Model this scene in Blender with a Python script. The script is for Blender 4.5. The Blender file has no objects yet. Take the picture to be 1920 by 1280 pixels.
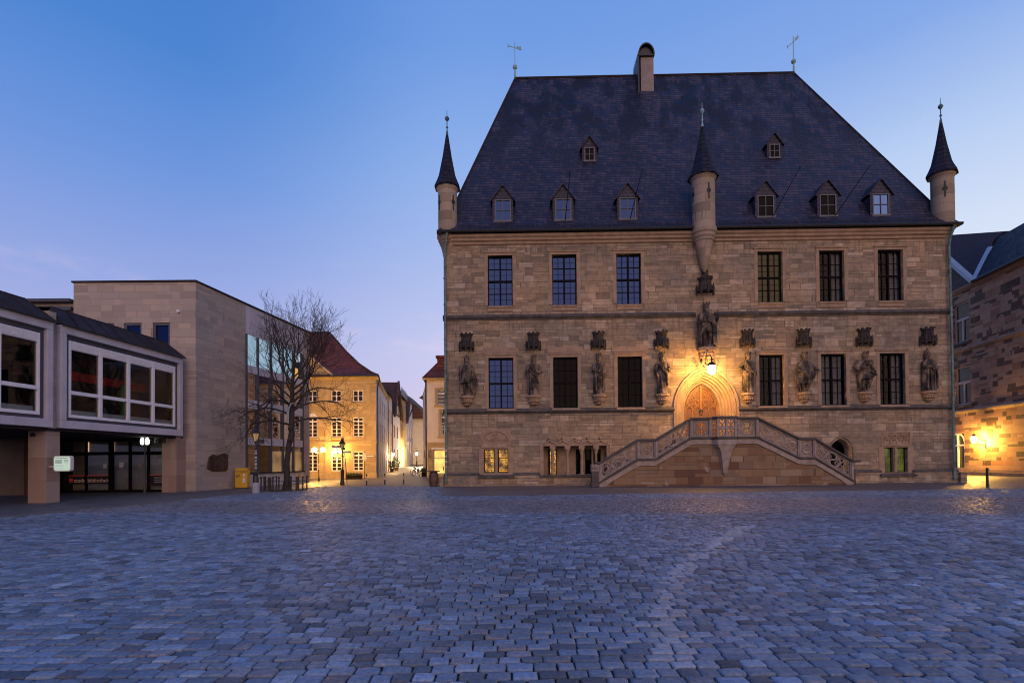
import bpy, bmesh, math, random
import numpy as np
from math import sin, cos, pi, radians, sqrt
from mathutils import Vector, Matrix
SC = bpy.context.scene
COL = SC.collection
random.seed(7)
RNG = np.random.default_rng(11)

# ------------------------------------------------------------------ objects
def tag(o, label=None, cat=None, group=None, kind=None):
    if label: o['label'] = label
    if cat: o['category'] = cat
    if group: o['group'] = group
    if kind: o['kind'] = kind
    return o

def thing(name, label, cat, loc=(0, 0, 0), rz=0.0, group=None):
    o = bpy.data.objects.new(name, None)
    o.empty_display_size = 0.3
    COL.objects.link(o)
    o.location = loc
    o.rotation_euler = (0, 0, rz)
    return tag(o, label, cat, group)

def dup(o, parent=None, loc=None, rz=None, label=None):
    c = o.copy()
    COL.objects.link(c)
    if parent is not None: c.parent = parent
    if loc is not None: c.location = loc
    if rz is not None: c.rotation_euler = (0, 0, rz)
    if label: c['label'] = label
    for ch in list(o.children):
        dup(ch, c)
    return c

class MB:
    """collects faces, then links them as one mesh object"""
    def __init__(s):
        s.v = []; s.f = []; s.m = []; s.cur = 0
    def mat(s, i):
        s.cur = i; return s
    def add(s, vs, fs):
        b = len(s.v)
        s.v += [tuple(p) for p in vs]
        s.f += [tuple(b + i for i in f) for f in fs]
        s.m += [s.cur] * len(fs)
        return s
    def quad(s, a, b, c, d):
        return s.add([a, b, c, d], [(0, 1, 2, 3)])
    def poly(s, pts):
        return s.add(pts, [tuple(range(len(pts)))])
    def box(s, x0, x1, y0, y1, z0, z1):
        return s.add([(x0, y0, z0), (x1, y0, z0), (x1, y1, z0), (x0, y1, z0),
                      (x0, y0, z1), (x1, y0, z1), (x1, y1, z1), (x0, y1, z1)],
                     [(0, 3, 2, 1), (4, 5, 6, 7), (0, 1, 5, 4), (1, 2, 6, 5), (2, 3, 7, 6), (3, 0, 4, 7)])
    def prism(s, poly, axis, d0, d1):
        def P(p, d):
            return {'x': (d, p[0], p[1]), 'y': (p[0], d, p[1]), 'z': (p[0], p[1], d)}[axis]
        n = len(poly)
        vs = [P(p, d0) for p in poly] + [P(p, d1) for p in poly]
        fs = [tuple(range(n)), tuple(range(2 * n - 1, n - 1, -1))]
        fs += [(i, (i + 1) % n, n + (i + 1) % n, n + i) for i in range(n)]
        return s.add(vs, fs)
    def loft(s, rings, cap=True, closed=True):
        n = len(rings[0]); vs = [p for r in rings for p in r]; fs = []
        for k in range(len(rings) - 1):
            for i in range(n if closed else n - 1):
                j = (i + 1) % n
                fs.append((k * n + i, k * n + j, (k + 1) * n + j, (k + 1) * n + i))
        if cap and closed:
            fs.append(tuple(range(n - 1, -1, -1)))
            fs.append(tuple((len(rings) - 1) * n + i for i in range(n)))
        return s.add(vs, fs)
    def lathe(s, prof, cx=0, cy=0, n=16, a0=0.0, sx=1, sy=1, z0=0):
        rings = [[(cx + sx * r * cos(a0 + 2 * pi * i / n), cy + sy * r * sin(a0 + 2 * pi * i / n), z0 + z)
                  for i in range(n)] for r, z in prof]
        return s.loft(rings)
    def sphere(s, c, r, n=10, sz=1.0):
        m = max(4, n // 2 + 1)
        prof = [(max(1e-4, r * sin(pi * k / m)), -r * sz * cos(pi * k / m)) for k in range(m + 1)]
        return s.lathe(prof, c[0], c[1], n, z0=c[2])
    def tube(s, pts, rad, n=6, cap=True):
        pts = [Vector(p) for p in pts]
        if not hasattr(rad, '__len__'): rad = [rad] * len(pts)
        rings = []; ref = None
        for i, p in enumerate(pts):
            t = (pts[min(i + 1, len(pts) - 1)] - pts[max(i - 1, 0)])
            if t.length < 1e-9: t = Vector((0, 0, 1))
            t.normalize()
            if ref is None:
                ref = Vector((0, 0, 1)) if abs(t.z) < .9 else Vector((1, 0, 0))
            a = t.cross(ref)
            if a.length < 1e-6: a = t.cross(Vector((0.3, 1, 0.2)))
            a.normalize(); b = t.cross(a); ref = a.cross(t)
            rings.append([tuple(p + rad[i] * (cos(2 * pi * k / n) * a + sin(2 * pi * k / n) * b)) for k in range(n)])
        return s.loft(rings, cap)
    def bar(s, a, b, w, h):
        """straight square bar from a to b (w across, h up)"""
        a = Vector(a); b = Vector(b); t = (b - a).normalized()
        up = Vector((0, 0, 1)) if abs(t.z) < .95 else Vector((0, 1, 0))
        x = t.cross(up).normalized() * w / 2; y = x.cross(t).normalized() * h / 2
        return s.loft([[tuple(p - x - y), tuple(p + x - y), tuple(p + x + y), tuple(p - x + y)] for p in (a, b)])
    def xf(s, mtx):
        s.v = [tuple(mtx @ Vector(p)) for p in s.v]; return s
    def build(s, name, mats, parent=None, loc=None, rz=None, smooth=None, bev=None, fix=True):
        me = bpy.data.meshes.new(name)
        me.from_pydata(s.v, [], s.f)
        if not isinstance(mats, (list, tuple)): mats = [mats]
        for m in mats: me.materials.append(m)
        if len(mats) > 1: me.polygons.foreach_set('material_index', s.m)
        if fix or smooth is not None:
            bm = bmesh.new(); bm.from_mesh(me)
            if smooth is not None: bmesh.ops.remove_doubles(bm, verts=bm.verts, dist=1e-5)
            if fix: bmesh.ops.recalc_face_normals(bm, faces=bm.faces)
            if smooth is not None:
                lim = radians(smooth)
                for f in bm.faces: f.smooth = True
                for e in bm.edges:
                    if len(e.link_faces) == 2 and e.calc_face_angle(0) > lim: e.smooth = False
            bm.to_mesh(me); bm.free()
        me.update()
        o = bpy.data.objects.new(name, me); COL.objects.link(o)
        if parent is not None: o.parent = parent
        if loc is not None: o.location = loc
        if rz is not None: o.rotation_euler = (0, 0, rz)
        if bev:
            b = o.modifiers.new('Bevel', 'BEVEL'); b.width = bev; b.segments = 2
            b.limit_method = 'ANGLE'; b.angle_limit = radians(40)
        return o

def wall_grid(mb, rects, u0, u1, z0, z1, y=0.0, depth=0.3):
    """wall in the plane y with rectangular openings (u0,u1,z0,z1[,depth]) and their reveals"""
    us = sorted({u0, u1, *[r[0] for r in rects], *[r[1] for r in rects]})
    zs = sorted({z0, z1, *[r[2] for r in rects], *[r[3] for r in rects]})
    us = [u for u in us if u0 - 1e-6 <= u <= u1 + 1e-6]; zs = [z for z in zs if z0 - 1e-6 <= z <= z1 + 1e-6]
    for i in range(len(us) - 1):
        for j in range(len(zs) - 1):
            cu = (us[i] + us[i + 1]) / 2; cz = (zs[j] + zs[j + 1]) / 2
            if any(r[0] < cu < r[1] and r[2] < cz < r[3] for r in rects): continue
            mb.quad((us[i], y, zs[j]), (us[i + 1], y, zs[j]), (us[i + 1], y, zs[j + 1]), (us[i], y, zs[j + 1]))
    for r in rects:
        d = r[4] if len(r) > 4 else depth
        a, b, c, e = r[:4]
        mb.quad((a, y, c), (a, y, e), (a, y + d, e), (a, y + d, c))
        mb.quad((b, y, e), (b, y, c), (b, y + d, c), (b, y + d, e))
        mb.quad((a, y, e), (b, y, e), (b, y + d, e), (a, y + d, e))
        mb.quad((b, y, c), (a, y, c), (a, y + d, c), (b, y + d, c))

def arch_pts(c, a, spring, rise, n=10):
    """pointed (rise>a) or flatter arch outline from left spring to right spring"""
    R = (a * a + rise * rise) / (2 * a)
    pts = []
    th = math.asin(min(1.0, rise / R)) if rise < R else pi / 2
    if a < R: th = math.acos(max(-1, (R - a) / R))
    L = [(c - a + R - R * cos(th * k / n), spring + R * sin(th * k / n)) for k in range(n + 1)]
    L[-1] = (c, spring + rise)
    Rr = [(2 * c - x, z) for x, z in reversed(L[:-1])]
    return L + Rr

# ------------------------------------------------------------------ node helpers
class NT:
    def __init__(s, nt):
        s.nt = nt
    def n(s, typ, **props):
        nd = s.nt.nodes.new(typ)
        for k, v in props.items(): setattr(nd, k, v)
        return nd
    def set(s, sock, val):
        if val is None: return
        if isinstance(val, bpy.types.NodeSocket): s.nt.links.new(val, sock)
        else:
            if sock.type == 'RGBA' and hasattr(val, '__len__') and len(val) == 3: val = (*val, 1)
            sock.default_value = val
    def math(s, op, a, b=None, c=None, clamp=False):
        nd = s.n('ShaderNodeMath', operation=op, use_clamp=clamp)
        for i, x in enumerate((a, b, c)):
            if x is not None: s.set(nd.inputs[i], x)
        return nd.outputs[0]
    def mix(s, f, a, b, blend='MIX'):
        nd = s.n('ShaderNodeMix', data_type='RGBA', blend_type=blend)
        s.set(nd.inputs[0], f); s.set(nd.inputs[6], a); s.set(nd.inputs[7], b)
        return nd.outputs[2]
    def mixf(s, f, a, b):
        nd = s.n('ShaderNodeMix', data_type='FLOAT')
        s.set(nd.inputs[0], f); s.set(nd.inputs[2], a); s.set(nd.inputs[3], b)
        return nd.outputs[0]
    def ramp(s, f, stops, interp='LINEAR'):
        nd = s.n('ShaderNodeValToRGB'); cr = nd.color_ramp; cr.interpolation = interp
        while len(cr.elements) < len(stops): cr.elements.new(.5)
        for e, (p, c) in zip(cr.elements, stops):
            e.position = p
            e.color = (c, c, c, 1) if not hasattr(c, '__len__') else (*c[:3], 1)
        s.set(nd.inputs[0], f)
        return nd.outputs[0]
    def noise(s, vec, scale, detail=3, rough=.55, dim='3D', dist=0.0):
        nd = s.n('ShaderNodeTexNoise', noise_dimensions=dim)
        if dim == '1D':
            s.set(nd.inputs['W'], vec)
        else: s.set(nd.inputs['Vector'], vec)
        nd.inputs['Scale'].default_value = scale; nd.inputs['Detail'].default_value = detail
        nd.inputs['Roughness'].default_value = rough; nd.inputs['Distortion'].default_value = dist
        return nd.outputs['Fac']
    def white(s, vec, dim='3D'):
        nd = s.n('ShaderNodeTexWhiteNoise', noise_dimensions=dim)
        if dim == '1D': s.set(nd.inputs['W'], vec)
        else: s.set(nd.inputs['Vector'], vec)
        return nd.outputs['Value']
    def vec(s, x, y, z=0.0):
        nd = s.n('ShaderNodeCombineXYZ')
        for i, q in enumerate((x, y, z)): s.set(nd.inputs[i], q)
        return nd.outputs[0]
    def sep(s, v):
        nd = s.n('ShaderNodeSeparateXYZ'); s.set(nd.inputs[0], v); return nd.outputs
    def coord(s, which='Object'):
        return s.n('ShaderNodeTexCoord').outputs[which]
    def scale(s, v, k):
        nd = s.n('ShaderNodeVectorMath', operation='MULTIPLY'); s.set(nd.inputs[0], v); s.set(nd.inputs[1], k)
        return nd.outputs[0]
    def bump(s, h, strength=.4, dist=.02, normal=None):
        nd = s.n('ShaderNodeBump'); nd.inputs['Strength'].default_value = strength
        nd.inputs['Distance'].default_value = dist; s.set(nd.inputs['Height'], h)
        if normal is not None: s.set(nd.inputs['Normal'], normal)
        return nd.outputs[0]
    def smooth(s, x, a, b):
        nd = s.n('ShaderNodeMapRange', interpolation_type='SMOOTHSTEP')
        s.set(nd.inputs[0], x); s.set(nd.inputs[1], a); s.set(nd.inputs[2], b)
        return nd.outputs[0]

def new_mat(name):
    m = bpy.data.materials.new(name); m.use_nodes = True
    m.node_tree.nodes.clear()
    t = NT(m.node_tree)
    out = t.n('ShaderNodeOutputMaterial')
    b = t.n('ShaderNodeBsdfPrincipled')
    m.node_tree.links.new(b.outputs[0], out.inputs[0])
    return m, t, b, out

def masonry_nodes(t, h, W, vec=None, split=.62, warp=.3):
    """irregular coursed stone: returns (tint, tint2, joint mask 0=joint 1=stone, per-stone id vector)"""
    p = t.sep(vec if vec is not None else t.coord())
    u = t.math('ADD', p[0], p[1]); z = p[2]
    zz = t.math('ADD', t.math('DIVIDE', z, h), t.math('MULTIPLY', t.noise(z, .9, 1, dim='1D'), warp * 4))
    row = t.math('FLOOR', zz); fz = t.math('FRACT', zz)
    rn = t.white(row, '1D')
    w = t.math('MULTIPLY', t.math('MULTIPLY_ADD', rn, .7, .6), W)
    un = t.noise(t.vec(u, t.math('MULTIPLY', row, 7.3)), .9, 1, dim='2D')
    uu = t.math('ADD', t.math('ADD', t.math('DIVIDE', u, w), t.math('MULTIPLY', rn, 37)), t.math('MULTIPLY', un, 1.6))
    col = t.math('FLOOR', uu); fu = t.math('FRACT', uu)
    sp = t.math('GREATER_THAN', t.white(t.vec(row, col, .5)), split)
    two = t.math('MULTIPLY', fz, 2)
    half = t.math('MULTIPLY', t.math('FLOOR', two), sp)
    fz2 = t.mixf(sp, fz, t.math('FRACT', two))
    hh = t.mixf(sp, h, h / 2)
    idv = t.vec(t.math('ADD', row, t.math('MULTIPLY', half, .37)), col, sp)
    tint = t.white(idv); tint2 = t.white(t.scale(idv, (1.7, 2.3, 3.1)))
    du = t.math('MULTIPLY', t.math('MINIMUM', fu, t.math('SUBTRACT', 1, fu)), w)
    dz = t.math('MULTIPLY', t.math('MINIMUM', fz2, t.math('SUBTRACT', 1, fz2)), hh)
    d = t.math('MINIMUM', du, dz)
    return tint, tint2, d, idv

def masonry(name, stops, h=.42, W=.75, joint=(.20, .17, .15), jw=.016, split=.62, rough=.85, stain=.35,
            stain_col=(.09, .08, .075), bump=.5, black=0.0, warp=.3, grain=.22, white=0.0, regional=False):
    m, t, b, o = new_mat(name)
    co = t.coord()
    tint, tint2, d, idv = masonry_nodes(t, h, W, None, split, warp)
    base = t.ramp(tint, stops)
    n1 = t.noise(co, 9, 5, .65); n2 = t.noise(co, .35, 4, .6)
    base = t.mix(t.math('MULTIPLY', n1, grain * 2), base, t.mix(1, base, (.55, .52, .5), 'MULTIPLY'))
    if regional:
        rg = t.noise(co, .22, 4, .6); r2 = t.noise(t.scale(co, (1, 1, 1.6)), 2.6, 4, .65)
        base = t.mix(1, base, t.ramp(rg, [(.36, (.74, .76, .80)), (.52, (1.0, .98, .94)), (.68, (1.16, 1.04, .90))]), 'MULTIPLY')
        base = t.mix(1, base, t.ramp(r2, [(.34, (.70, .70, .71)), (.5, (1, 1, 1)), (.68, (1.18, 1.14, 1.08))]), 'MULTIPLY')
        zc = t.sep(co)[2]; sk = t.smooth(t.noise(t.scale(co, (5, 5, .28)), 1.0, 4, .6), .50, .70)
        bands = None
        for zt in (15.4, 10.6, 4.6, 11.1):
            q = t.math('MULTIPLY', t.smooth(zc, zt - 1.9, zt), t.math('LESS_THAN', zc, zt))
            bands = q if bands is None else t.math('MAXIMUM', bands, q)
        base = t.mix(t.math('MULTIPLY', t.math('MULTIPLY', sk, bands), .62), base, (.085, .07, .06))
    if black:
        bl = t.math('MULTIPLY', t.math('GREATER_THAN', t.math('ADD', tint2, t.math('MULTIPLY', t.noise(co, .6, 3), .5)), 1.35 - black),
                    t.smooth(t.noise(co, 2.2, 4, .6), .26, .42))
        base = t.mix(t.math('MULTIPLY', bl, .78), base, (.045, .034, .030))
    if white:
        wh = t.math('MULTIPLY', t.smooth(t.noise(co, 1.3, 5, .6), .60, .68), t.smooth(t.sep(co)[2], 2.6, .2))
        base = t.mix(t.math('MULTIPLY', wh, white), base, (.45, .40, .37))
    st = t.smooth(t.noise(t.scale(co, (1, 1, .45)), .8, 5, .62), .48, .72)
    base = t.mix(t.math('MULTIPLY', st, stain), base, stain_col)
    mask = t.smooth(t.math('ADD', d, t.math('MULTIPLY_ADD', n1, .016, -.008)), jw * .35, jw)
    base = t.mix(mask, joint, base)
    t.set(b.inputs['Base Color'], base)
    t.set(b.inputs['Roughness'], rough)
    b.inputs['Specular IOR Level'].default_value = .25
    hgt = t.math('ADD', t.math('MULTIPLY', mask, .9), t.math('ADD', t.math('MULTIPLY', n1, .8), t.math('MULTIPLY', tint2, .5)))
    t.set(b.inputs['Normal'], t.bump(hgt, bump, .03))
    return m

def simple(name, col, rough=.6, metal=0.0, var=.25, scale=4.0, bump=.1, spec=.5, stain=0.0, stain_col=(.05, .05, .05), sscale=.9):
    m, t, b, o = new_mat(name)
    co = t.coord(); n = t.noise(co, scale, 5, .6)
    dark = tuple(c * (1 - var * 1.4) for c in col); lite = tuple(min(1, c * (1 + var)) for c in col)
    base = t.ramp(n, [(.3, dark), (.7, lite)])
    if stain:
        st = t.smooth(t.noise(t.scale(co, (1, 1, .35)), sscale, 5, .65), .47, .7)
        base = t.mix(t.math('MULTIPLY', st, stain), base, stain_col)
    t.set(b.inputs['Base Color'], base)
    b.inputs['Metallic'].default_value = metal
    t.set(b.inputs['Roughness'], t.math('MULTIPLY_ADD', t.noise(co, scale * 2.3, 3), .25, rough - .12))
    b.inputs['Specular IOR Level'].default_value = spec
    if bump: t.set(b.inputs['Normal'], t.bump(t.noise(co, scale * 5, 4), bump, .01))
    return m

def emit(name, col, strength, var=0.0, scale=3.0):
    m, t, b, o = new_mat(name)
    b.inputs['Base Color'].default_value = (*[c * .5 for c in col], 1)
    if var:
        n = t.noise(t.coord(), scale, 3)
        t.set(b.inputs['Emission Color'], t.ramp(n, [(.3, tuple(c * (1 - var) for c in col)), (.7, col)]))
    else: b.inputs['Emission Color'].default_value = (*col, 1)
    b.inputs['Emission Strength'].default_value = strength
    b.inputs['Roughness'].default_value = .3
    return m

def glass_dark(name, refl=.18, col=(.006, .007, .010), tilt=.05, cell=(.33, .4), body=None, gcol=(.9, .93, 1), spec=.3):
    """old window glass seen from outside in the evening: dark room behind a wavy mirror"""
    m, t, b, o = new_mat(name)
    p = t.sep(t.coord())
    u = t.math('ADD', p[0], p[1])
    idv = t.vec(t.math('FLOOR', t.math('DIVIDE', u, cell[0])), t.math('FLOOR', t.math('DIVIDE', p[2], cell[1])), 3.3)
    wn = t.n('ShaderNodeTexWhiteNoise', noise_dimensions='3D'); t.set(wn.inputs['Vector'], idv)
    off = t.n('ShaderNodeVectorMath', operation='MULTIPLY_ADD')
    t.set(off.inputs[0], wn.outputs['Color']); off.inputs[1].default_value = (tilt, tilt, tilt)
    off.inputs[2].default_value = (-tilt / 2,) * 3
    g = t.n('ShaderNodeNewGeometry')
    add = t.n('ShaderNodeVectorMath', operation='ADD'); t.set(add.inputs[0], g.outputs['Normal']); t.set(add.inputs[1], off.outputs[0])
    nor = t.n('ShaderNodeVectorMath', operation='NORMALIZE'); t.set(nor.inputs[0], add.outputs[0])
    bn = t.bump(t.noise(t.coord(), 2.0, 2), .06, .05, nor.outputs[0])
    t.set(b.inputs['Base Color'], body if body is not None else col)
    b.inputs['Roughness'].default_value = .04; b.inputs['Specular IOR Level'].default_value = spec
    t.set(b.inputs['Normal'], bn)
    gl = t.n('ShaderNodeBsdfGlossy'); gl.inputs['Roughness'].default_value = .03
    gl.inputs['Color'].default_value = (*gcol, 1); t.set(gl.inputs['Normal'], bn)
    ms = t.n('ShaderNodeMixShader'); ms.inputs[0].default_value = refl
    t.nt.links.new(b.outputs[0], ms.inputs[1]); t.nt.links.new(gl.outputs[0], ms.inputs[2])
    t.nt.links.new(ms.outputs[0], o.inputs[0])
    return m

def glass_clear(name, refl=.12, tint=(.8, .85, .85), k=1.2):
    m, t, b, o = new_mat(name)
    t.nt.nodes.remove(b)
    tr = t.n('ShaderNodeBsdfTransparent'); tr.inputs[0].default_value = (*tint, 1)
    gl = t.n('ShaderNodeBsdfGlossy'); gl.inputs['Roughness'].default_value = .02
    fr = t.n('ShaderNodeFresnel'); fr.inputs[0].default_value = 1.5
    f = t.math('ADD', t.math('MULTIPLY', fr.outputs[0], k), refl * .5, clamp=True)
    ms = t.n('ShaderNodeMixShader'); t.set(ms.inputs[0], f)
    t.nt.links.new(tr.outputs[0], ms.inputs[1]); t.nt.links.new(gl.outputs[0], ms.inputs[2])
    t.nt.links.new(ms.outputs[0], o.inputs[0])
    return m

def stained(name, cols, strength, cell=(.085, .11), lead=.010):
    """leaded glass lit from inside: small panes of several tints"""
    m, t, b, o = new_mat(name)
    p = t.sep(t.coord()); u = t.math('DIVIDE', t.math('ADD', p[0], p[1]), cell[0]); z = t.math('DIVIDE', p[2], cell[1])
    idv = t.vec(t.math('FLOOR', u), t.math('FLOOR', z), 1.1)
    c = t.ramp(t.white(idv), cols, 'CONSTANT')
    big = t.noise(t.vec(u, z), .22, 3)
    fu = t.math('FRACT', u); fz = t.math('FRACT', z)
    du = t.math('MULTIPLY', t.math('MINIMUM', fu, t.math('SUBTRACT', 1, fu)), cell[0])
    dz = t.math('MULTIPLY', t.math('MINIMUM', fz, t.math('SUBTRACT', 1, fz)), cell[1])
    k = t.math('GREATER_THAN', t.math('MINIMUM', du, dz), lead)
    b.inputs['Base Color'].default_value = (.02, .02, .02, 1); b.inputs['Roughness'].default_value = .2
    t.set(b.inputs['Emission Color'], c)
    t.set(b.inputs['Emission Strength'], t.math('MULTIPLY', t.math('MULTIPLY', k, strength), t.smooth(big, .25, .75)))
    return m
# ------------------------------------------------------------------ materials
MT = {}
MT['th_stone'] = masonry('town_hall_sandstone', [(.0, (.235, .19, .148)), (.10, (.275, .22, .168)), (.3, (.33, .26, .19)), (.55, (.37, .292, .213)), (.78, (.41, .325, .242)), (.92, (.51, .415, .33)), (.97, (.44, .36, .29)), (1, (.26, .225, .195))],
                         h=.39, W=.82, joint=(.15, .12, .095), jw=.015, split=.58, regional=True, stain=.30, stain_col=(.15, .125, .11))
MT['th_trim'] = simple('town_hall_trim_stone', (.345, .245, .175), .8, var=.18, scale=2.2, bump=.25, spec=.25, stain=.35, stain_col=(.17, .13, .11))
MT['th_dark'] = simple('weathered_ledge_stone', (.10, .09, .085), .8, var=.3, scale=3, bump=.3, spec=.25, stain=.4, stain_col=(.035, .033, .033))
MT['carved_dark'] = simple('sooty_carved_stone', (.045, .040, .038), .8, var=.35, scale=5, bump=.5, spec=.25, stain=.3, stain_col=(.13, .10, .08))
MT['statue'] = simple('statue_stone', (.235, .185, .155), .8, var=.3, scale=3.5, bump=.4, spec=.2, stain=.93, stain_col=(.020, .019, .020), sscale=1.7)
MT['stair_stone'] = masonry('staircase_rubble_stone', [(0, (.15, .08, .05)), (.3, (.245, .145, .085)), (.55, (.305, .20, .115)), (.8, (.23, .16, .11)), (1, (.38, .28, .19))],
                            h=.42, W=1.0, joint=(.10, .075, .06), jw=.012, split=.75, stain=.35, stain_col=(.10, .055, .04), white=.75)
MT['tracery'] = simple('balustrade_stone', (.33, .27, .24), .75, var=.22, scale=3, bump=.3, spec=.3, stain=.4, stain_col=(.13, .105, .095))
MT['rail'] = simple('worn_handrail_stone', (.07, .06, .058), .7, var=.3, scale=3, bump=.3)
MT['lib_stone'] = masonry('library_sandstone', [(0, (.36, .315, .285)), (.3, (.43, .37, .325)), (.6, (.47, .40, .35)), (.85, (.52, .435, .37)), (1, (.42, .38, .36))],
                          h=.36, W=.9, joint=(.26, .21, .18), jw=.008, split=.8, stain=.5, stain_col=(.35, .305, .28), bump=.3)
MT['pillar'] = masonry('red_sandstone_slabs', [(0, (.35, .24, .19)), (.5, (.42, .30, .245)), (1, (.48, .36, .30))], h=.95, W=4.0, joint=(.2, .13, .1), jw=.01, split=2, stain=.4, stain_col=(.28, .16, .115), bump=.25, warp=.02)
MT['right_stone'] = masonry('church_sandstone', [(0, (.33, .17, .10)), (.4, (.44, .255, .155)), (.75, (.51, .32, .20)), (1, (.39, .27, .18))],
                            h=.37, W=.92, joint=(.22, .16, .12), jw=.01, split=.85, stain=.25, black=.34, bump=.4)
MT['ochre'] = masonry('ochre_sandstone', [(0, (.44, .31, .15)), (.4, (.53, .385, .195)), (.8, (.57, .42, .22)), (1, (.61, .48, .28))],
                      h=.5, W=1.1, joint=(.33, .25, .15), jw=.01, split=.9, stain=.3, stain_col=(.25, .19, .12), bump=.3)
MT['ochre_trim'] = simple('ochre_trim', (.51, .37, .185), .8, var=.15, scale=3, bump=.2, stain=.3, stain_col=(.24, .18, .12))
MT['plaster_white'] = simple('white_render', (.80, .78, .77), .85, var=.06, scale=1.5, bump=.15, spec=.2, stain=.15, stain_col=(.45, .41, .36))
MT['plaster_cream'] = simple('cream_render', (.76, .67, .59), .85, var=.07, scale=1.5, bump=.15, spec=.2, stain=.12, stain_col=(.48, .4, .33))
MT['beam'] = simple('timber_beam', (.10, .05, .032), .7, var=.3, scale=6, bump=.3)
MT['white_paint'] = simple('white_painted_frame', (.84, .82, .83), .45, var=.06, scale=6, bump=.03)
MT['lavender'] = simple('pale_grey_cladding', (.54, .51, .56), .55, var=.08, scale=1.2, bump=.05, stain=.25, stain_col=(.22, .2, .22))
MT['black_metal'] = simple('black_painted_iron', (.018, .018, .020), .42, var=.3, scale=8, bump=.1)
MT['dark_frame'] = simple('dark_window_frame', (.007, .0065, .008), .6, var=.2, scale=6, bump=.05, spec=.06)
MT['zinc'] = simple('dark_zinc_sheet', (.036, .029, .036), .75, metal=.0, var=.25, scale=1.4, bump=.12, spec=.15, stain=.3, stain_col=(.03, .03, .036))
MT['concrete'] = simple('pale_concrete', (.68, .64, .66), .7, var=.10, scale=1.6, bump=.15, stain=.3, stain_col=(.28, .26, .27))
MT['blue_steel'] = simple('slate_blue_steel', (.06, .068, .10), .4, metal=.1, var=.15, scale=3, bump=.05)
MT['copper'] = simple('verdigris_copper', (.12, .22, .225), .55, metal=.15, var=.35, scale=5, bump=.15, stain=.5, stain_col=(.02, .028, .032), sscale=2.5)
MT['copper_light'] = simple('pale_verdigris', (.30, .48, .50), .55, var=.25, scale=7, bump=.1)
MT['copper_flash'] = simple('pale_lead_flashing', (.27, .34, .42), .4, metal=.1, var=.15, scale=3, bump=.05)
MT['gutter'] = simple('dark_gutter', (.022, .024, .028), .45, metal=.2, var=.25, scale=4, bump=.05)
MT['iron_bars'] = simple('iron_bars', (.03, .03, .034), .5, var=.2, scale=8, bump=0)
MT['dark_room'] = simple('dim_interior', (.035, .03, .026), .8, var=.4, scale=1.1, bump=0)
MT['void'] = simple('unlit_interior', (.012, .011, .011), .9, var=.3, scale=1, bump=0)
MT['brown_wall'] = simple('brown_passage_wall', (.16, .10, .06), .7, var=.2, scale=.9, bump=.1)
MT['red_strip'] = simple('red_painted_strip', (.80, .03, .035), .5, var=.1, bump=0)
MT['green_paint'] = simple('green_painted_pole', (.10, .32, .03), .5, var=.1, bump=0)
MT['yellow_paint'] = simple('yellow_painted_sheet', (.62, .36, .02), .4, var=.08, scale=3, bump=.02, stain=.15, stain_col=(.4, .22, .02))
MT['black_ink'] = simple('black_ink', (.01, .01, .01), .6, var=0, bump=0)
MT['white_card'] = simple('white_label', (.7, .68, .66), .6, var=.05, bump=0)
MT['sign_grey'] = simple('grey_sign_sheet', (.30, .33, .38), .5, var=.1, bump=0)
MT['bronze'] = simple('weathered_bronze', (.085, .045, .035), .55, metal=.25, var=.35, scale=6, bump=.6, stain=.4, stain_col=(.03, .022, .02))
MT['barrel'] = simple('oak_staves', (.11, .055, .03), .55, var=.35, scale=5, bump=.3)
MT['bark'] = simple('dark_bark', (.038, .030, .026), .85, var=.4, scale=8, bump=.7)
MT['soil'] = simple('tree_pit_soil', (.035, .03, .018), .95, var=.4, scale=9, bump=.8, stain=.4, stain_col=(.03, .05, .01))
MT['leaf'] = simple('evergreen_leaf', (.035, .06, .02), .6, var=.4, scale=9, bump=0)
MT['curtain'] = simple('pale_curtain', (.50, .46, .50), .8, var=.15, scale=2, bump=.1)
MT['rubber'] = simple('tyre_rubber', (.02, .02, .02), .7, var=.1, bump=0)
MT['bike_paint'] = simple('bicycle_paint', (.12, .08, .06), .4, var=.2, bump=0)
MT['poster'] = simple('sticker_paper', (.5, .5, .5), .6, var=.5, scale=30, bump=0)
MT['reflect_red'] = simple('red_band', (.5, .03, .03), .4, var=.05, bump=0)

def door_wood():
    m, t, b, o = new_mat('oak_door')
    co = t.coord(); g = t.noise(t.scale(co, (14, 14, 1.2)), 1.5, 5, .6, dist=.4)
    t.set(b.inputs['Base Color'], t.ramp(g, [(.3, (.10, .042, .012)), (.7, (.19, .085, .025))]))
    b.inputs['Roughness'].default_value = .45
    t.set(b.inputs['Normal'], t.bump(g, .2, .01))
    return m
MT['door'] = door_wood()  # kept darker than the tracery: shade of the gaps put into the colour
MT['door_light'] = simple('oak_door_lighter', (.26, .115, .032), .5, var=.25, scale=7, bump=.2)  # lighter copy of the same oak, for the raised tracery

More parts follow.
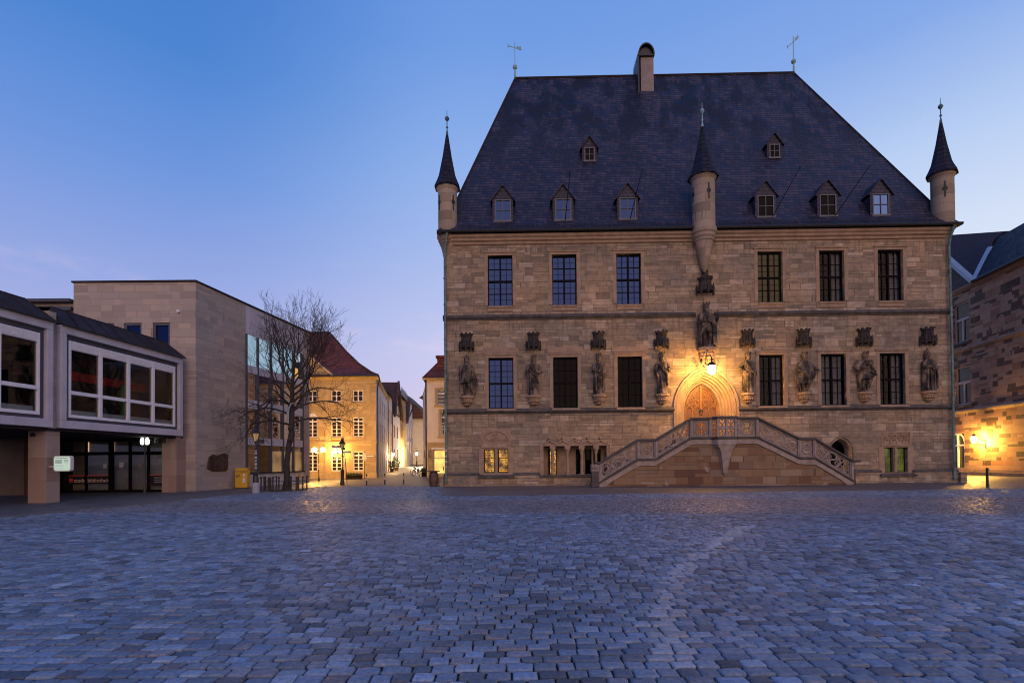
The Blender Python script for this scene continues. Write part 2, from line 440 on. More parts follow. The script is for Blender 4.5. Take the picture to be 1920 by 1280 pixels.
def slate(name, cols, row=.24, w=.34, bump=1.0, sheen=.48, stainc=(.006, .005, .009), stain=.95):
    m, t, b, o = new_mat(name)
    co = t.coord(); p = t.sep(co)
    u = t.math('ADD', p[0], p[1])
    zz = t.math('DIVIDE', p[2], row); r = t.math('FLOOR', zz); fz = t.math('FRACT', zz)
    uu = t.math('ADD', t.math('DIVIDE', u, w), t.math('MULTIPLY', r, .5)); c = t.math('FLOOR', uu); fu = t.math('FRACT', uu)
    idv = t.vec(r, c, .7); tint = t.white(idv)
    base = t.ramp(tint, cols)
    st = t.smooth(t.noise(t.scale(co, (.55, .55, .16)), 1.2, 6, .65), .44, .57)
    top = t.smooth(p[2], 20.0, 29.0)
    base = t.mix(t.math('MULTIPLY', t.math('MULTIPLY', st, stain), t.math('MULTIPLY_ADD', top, .75, .25)), base, stainc)
    n = t.noise(co, 12, 3)
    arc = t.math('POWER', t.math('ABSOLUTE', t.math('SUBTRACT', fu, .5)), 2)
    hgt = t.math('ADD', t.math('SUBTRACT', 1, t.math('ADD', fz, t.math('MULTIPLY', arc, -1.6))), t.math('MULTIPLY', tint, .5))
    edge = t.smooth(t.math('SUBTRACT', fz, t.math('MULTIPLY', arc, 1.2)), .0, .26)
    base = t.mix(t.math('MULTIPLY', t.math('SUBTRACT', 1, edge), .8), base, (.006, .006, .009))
    t.set(b.inputs['Base Color'], base)
    t.set(b.inputs['Roughness'], t.math('MULTIPLY_ADD', tint, .25, sheen))
    t.set(b.inputs['Normal'], t.bump(t.math('ADD', hgt, t.math('MULTIPLY', n, .15)), bump, .03))
    return m
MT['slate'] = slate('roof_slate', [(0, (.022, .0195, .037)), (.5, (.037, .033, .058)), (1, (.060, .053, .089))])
MT['slate_plain'] = slate('church_roof_slate', [(0, (.014, .014, .026)), (1, (.030, .030, .052))], row=.3, w=.3, stain=.2, sheen=.6)
MT['redtile'] = slate('red_roof_tile', [(0, (.17, .048, .034)), (.5, (.23, .07, .048)), (1, (.30, .10, .07))], row=.30, w=.24, bump=1.0, sheen=.6, stainc=(.10, .04, .03), stain=.5)
MT['browntile'] = slate('brown_roof_tile', [(0, (.10, .05, .038)), (1, (.17, .085, .06))], row=.3, w=.25, bump=.8, sheen=.6, stain=.4)
for k_ in ('slate', 'slate_plain', 'redtile', 'browntile'):
    for n_ in MT[k_].node_tree.nodes:
        if n_.type == 'BSDF_PRINCIPLED': n_.inputs['Specular IOR Level'].default_value = .42 if k_ == 'slate' else .18
MT['street_glow_far'] = emit('lane_post_glow', (1, .68, .36), 6000)

MT['glass'] = glass_dark('window_glass_dark', .0, col=(.003, .0035, .005), spec=.05)
MT['glass_sky'] = glass_dark('window_glass_reflecting', .13, cell=(.37, .8), tilt=.07, gcol=(.09, .20, .68), spec=.08)  # blue of the reflected sky is put into the gloss tint
MT['glass_mirror'] = glass_dark('coated_glass', .66, cell=(1.3, 2.1), tilt=.015)
MT['glass_low'] = glass_dark('library_lower_glass', .40, cell=(1.3, 2.1), tilt=.015, col=(.05, .03, .012))
MT['glass_far'] = glass_dark('house_window_glass', .02, col=(.035, .022, .018), cell=(.4, .5))
MT['glass_olive'] = glass_dark('window_glass_olive', .0, spec=.2, col=(.055, .05, .016), cell=(.36, .4))
MT['clear'] = glass_clear('clear_glass', .10)
MT['clear_old'] = glass_clear('old_clear_glass', .0, (.55, .58, .6), .3)
MT['gold_glass'] = stained('golden_leaded_glass', [(0, (1, .40, .025)), (.3, (1, .52, .07)), (.5, (.6, .21, .01)), (.65, (1, .64, .16)), (.8, (.36, .17, .01)), (.9, (.8, .29, .02))], 1.3)
MT['green_glass'] = stained('green_leaded_glass', [(0, (.22, .28, .02)), (.4, (.30, .36, .03)), (.7, (.16, .24, .02))], .42, (.12, .16), .006)
MT['lantern_glow'] = emit('lantern_glow', (1, .49, .115), 500)
MT['globe_glow'] = emit('globe_lamp_glow', (1, .52, .13), 1000)
MT['sodium_glow'] = emit('sodium_lamp_glow', (1, .53, .09), 1300)
MT['menu_glow'] = emit('menu_globe_glow', (1, .54, .14), 700)
MT['street_glow'] = emit('street_lantern_glow', (1, .60, .25), 1300)
MT['post_glow'] = emit('dim_lantern_glass', (1, .66, .30), .16)
MT['shop_glow'] = emit('shop_window_light', (1, .62, .16), 1.5, .55, 1.6)
MT['shop_bright'] = emit('bright_doorway_light', (1, .72, .36), 22)
MT['white_glow'] = emit('white_lamp_glow', (.95, 1, .92), 4)
MT['sign_glow'] = emit('lit_sign_face', (.66, .88, .72), .55)
MT['warm_low'] = emit('dim_lit_library_window', (.95, .60, .26), .30, .9, 1.2)
MT['sky_glow'] = emit('library_pane_sky_glow', (.34, .52, .64), .85, .45, .8)  # cool glow put into the top panes, stands in for reflected pale sky
MT['warm_strip'] = emit('warm_interior_light', (1, .55, .2), .9)
MT['orange_glow'] = emit('orange_interior_light', (1, .42, .05), .75)
MT['red_led'] = emit('red_indicator', (1, .05, .03), 1.2)
MT['dim_red'] = emit('dim_red_line', (.5, .03, .03), .16)
MT['dim_text'] = emit('dim_window_lettering', (.62, .36, .26), .12)
MT['lit_upper'] = emit('lit_upper_window', (1, .58, .14), .7, .6, 4)

MT['cover'] = simple('worn_iron_cover', (.13, .135, .15), .5, var=.3, scale=20, bump=.4)
MT['glass_bright'] = glass_dark('dormer_glass_bright', .25, cell=(.37, .8), tilt=.03, gcol=(.2, .4, 1), spec=.1)  # brighter copy of the pane glass, sky blue put into its gloss tint
MT['chimney'] = simple('chimney_render', (.27, .23, .215), .8, var=.15, scale=2, bump=.2, stain=.4, stain_col=(.14, .12, .115))
MT['pink_frame'] = simple('faded_window_frame', (.42, .33, .31), .5, var=.1, scale=5, bump=.05)

def statue_mat():
    m, t, b, o = new_mat('sooty_statue_stone')
    co = t.coord(); n = t.noise(t.scale(co, (1, 1, .6)), 2.6, 5, .62); f = t.noise(co, 14, 3)
    base = t.ramp(n, [(.36, (.022, .021, .023)), (.46, (.065, .054, .048)), (.54, (.15, .118, .096)), (.64, (.28, .22, .18))])
    base = t.mix(t.math('MULTIPLY', f, .5), base, t.mix(1, base, (.6, .6, .6), 'MULTIPLY'))
    t.set(b.inputs['Base Color'], base); b.inputs['Roughness'].default_value = .8; b.inputs['Specular IOR Level'].default_value = .2
    t.set(b.inputs['Normal'], t.bump(t.noise(co, 18, 4), .4, .01))
    return m
MT['statue'] = statue_mat()
# ------------------------------------------------------------------ camera
PITCH, ROLL = radians(.88), radians(-.5)
cam_d = bpy.data.cameras.new('camera'); cam = bpy.data.objects.new('camera', cam_d); COL.objects.link(cam)
cam_d.sensor_width = 36; cam_d.lens = 18.75; cam_d.clip_start = .05; cam_d.clip_end = 3000
cam_d.shift_y = (224 - 1000 * math.tan(PITCH)) / 1920
cam.matrix_world = Matrix.Translation((0, 0, 1.57)) @ Matrix.Rotation(pi / 2 + PITCH, 4, 'X') @ Matrix.Rotation(ROLL, 4, 'Z')
SC.camera = cam
SC.view_settings.view_transform = 'Standard'; SC.view_settings.look = 'None'
SC.view_settings.exposure = 0; SC.view_settings.gamma = 1
SC.cycles.use_denoising = True
SC.cycles.pixel_filter_type = 'BLACKMAN_HARRIS'; SC.cycles.filter_width = 1.05
try: SC.cycles.denoiser = 'OPENIMAGEDENOISE'
except Exception: pass
SC.cycles.max_bounces = 6; SC.cycles.diffuse_bounces = 3; SC.cycles.glossy_bounces = 3
SC.cycles.transparent_max_bounces = 8; SC.cycles.sample_clamp_indirect = 6
SC.cycles.caustics_reflective = False; SC.cycles.caustics_refractive = False

# ------------------------------------------------------------------ evening sky
SUN_EL, SUN_AZ = radians(1.5), radians(172)     # azimuth clockwise from +Y
world = bpy.data.worlds.new('World'); SC.world = world; world.use_nodes = True
wt = NT(world.node_tree); world.node_tree.nodes.clear()
wo = wt.n('ShaderNodeOutputWorld'); bg = wt.n('ShaderNodeBackground')
d = wt.sep(wt.coord('Generated'))
el = wt.math('MAXIMUM', d[2], 0.0)
hyp = wt.math('SQRT', wt.math('ADD', wt.math('POWER', d[0], 2), wt.math('POWER', d[1], 2)))
az = wt.math('DIVIDE', d[0], wt.math('MAXIMUM', hyp, .001))
wob = wt.math('MULTIPLY_ADD', wt.noise(wt.scale(wt.coord('Generated'), (1, 1, 2.2)), 1.6, 4, .55), .10, -.05)
elw = wt.math('ADD', el, wt.math('MULTIPLY', wob, .5))
left = wt.ramp(elw, [(0, (.52, .49, .77)), (.14, (.44, .47, .78)), (.29, (.30, .39, .76)), (.43, (.155, .305, .725)), (.56, (.075, .235, .645)), (.72, (.05, .18, .59)), (1, (.04, .15, .55))])
mid = wt.ramp(elw, [(0, (.76, .60, .76)), (.09, (.69, .60, .82)), (.2, (.60, .61, .87)), (.34, (.42, .52, .85)), (.48, (.29, .45, .83)), (.62, (.165, .335, .77)), (1, (.045, .16, .57))])
right = wt.ramp(elw, [(0, (.84, .84, .93)), (.2, (.77, .82, .95)), (.32, (.66, .75, .93)), (.43, (.48, .62, .90)), (.55, (.24, .40, .81)), (.68, (.15, .32, .76)), (1, (.045, .16, .57))])
c1 = wt.mix(wt.smooth(az, -.55, -.05), left, mid)
c2 = wt.mix(wt.smooth(az, 0.0, .62), c1, right)
back = wt.smooth(d[1], .15, -.5)
rear = wt.ramp(el, [(0, (.20, .20, .34)), (.15, (.15, .21, .45)), (.45, (.08, .20, .55)), (1, (.045, .16, .57))])
cl = wt.noise(wt.scale(wt.coord('Generated'), (3, 3, 9)), 2.2, 5, .6)
clm = wt.math('MULTIPLY', wt.smooth(cl, .52, .75), wt.smooth(el, .42, .12))
c2 = wt.mix(wt.math('MULTIPLY', clm, .35), c2, (.80, .66, .80))
c3 = wt.mix(back, c2, rear)
sky = wt.n('ShaderNodeTexSky', sky_type='NISHITA', sun_disc=False)
sky.sun_elevation = SUN_EL; sky.sun_rotation = SUN_AZ; sky.air_density = 1.0; sky.dust_density = .6; sky.ozone_density = 4
nis = wt.scale(sky.outputs[0], (.004, .004, .004))
addn = wt.n('ShaderNodeVectorMath', operation='ADD'); wt.set(addn.inputs[0], c3); wt.set(addn.inputs[1], nis)
wt.set(bg.inputs[0], addn.outputs[0]); bg.inputs[1].default_value = 1.0
world.node_tree.links.new(bg.outputs[0], wo.inputs[0])

# soft, low, warm evening light from behind the camera
sl = bpy.data.lights.new('sun', 'SUN'); sl.energy = 2.6; sl.angle = radians(80); sl.color = (1, .62, .36)
so = bpy.data.objects.new('sun', sl); COL.objects.link(so)
so.rotation_euler = (pi / 2 - SUN_EL, 0, -SUN_AZ + pi)
so.location = (0, -20, 30)
# ------------------------------------------------------------------ ground
def piece(xs, ys, x): return np.interp(x, xs, ys)
KX = ([-30, 8, 16.1, 19.3, 25.3, 31, 35.2], [-19.5, -16.3, -15.46, -14.68, -14.17, -13.1, -12.25])
def kerb_x(y): return np.interp(y, KX[0], KX[1])

def ground_mat():
    m, t, b, o = new_mat('paved_ground')
    co = t.coord(); p = t.sep(co)
    # small setts, laid in rows
    sz = .11
    r = t.math('FLOOR', t.math('DIVIDE', p[1], sz)); fr = t.math('FRACT', t.math('DIVIDE', p[1], sz))
    uu = t.math('ADD', t.math('DIVIDE', p[0], sz * 1.15), t.math('MULTIPLY', t.white(r, '1D'), 9)); c = t.math('FLOOR', uu); fu = t.math('FRACT', uu)
    tint = t.white(t.vec(r, c, .4))
    e = t.math('MULTIPLY', t.math('MINIMUM', t.math('MINIMUM', fr, t.math('SUBTRACT', 1, fr)), t.math('MINIMUM', fu, t.math('SUBTRACT', 1, fu))), sz)
    mask = t.smooth(e, .003, .016)
    base = t.ramp(tint, [(0, (.10, .10, .107)), (.5, (.145, .145, .152)), (1, (.20, .195, .20))])
    big = t.noise(co, .16, 5, .6)
    base = t.mix(t.smooth(big, .42, .62), base, t.mix(1, base, (.72, .70, .70), 'MULTIPLY'))
    base = t.mix(mask, (.03, .03, .03), base)
    t.set(b.inputs['Base Color'], base)
    t.set(b.inputs['Roughness'], t.math('MULTIPLY_ADD', tint, .3, .38))
    t.set(b.inputs['Normal'], t.bump(t.math('ADD', mask, t.math('MULTIPLY', tint, .4)), .5, .012))
    return m
def warm_paving_mat():
    m, t, b, o = new_mat('street_paving')
    co = t.coord(); p = t.sep(co); sz = .16
    r = t.math('FLOOR', t.math('DIVIDE', p[1], sz)); fr = t.math('FRACT', t.math('DIVIDE', p[1], sz))
    uu = t.math('ADD', t.math('DIVIDE', p[0], sz * 1.5), t.math('MULTIPLY', r, .5)); fu = t.math('FRACT', uu)
    tint = t.white(t.vec(r, t.math('FLOOR', uu), .4))
    e = t.math('MULTIPLY', t.math('MINIMUM', t.math('MINIMUM', fr, t.math('SUBTRACT', 1, fr)), t.math('MINIMUM', fu, t.math('SUBTRACT', 1, fu))), sz)
    mask = t.smooth(e, .002, .012)
    base = t.mix(mask, (.06, .052, .045), t.ramp(tint, [(0, (.10, .088, .078)), (1, (.18, .158, .14))]))
    t.set(b.inputs['Base Color'], base)
    t.set(b.inputs['Roughness'], t.math('MULTIPLY_ADD', tint, .25, .55)); b.inputs['Specular IOR Level'].default_value = .25
    t.set(b.inputs['Normal'], t.bump(t.math('ADD', mask, t.math('MULTIPLY', tint, .5)), .4, .01))
    return m
def slab_mat():
    m, t, b, o = new_mat('pavement_slabs')
    co = t.coord(); p = t.sep(co); sz = .42
    r = t.math('FLOOR', t.math('DIVIDE', p[1], sz)); fr = t.math('FRACT', t.math('DIVIDE', p[1], sz))
    uu = t.math('ADD', t.math('DIVIDE', p[0], sz), t.math('MULTIPLY', r, .5)); fu = t.math('FRACT', uu)
    tint = t.white(t.vec(r, t.math('FLOOR', uu), .4))
    e = t.math('MULTIPLY', t.math('MINIMUM', t.math('MINIMUM', fr, t.math('SUBTRACT', 1, fr)), t.math('MINIMUM', fu, t.math('SUBTRACT', 1, fu))), sz)
    mask = t.smooth(e, .004, .016)
    n = t.noise(co, 5, 4)
    base = t.mix(mask, (.03, .03, .032), t.ramp(t.math('ADD', t.math('MULTIPLY', tint, .5), t.math('MULTIPLY', n, .5)), [(.2, (.075, .073, .078)), (.8, (.14, .135, .14))]))
    t.set(b.inputs['Base Color'], base)
    b.inputs['Roughness'].default_value = .6
    t.set(b.inputs['Normal'], t.bump(t.math('ADD', mask, t.math('MULTIPLY', n, .3)), .35, .01))
    return m
def joint_mat():
    m, t, b, o = new_mat('mossy_joint_sand')
    co = t.coord(); g = t.smooth(t.noise(co, 1.3, 6, .7), .52, .66)
    base = t.mix(t.noise(co, 40, 3), (.009, .0085, .0085), (.024, .022, .02))
    base = t.mix(t.math('MULTIPLY', g, .8), base, (.025, .042, .012))
    t.set(b.inputs['Base Color'], base); b.inputs['Roughness'].default_value = .95
    t.set(b.inputs['Normal'], t.bump(t.noise(co, 60, 4), .6, .01))
    return m
MT['ground'] = ground_mat(); MT['street'] = warm_paving_mat(); MT['slabs'] = slab_mat(); MT['joint'] = joint_mat()

def cobble_mat(name, rough):
    m, t, b, o = new_mat(name)
    at = t.n('ShaderNodeAttribute', attribute_name='stone'); co = t.coord()
    n = t.noise(co, 28, 5, .65); n2 = t.noise(co, 150, 2)
    base = t.mix(t.smooth(n, .3, .72), at.outputs['Color'], t.mix(1, at.outputs['Color'], (.62, .62, .64), 'MULTIPLY'))
    sp = t.smooth(t.noise(co, 70, 2, .5), .70, .76)
    base = t.mix(t.math('MULTIPLY', sp, .4), base, (.5, .5, .5))
    t.set(b.inputs['Base Color'], base)
    t.set(b.inputs['Roughness'], t.math('MULTIPLY_ADD', n, .35, rough - .14))
    b.inputs['Specular IOR Level'].default_value = .32
    t.set(b.inputs['Normal'], t.bump(t.math('ADD', n, t.math('MULTIPLY', n2, .3)), .32, .008))
    return m

gm = MB()
def zone(poly, z, mat, name):
    mb = MB(); mb.poly([(x, y, z) for x, y in poly])
    o = mb.build(name, mat, fix=False); tag(o, kind='structure'); return o
g = MB(); g.quad((-700, -700, -.045), (700, -700, -.045), (700, 900, -.045), (-700, 900, -.045))
tag(g.build('ground', MT['ground'], fix=False), kind='structure')
BED_X = [float(kerb_x(v)) for v in (-12, 8, 16.1, 19.3, 25.3, 31, 35.2)]
BED = [(x + .02, y) for x, y in zip(BED_X, (-12, 8, 16.1, 19.3, 25.3, 31, 35.2))]
BED += [(-4.7, 34.2), (-4.2, 29.5), (-3.0, 24.2), (60, 28.9), (60, -12)]
zone(BED, -.020, MT['joint'], 'paving_bed')
zone([(-4.695, 34.2), (-4.195, 29.5), (-2.995, 24.2), (60, 28.9), (60, 60), (-4.695, 60)], -.004, MT['ground'], 'path_paving')
# the street beyond, rising gently
mb = MB()
ys = [35.3, 40, 46, 53, 57, 62, 70, 80, 90, 100, 115, 135]
L = [-14.0, -16.9, -17, -21, -21, -21, -22, -23, -24, -25, -27, -30]
Rr = [-4.70] * 4 + [-4.70, -5, -6, -7, -8, -9, -10, -10]
def street_z(y): return max(0.0, .018 * (y - 56)) - .004
for i in range(len(ys) - 1):
    a, b2 = ys[i], ys[i + 1]
    la, lb = L[i], L[i + 1]
    if i == 0: la = -12.25
    mb.quad((la, a - (.1 if i == 0 else 0), street_z(a)), (Rr[i], a - (1.1 if i == 0 else 0), street_z(a)), (Rr[i + 1], b2, street_z(b2)), (lb, b2, street_z(b2)))
tag(mb.build('street', MT['street']), kind='structure')

# raised pavement along the library
yk = [-20, 0, 8, 12, 16.1, 17.7, 19.3, 22, 25.3, 28, 31, 33, 35.2]
mb = MB()
for a, b2 in zip(yk[:-1], yk[1:]):
    xa, xb = float(kerb_x(a)), float(kerb_x(b2))
    mb.mat(0).quad((-40, a, .03), (xa - .14, a, .03), (xb - .14, b2, .03), (-40, b2, .03))
    mb.mat(1).quad((xa - .14, a, .034), (xa, a, .034), (xb, b2, .034), (xb - .14, b2, .034))
    mb.quad((xa, a, .034), (xa, a, -.05), (xb, b2, -.05), (xb, b2, .034))
xe = float(kerb_x(35.2))
mb.mat(0).poly([(-40, 35.2, .03), (xe - .14, 35.2, .03), (-13.6, 37.0, .03), (-16.0, 42.2, .03), (-40, 42.2, .03)])
mb.mat(1).poly([(xe - .14, 35.2, .032), (xe, 35.2, .032), (-13.4, 37.05, .032), (-15.85, 42.2, .032), (-16.0, 42.2, .032), (-13.6, 37.0, .032)])
mb.quad((xe, 35.2, .032), (xe, 35.2, -.05), (-13.4, 37.05, -.05), (-13.4, 37.05, .032))
mb.quad((-13.4, 37.05, .032), (-13.4, 37.05, -.05), (-15.85, 42.2, -.05), (-15.85, 42.2, .032))
tag(mb.build('pavement', [MT['slabs'], simple('kerb_stone', (.17, .165, .17), .6, var=.15, scale=5)], fix=False), kind='structure')

# ------------------------------------------------------------------ cobblestones, each one a real stone
def e_near(x): return 16.05 - .10 * x            # near edge of the sett band
def e_far(x): return 21.8 - .05 * x              # far edge of the sett band
def e_strip(x): return np.where(x < -4.2, 35.15 - .132 * (x + 12.25), np.where(x < -3, 29.5 - 4.4 * (x + 4.2), 24.2 + .0746 * (x + 3)))
ARC = np.array([(1262, 1250), (1248, 1190), (1247, 1130), (1262, 1080), (1300, 1045), (1345, 1015), (1400, 985)], float)
AY = 1570 / (ARC[:, 1] - 861); AX = (ARC[:, 0] - 960) / 1000 * AY

def stone_rows(y0, y1, hmin, hmax, wmin, wmax, keep):
    out = []
    y = y0
    while y < y1:
        h = RNG.uniform(hmin, hmax)
        R = 1.0 * y + 2.2
        n = int(2 * R / wmin) + 4
        w = RNG.triangular(wmin, (wmin + wmax) / 2, wmax, n)
        xs = -R + RNG.uniform(-.2, 0) + np.cumsum(w)
        cx = xs - w / 2
        sel = (cx < R) & keep(cx, y + h / 2)
        wob = .05 * np.sin(cx * .33 + 1.3 * math.sin(y * .21)) + .03 * np.sin(cx * .9 + y * .05)
        k = int(sel.sum())
        if k: out.append(np.stack([cx[sel], (y + h / 2 + wob)[sel], w[sel], np.full(k, h)], 1))
        y += h
    return np.concatenate(out)

def stone_mesh(name, st, mat, lum, detail, tone=(.75, .945, 1.17), gap=.014, dome=.009, tiltk=.024):
    N = len(st)
    cx, cy, w, h = st.T
    g = gap * RNG.uniform(.6, 1.5, N)
    hw = w / 2 - g * .36; hh = h / 2 - g * .72
    # rounded outline: 12 points near, 8 far
    if detail == 2:
        ux = np.array([1, 1, .965, .84, 0, -.84, -.965, -1, -1, -1, -.965, -.84, 0, .84, .965, 1]); uy = np.array([0, .72, .93, 1, 1, 1, .93, .72, 0, -.72, -.93, -1, -1, -1, -.93, -.72])
    else:
        ux = np.array([1, .90, -.90, -1, -1, -.90, .90, 1]); uy = np.array([.78, 1, 1, .78, -.78, -1, -1, -.78])
    P = len(ux)
    jit = 1 + RNG.normal(0, .035, (N, P))
    px = hw[:, None] * ux * jit; py = hh[:, None] * uy * (1 + RNG.normal(0, .05, (N, P)))
    rot = RNG.normal(0, .018, N)
    tx = RNG.normal(0, tiltk, N); ty = RNG.normal(0, tiltk, N)
    z0 = RNG.normal(0, .0035, N)
    if detail == 2: rings = [(1.0, -.036), (.975, -.006), (.90, .008), (.62, .012)]
    elif detail == 1: rings = [(1.0, -.034), (.94, .002), (.70, .009)]
    else: rings = [(1.0, -.030), (.88, .006)]
    K = len(rings)
    V = np.empty((N, K * P, 3), np.float32)
    for k, (s, z) in enumerate(rings):
        X = px * s; Y = py * s
        if s == 1.0 and detail == 2:
            pass
        V[:, k * P:(k + 1) * P, 0] = cx[:, None] + X * np.cos(rot)[:, None] - Y * np.sin(rot)[:, None]
        V[:, k * P:(k + 1) * P, 1] = cy[:, None] + X * np.sin(rot)[:, None] + Y * np.cos(rot)[:, None]
        V[:, k * P:(k + 1) * P, 2] = (z * dome / .016 + z0[:, None] + (X * tx[:, None] + Y * ty[:, None]) * (0 if k == 0 else 1)
                                      + (RNG.normal(0, .0012, (N, P)) if k else 0))
    quads = []
    for k in range(K - 1):
        for i in range(P):
            j = (i + 1) % P
            quads += [k * P + i, k * P + j, (k + 1) * P + j, (k + 1) * P + i]
    loops1 = np.array(quads + [(K - 1) * P + i for i in range(P)])
    tot1 = np.array([4] * ((K - 1) * P) + [P])
    loops = (loops1[None, :] + (np.arange(N) * K * P)[:, None]).ravel()
    tot = np.tile(tot1, N); start = np.concatenate([[0], np.cumsum(tot)[:-1]])
    me = bpy.data.meshes.new(name)
    me.vertices.add(N * K * P); me.vertices.foreach_set('co', V.ravel())
    me.loops.add(len(loops)); me.loops.foreach_set('vertex_index', loops.astype(np.int32))
    me.polygons.add(len(tot)); me.polygons.foreach_set('loop_start', start.astype(np.int32))
    try: me.polygons.foreach_set('loop_total', tot.astype(np.int32))
    except Exception: pass
    me.polygons.foreach_set('use_smooth', np.ones(len(tot), bool))
    me.update(calc_edges=True)
    # colour of each stone
    c = np.ones((N, 4), np.float32)
    l = lum * np.clip(RNG.normal(1, .22, N), .5, 1.65)
    dk = RNG.random(N) < .07; l[dk] *= .62
    lt = RNG.random(N) < .06; l[lt] *= 1.25
    hue = RNG.random(N)
    base = np.array(tone); c[:, :3] = l[:, None] * base
    rd = hue < .10; c[rd, :3] *= np.array([1.14, .93, .86])
    bl = hue > .72; c[bl, :3] *= np.array([.90, .97, 1.07])
    patch = 1 + .10 * np.sin(cx * .45 + 2 * np.sin(cy * .3)) * np.sin(cy * .7 + cx * .2)
    c[:, :3] *= patch[:, None]
    # a worn white paint trace crossing the square
    ax = np.interp(cy, AY[np.argsort(AY)], AX[np.argsort(AY)])
    on = (np.abs(cx - ax) < .09 + .008 * cy) & (cy > 4.0) & (cy < 12.6) & (RNG.random(N) < .97)
    c[on, :3] = c[on, :3] * .6 + .25
    a = me.attributes.new('stone', 'FLOAT_COLOR', 'POINT')
    a.data.foreach_set('color', np.repeat(c, K * P, axis=0).ravel())
    me.materials.append(mat); me.validate()
    o = bpy.data.objects.new(name, me); COL.objects.link(o)
    return tag(o, kind='structure')

cob = cobble_mat('cobblestone', .60); sett = cobble_mat('polished_sett', .44)
base_keep = lambda x, y: (x > kerb_x(y) + .12) & (x < 46)
rows = stone_rows(2.6, 35.0, 0.130, .165, .128, .25,
                  lambda x, y: base_keep(x, y) & ((y < e_near(x)) | ((y > e_far(x)) & (y < e_strip(x)))))
setts = stone_rows(11.0, 24.5, .095, .115, .085, .145, lambda x, y: base_keep(x, y) & (y > e_near(x) + .05) & (y < e_far(x) - .05))
yy = rows[:, 1]
stone_mesh('cobblestones', rows[yy < 7.5], cob, .285, 2)
stone_mesh('cobblestones', rows[(yy >= 7.5) & (yy < 13.5)], cob, .275, 1)
stone_mesh('cobblestones', rows[yy >= 13.5], cob, .265, 0)
stone_mesh('sett_band', setts, sett, .225, 0, tone=(.92, .95, 1.06), gap=.008, dome=.010, tiltk=.05)
# manhole cover among the cobbles
# ------------------------------------------------------------------ town hall
# local frame: u along the front (to the right), v into the building, z up
TH = thing('town_hall', 'large sandstone town hall with steep slate hipped roof, corner turrets and arched portal', 'town hall', (-4.2, 34.0, 0), radians(-.9))
W_, D_, RZ = 31.95, 16.0, 31.95
WU = [(2.75, 4.33), (6.87, 8.42), (10.96, 12.52), (19.90, 21.46), (23.78, 25.34), (27.45, 29.02)]
UP = (11.5, 14.72); LO = (4.93, 8.15)
rects = [(a, b, *UP, .32) for a, b in WU] + [(a, b, *LO, .32) for a, b in WU]
rects += [(14.6, 18.44, 2.85, 7.32, .02), (2.42, 3.95, .83, 2.33, .35), (6.2, 10.2, .67, 2.5, .9), (27.62, 29.08, .66, 2.22, .4), (24.25, 25.55, 1.0, 2.82, .02)]
mb = MB()
wall_grid(mb, rects, 0, W_, 0, 15.5)
# spandrels that turn two of the square holes into pointed arches
def spandrel(mb, c, a, spring, rise, u0, u1, zt, y):
    pts = arch_pts(c, a, spring, rise, 10)
    n = len(pts) // 2
    for P, ux in ((pts[:n + 1], u0), (pts[n:], u1)):
        for i in range(len(P) - 1):
            q0, q1 = P[i], P[i + 1]
            mb.quad((q0[0], y, q0[1]), (q1[0], y, q1[1]), (q1[0], y, zt), (q0[0], y, zt))
    mb.quad((u0, y, spring), (c - a, y, spring), (c - a, y, zt), (u0, y, zt)) if c - a > u0 + 1e-3 else None
spandrel(mb, 16.52, 1.92, 4.75, 2.52, 14.6, 18.44, 7.32, 0.0)
spandrel(mb, 24.9, .65, 1.95, .85, 24.25, 25.55, 2.82, 0.0)
mb.quad((0, 0, 0), (0, D_, 0), (0, D_, 16), (0, 0, 16)); mb.quad((W_, 0, 0), (W_, D_, 0), (W_, D_, 16), (W_, 0, 16)); mb.quad((0, D_, 0), (W_, D_, 0), (W_, D_, 16), (0, D_, 16))
mb.quad((0, 0, 15.5), (W_, 0, 15.5), (W_, 0, 16.0), (0, 0, 16.0))
mb.build('wall', MT['th_stone'], TH, fix=False)
# dark lining behind all openings
mb = MB(); mb.box(.4, W_ - .4, 1.35, 1.5, .1, 15.4)
mb.build('inner_wall', MT['void'], TH)

# cornice, string courses, plinth
def moulding(prof, u0, u1, name, mat, ends=True, parent=TH, bev=None):
    """profile (v,z) polygon swept along u"""
    m = MB(); m.prism(prof, 'x', u0, u1); return m.build(name, mat, parent, bev=bev)
moulding([(-.001, 15.38), (-.10, 15.42), (-.12, 15.55), (-.24, 15.62), (-.26, 15.74), (-.36, 15.82), (-.38, 15.97), (.05, 15.97), (.05, 15.38)], -.06, W_ + .06, 'cornice', MT['th_trim'])
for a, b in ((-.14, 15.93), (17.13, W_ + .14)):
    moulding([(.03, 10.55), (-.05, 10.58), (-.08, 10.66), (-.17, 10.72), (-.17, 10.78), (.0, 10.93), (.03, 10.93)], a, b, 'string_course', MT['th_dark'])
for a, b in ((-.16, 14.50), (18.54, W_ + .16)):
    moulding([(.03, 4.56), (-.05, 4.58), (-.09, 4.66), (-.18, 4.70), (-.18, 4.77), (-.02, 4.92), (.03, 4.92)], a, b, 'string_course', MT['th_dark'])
mb = MB()
for a, b in ((-.14, 2.15), (4.25, 5.95), (10.45, 27.35), (29.35, W_ + .14)):
    mb.mat(0).box(a, b, -.14, .03, 0, .66)
    mb.mat(1).prism([(-.17, .66), (-.17, .72), (-.02, .84), (.03, .84), (.03, .66)], 'x', a - .02, b + .02)
for a, b, z in ((2.151, 4.249, .50), (27.351, 29.349, .40)):
    mb.mat(0).box(a, b, -.16, .03, 0, z)
    mb.mat(1).prism([(-.30, z), (-.30, z + .09), (-.05, z + .20), (.03, z + .20), (.03, z)], 'x', a - .1, b + .1)
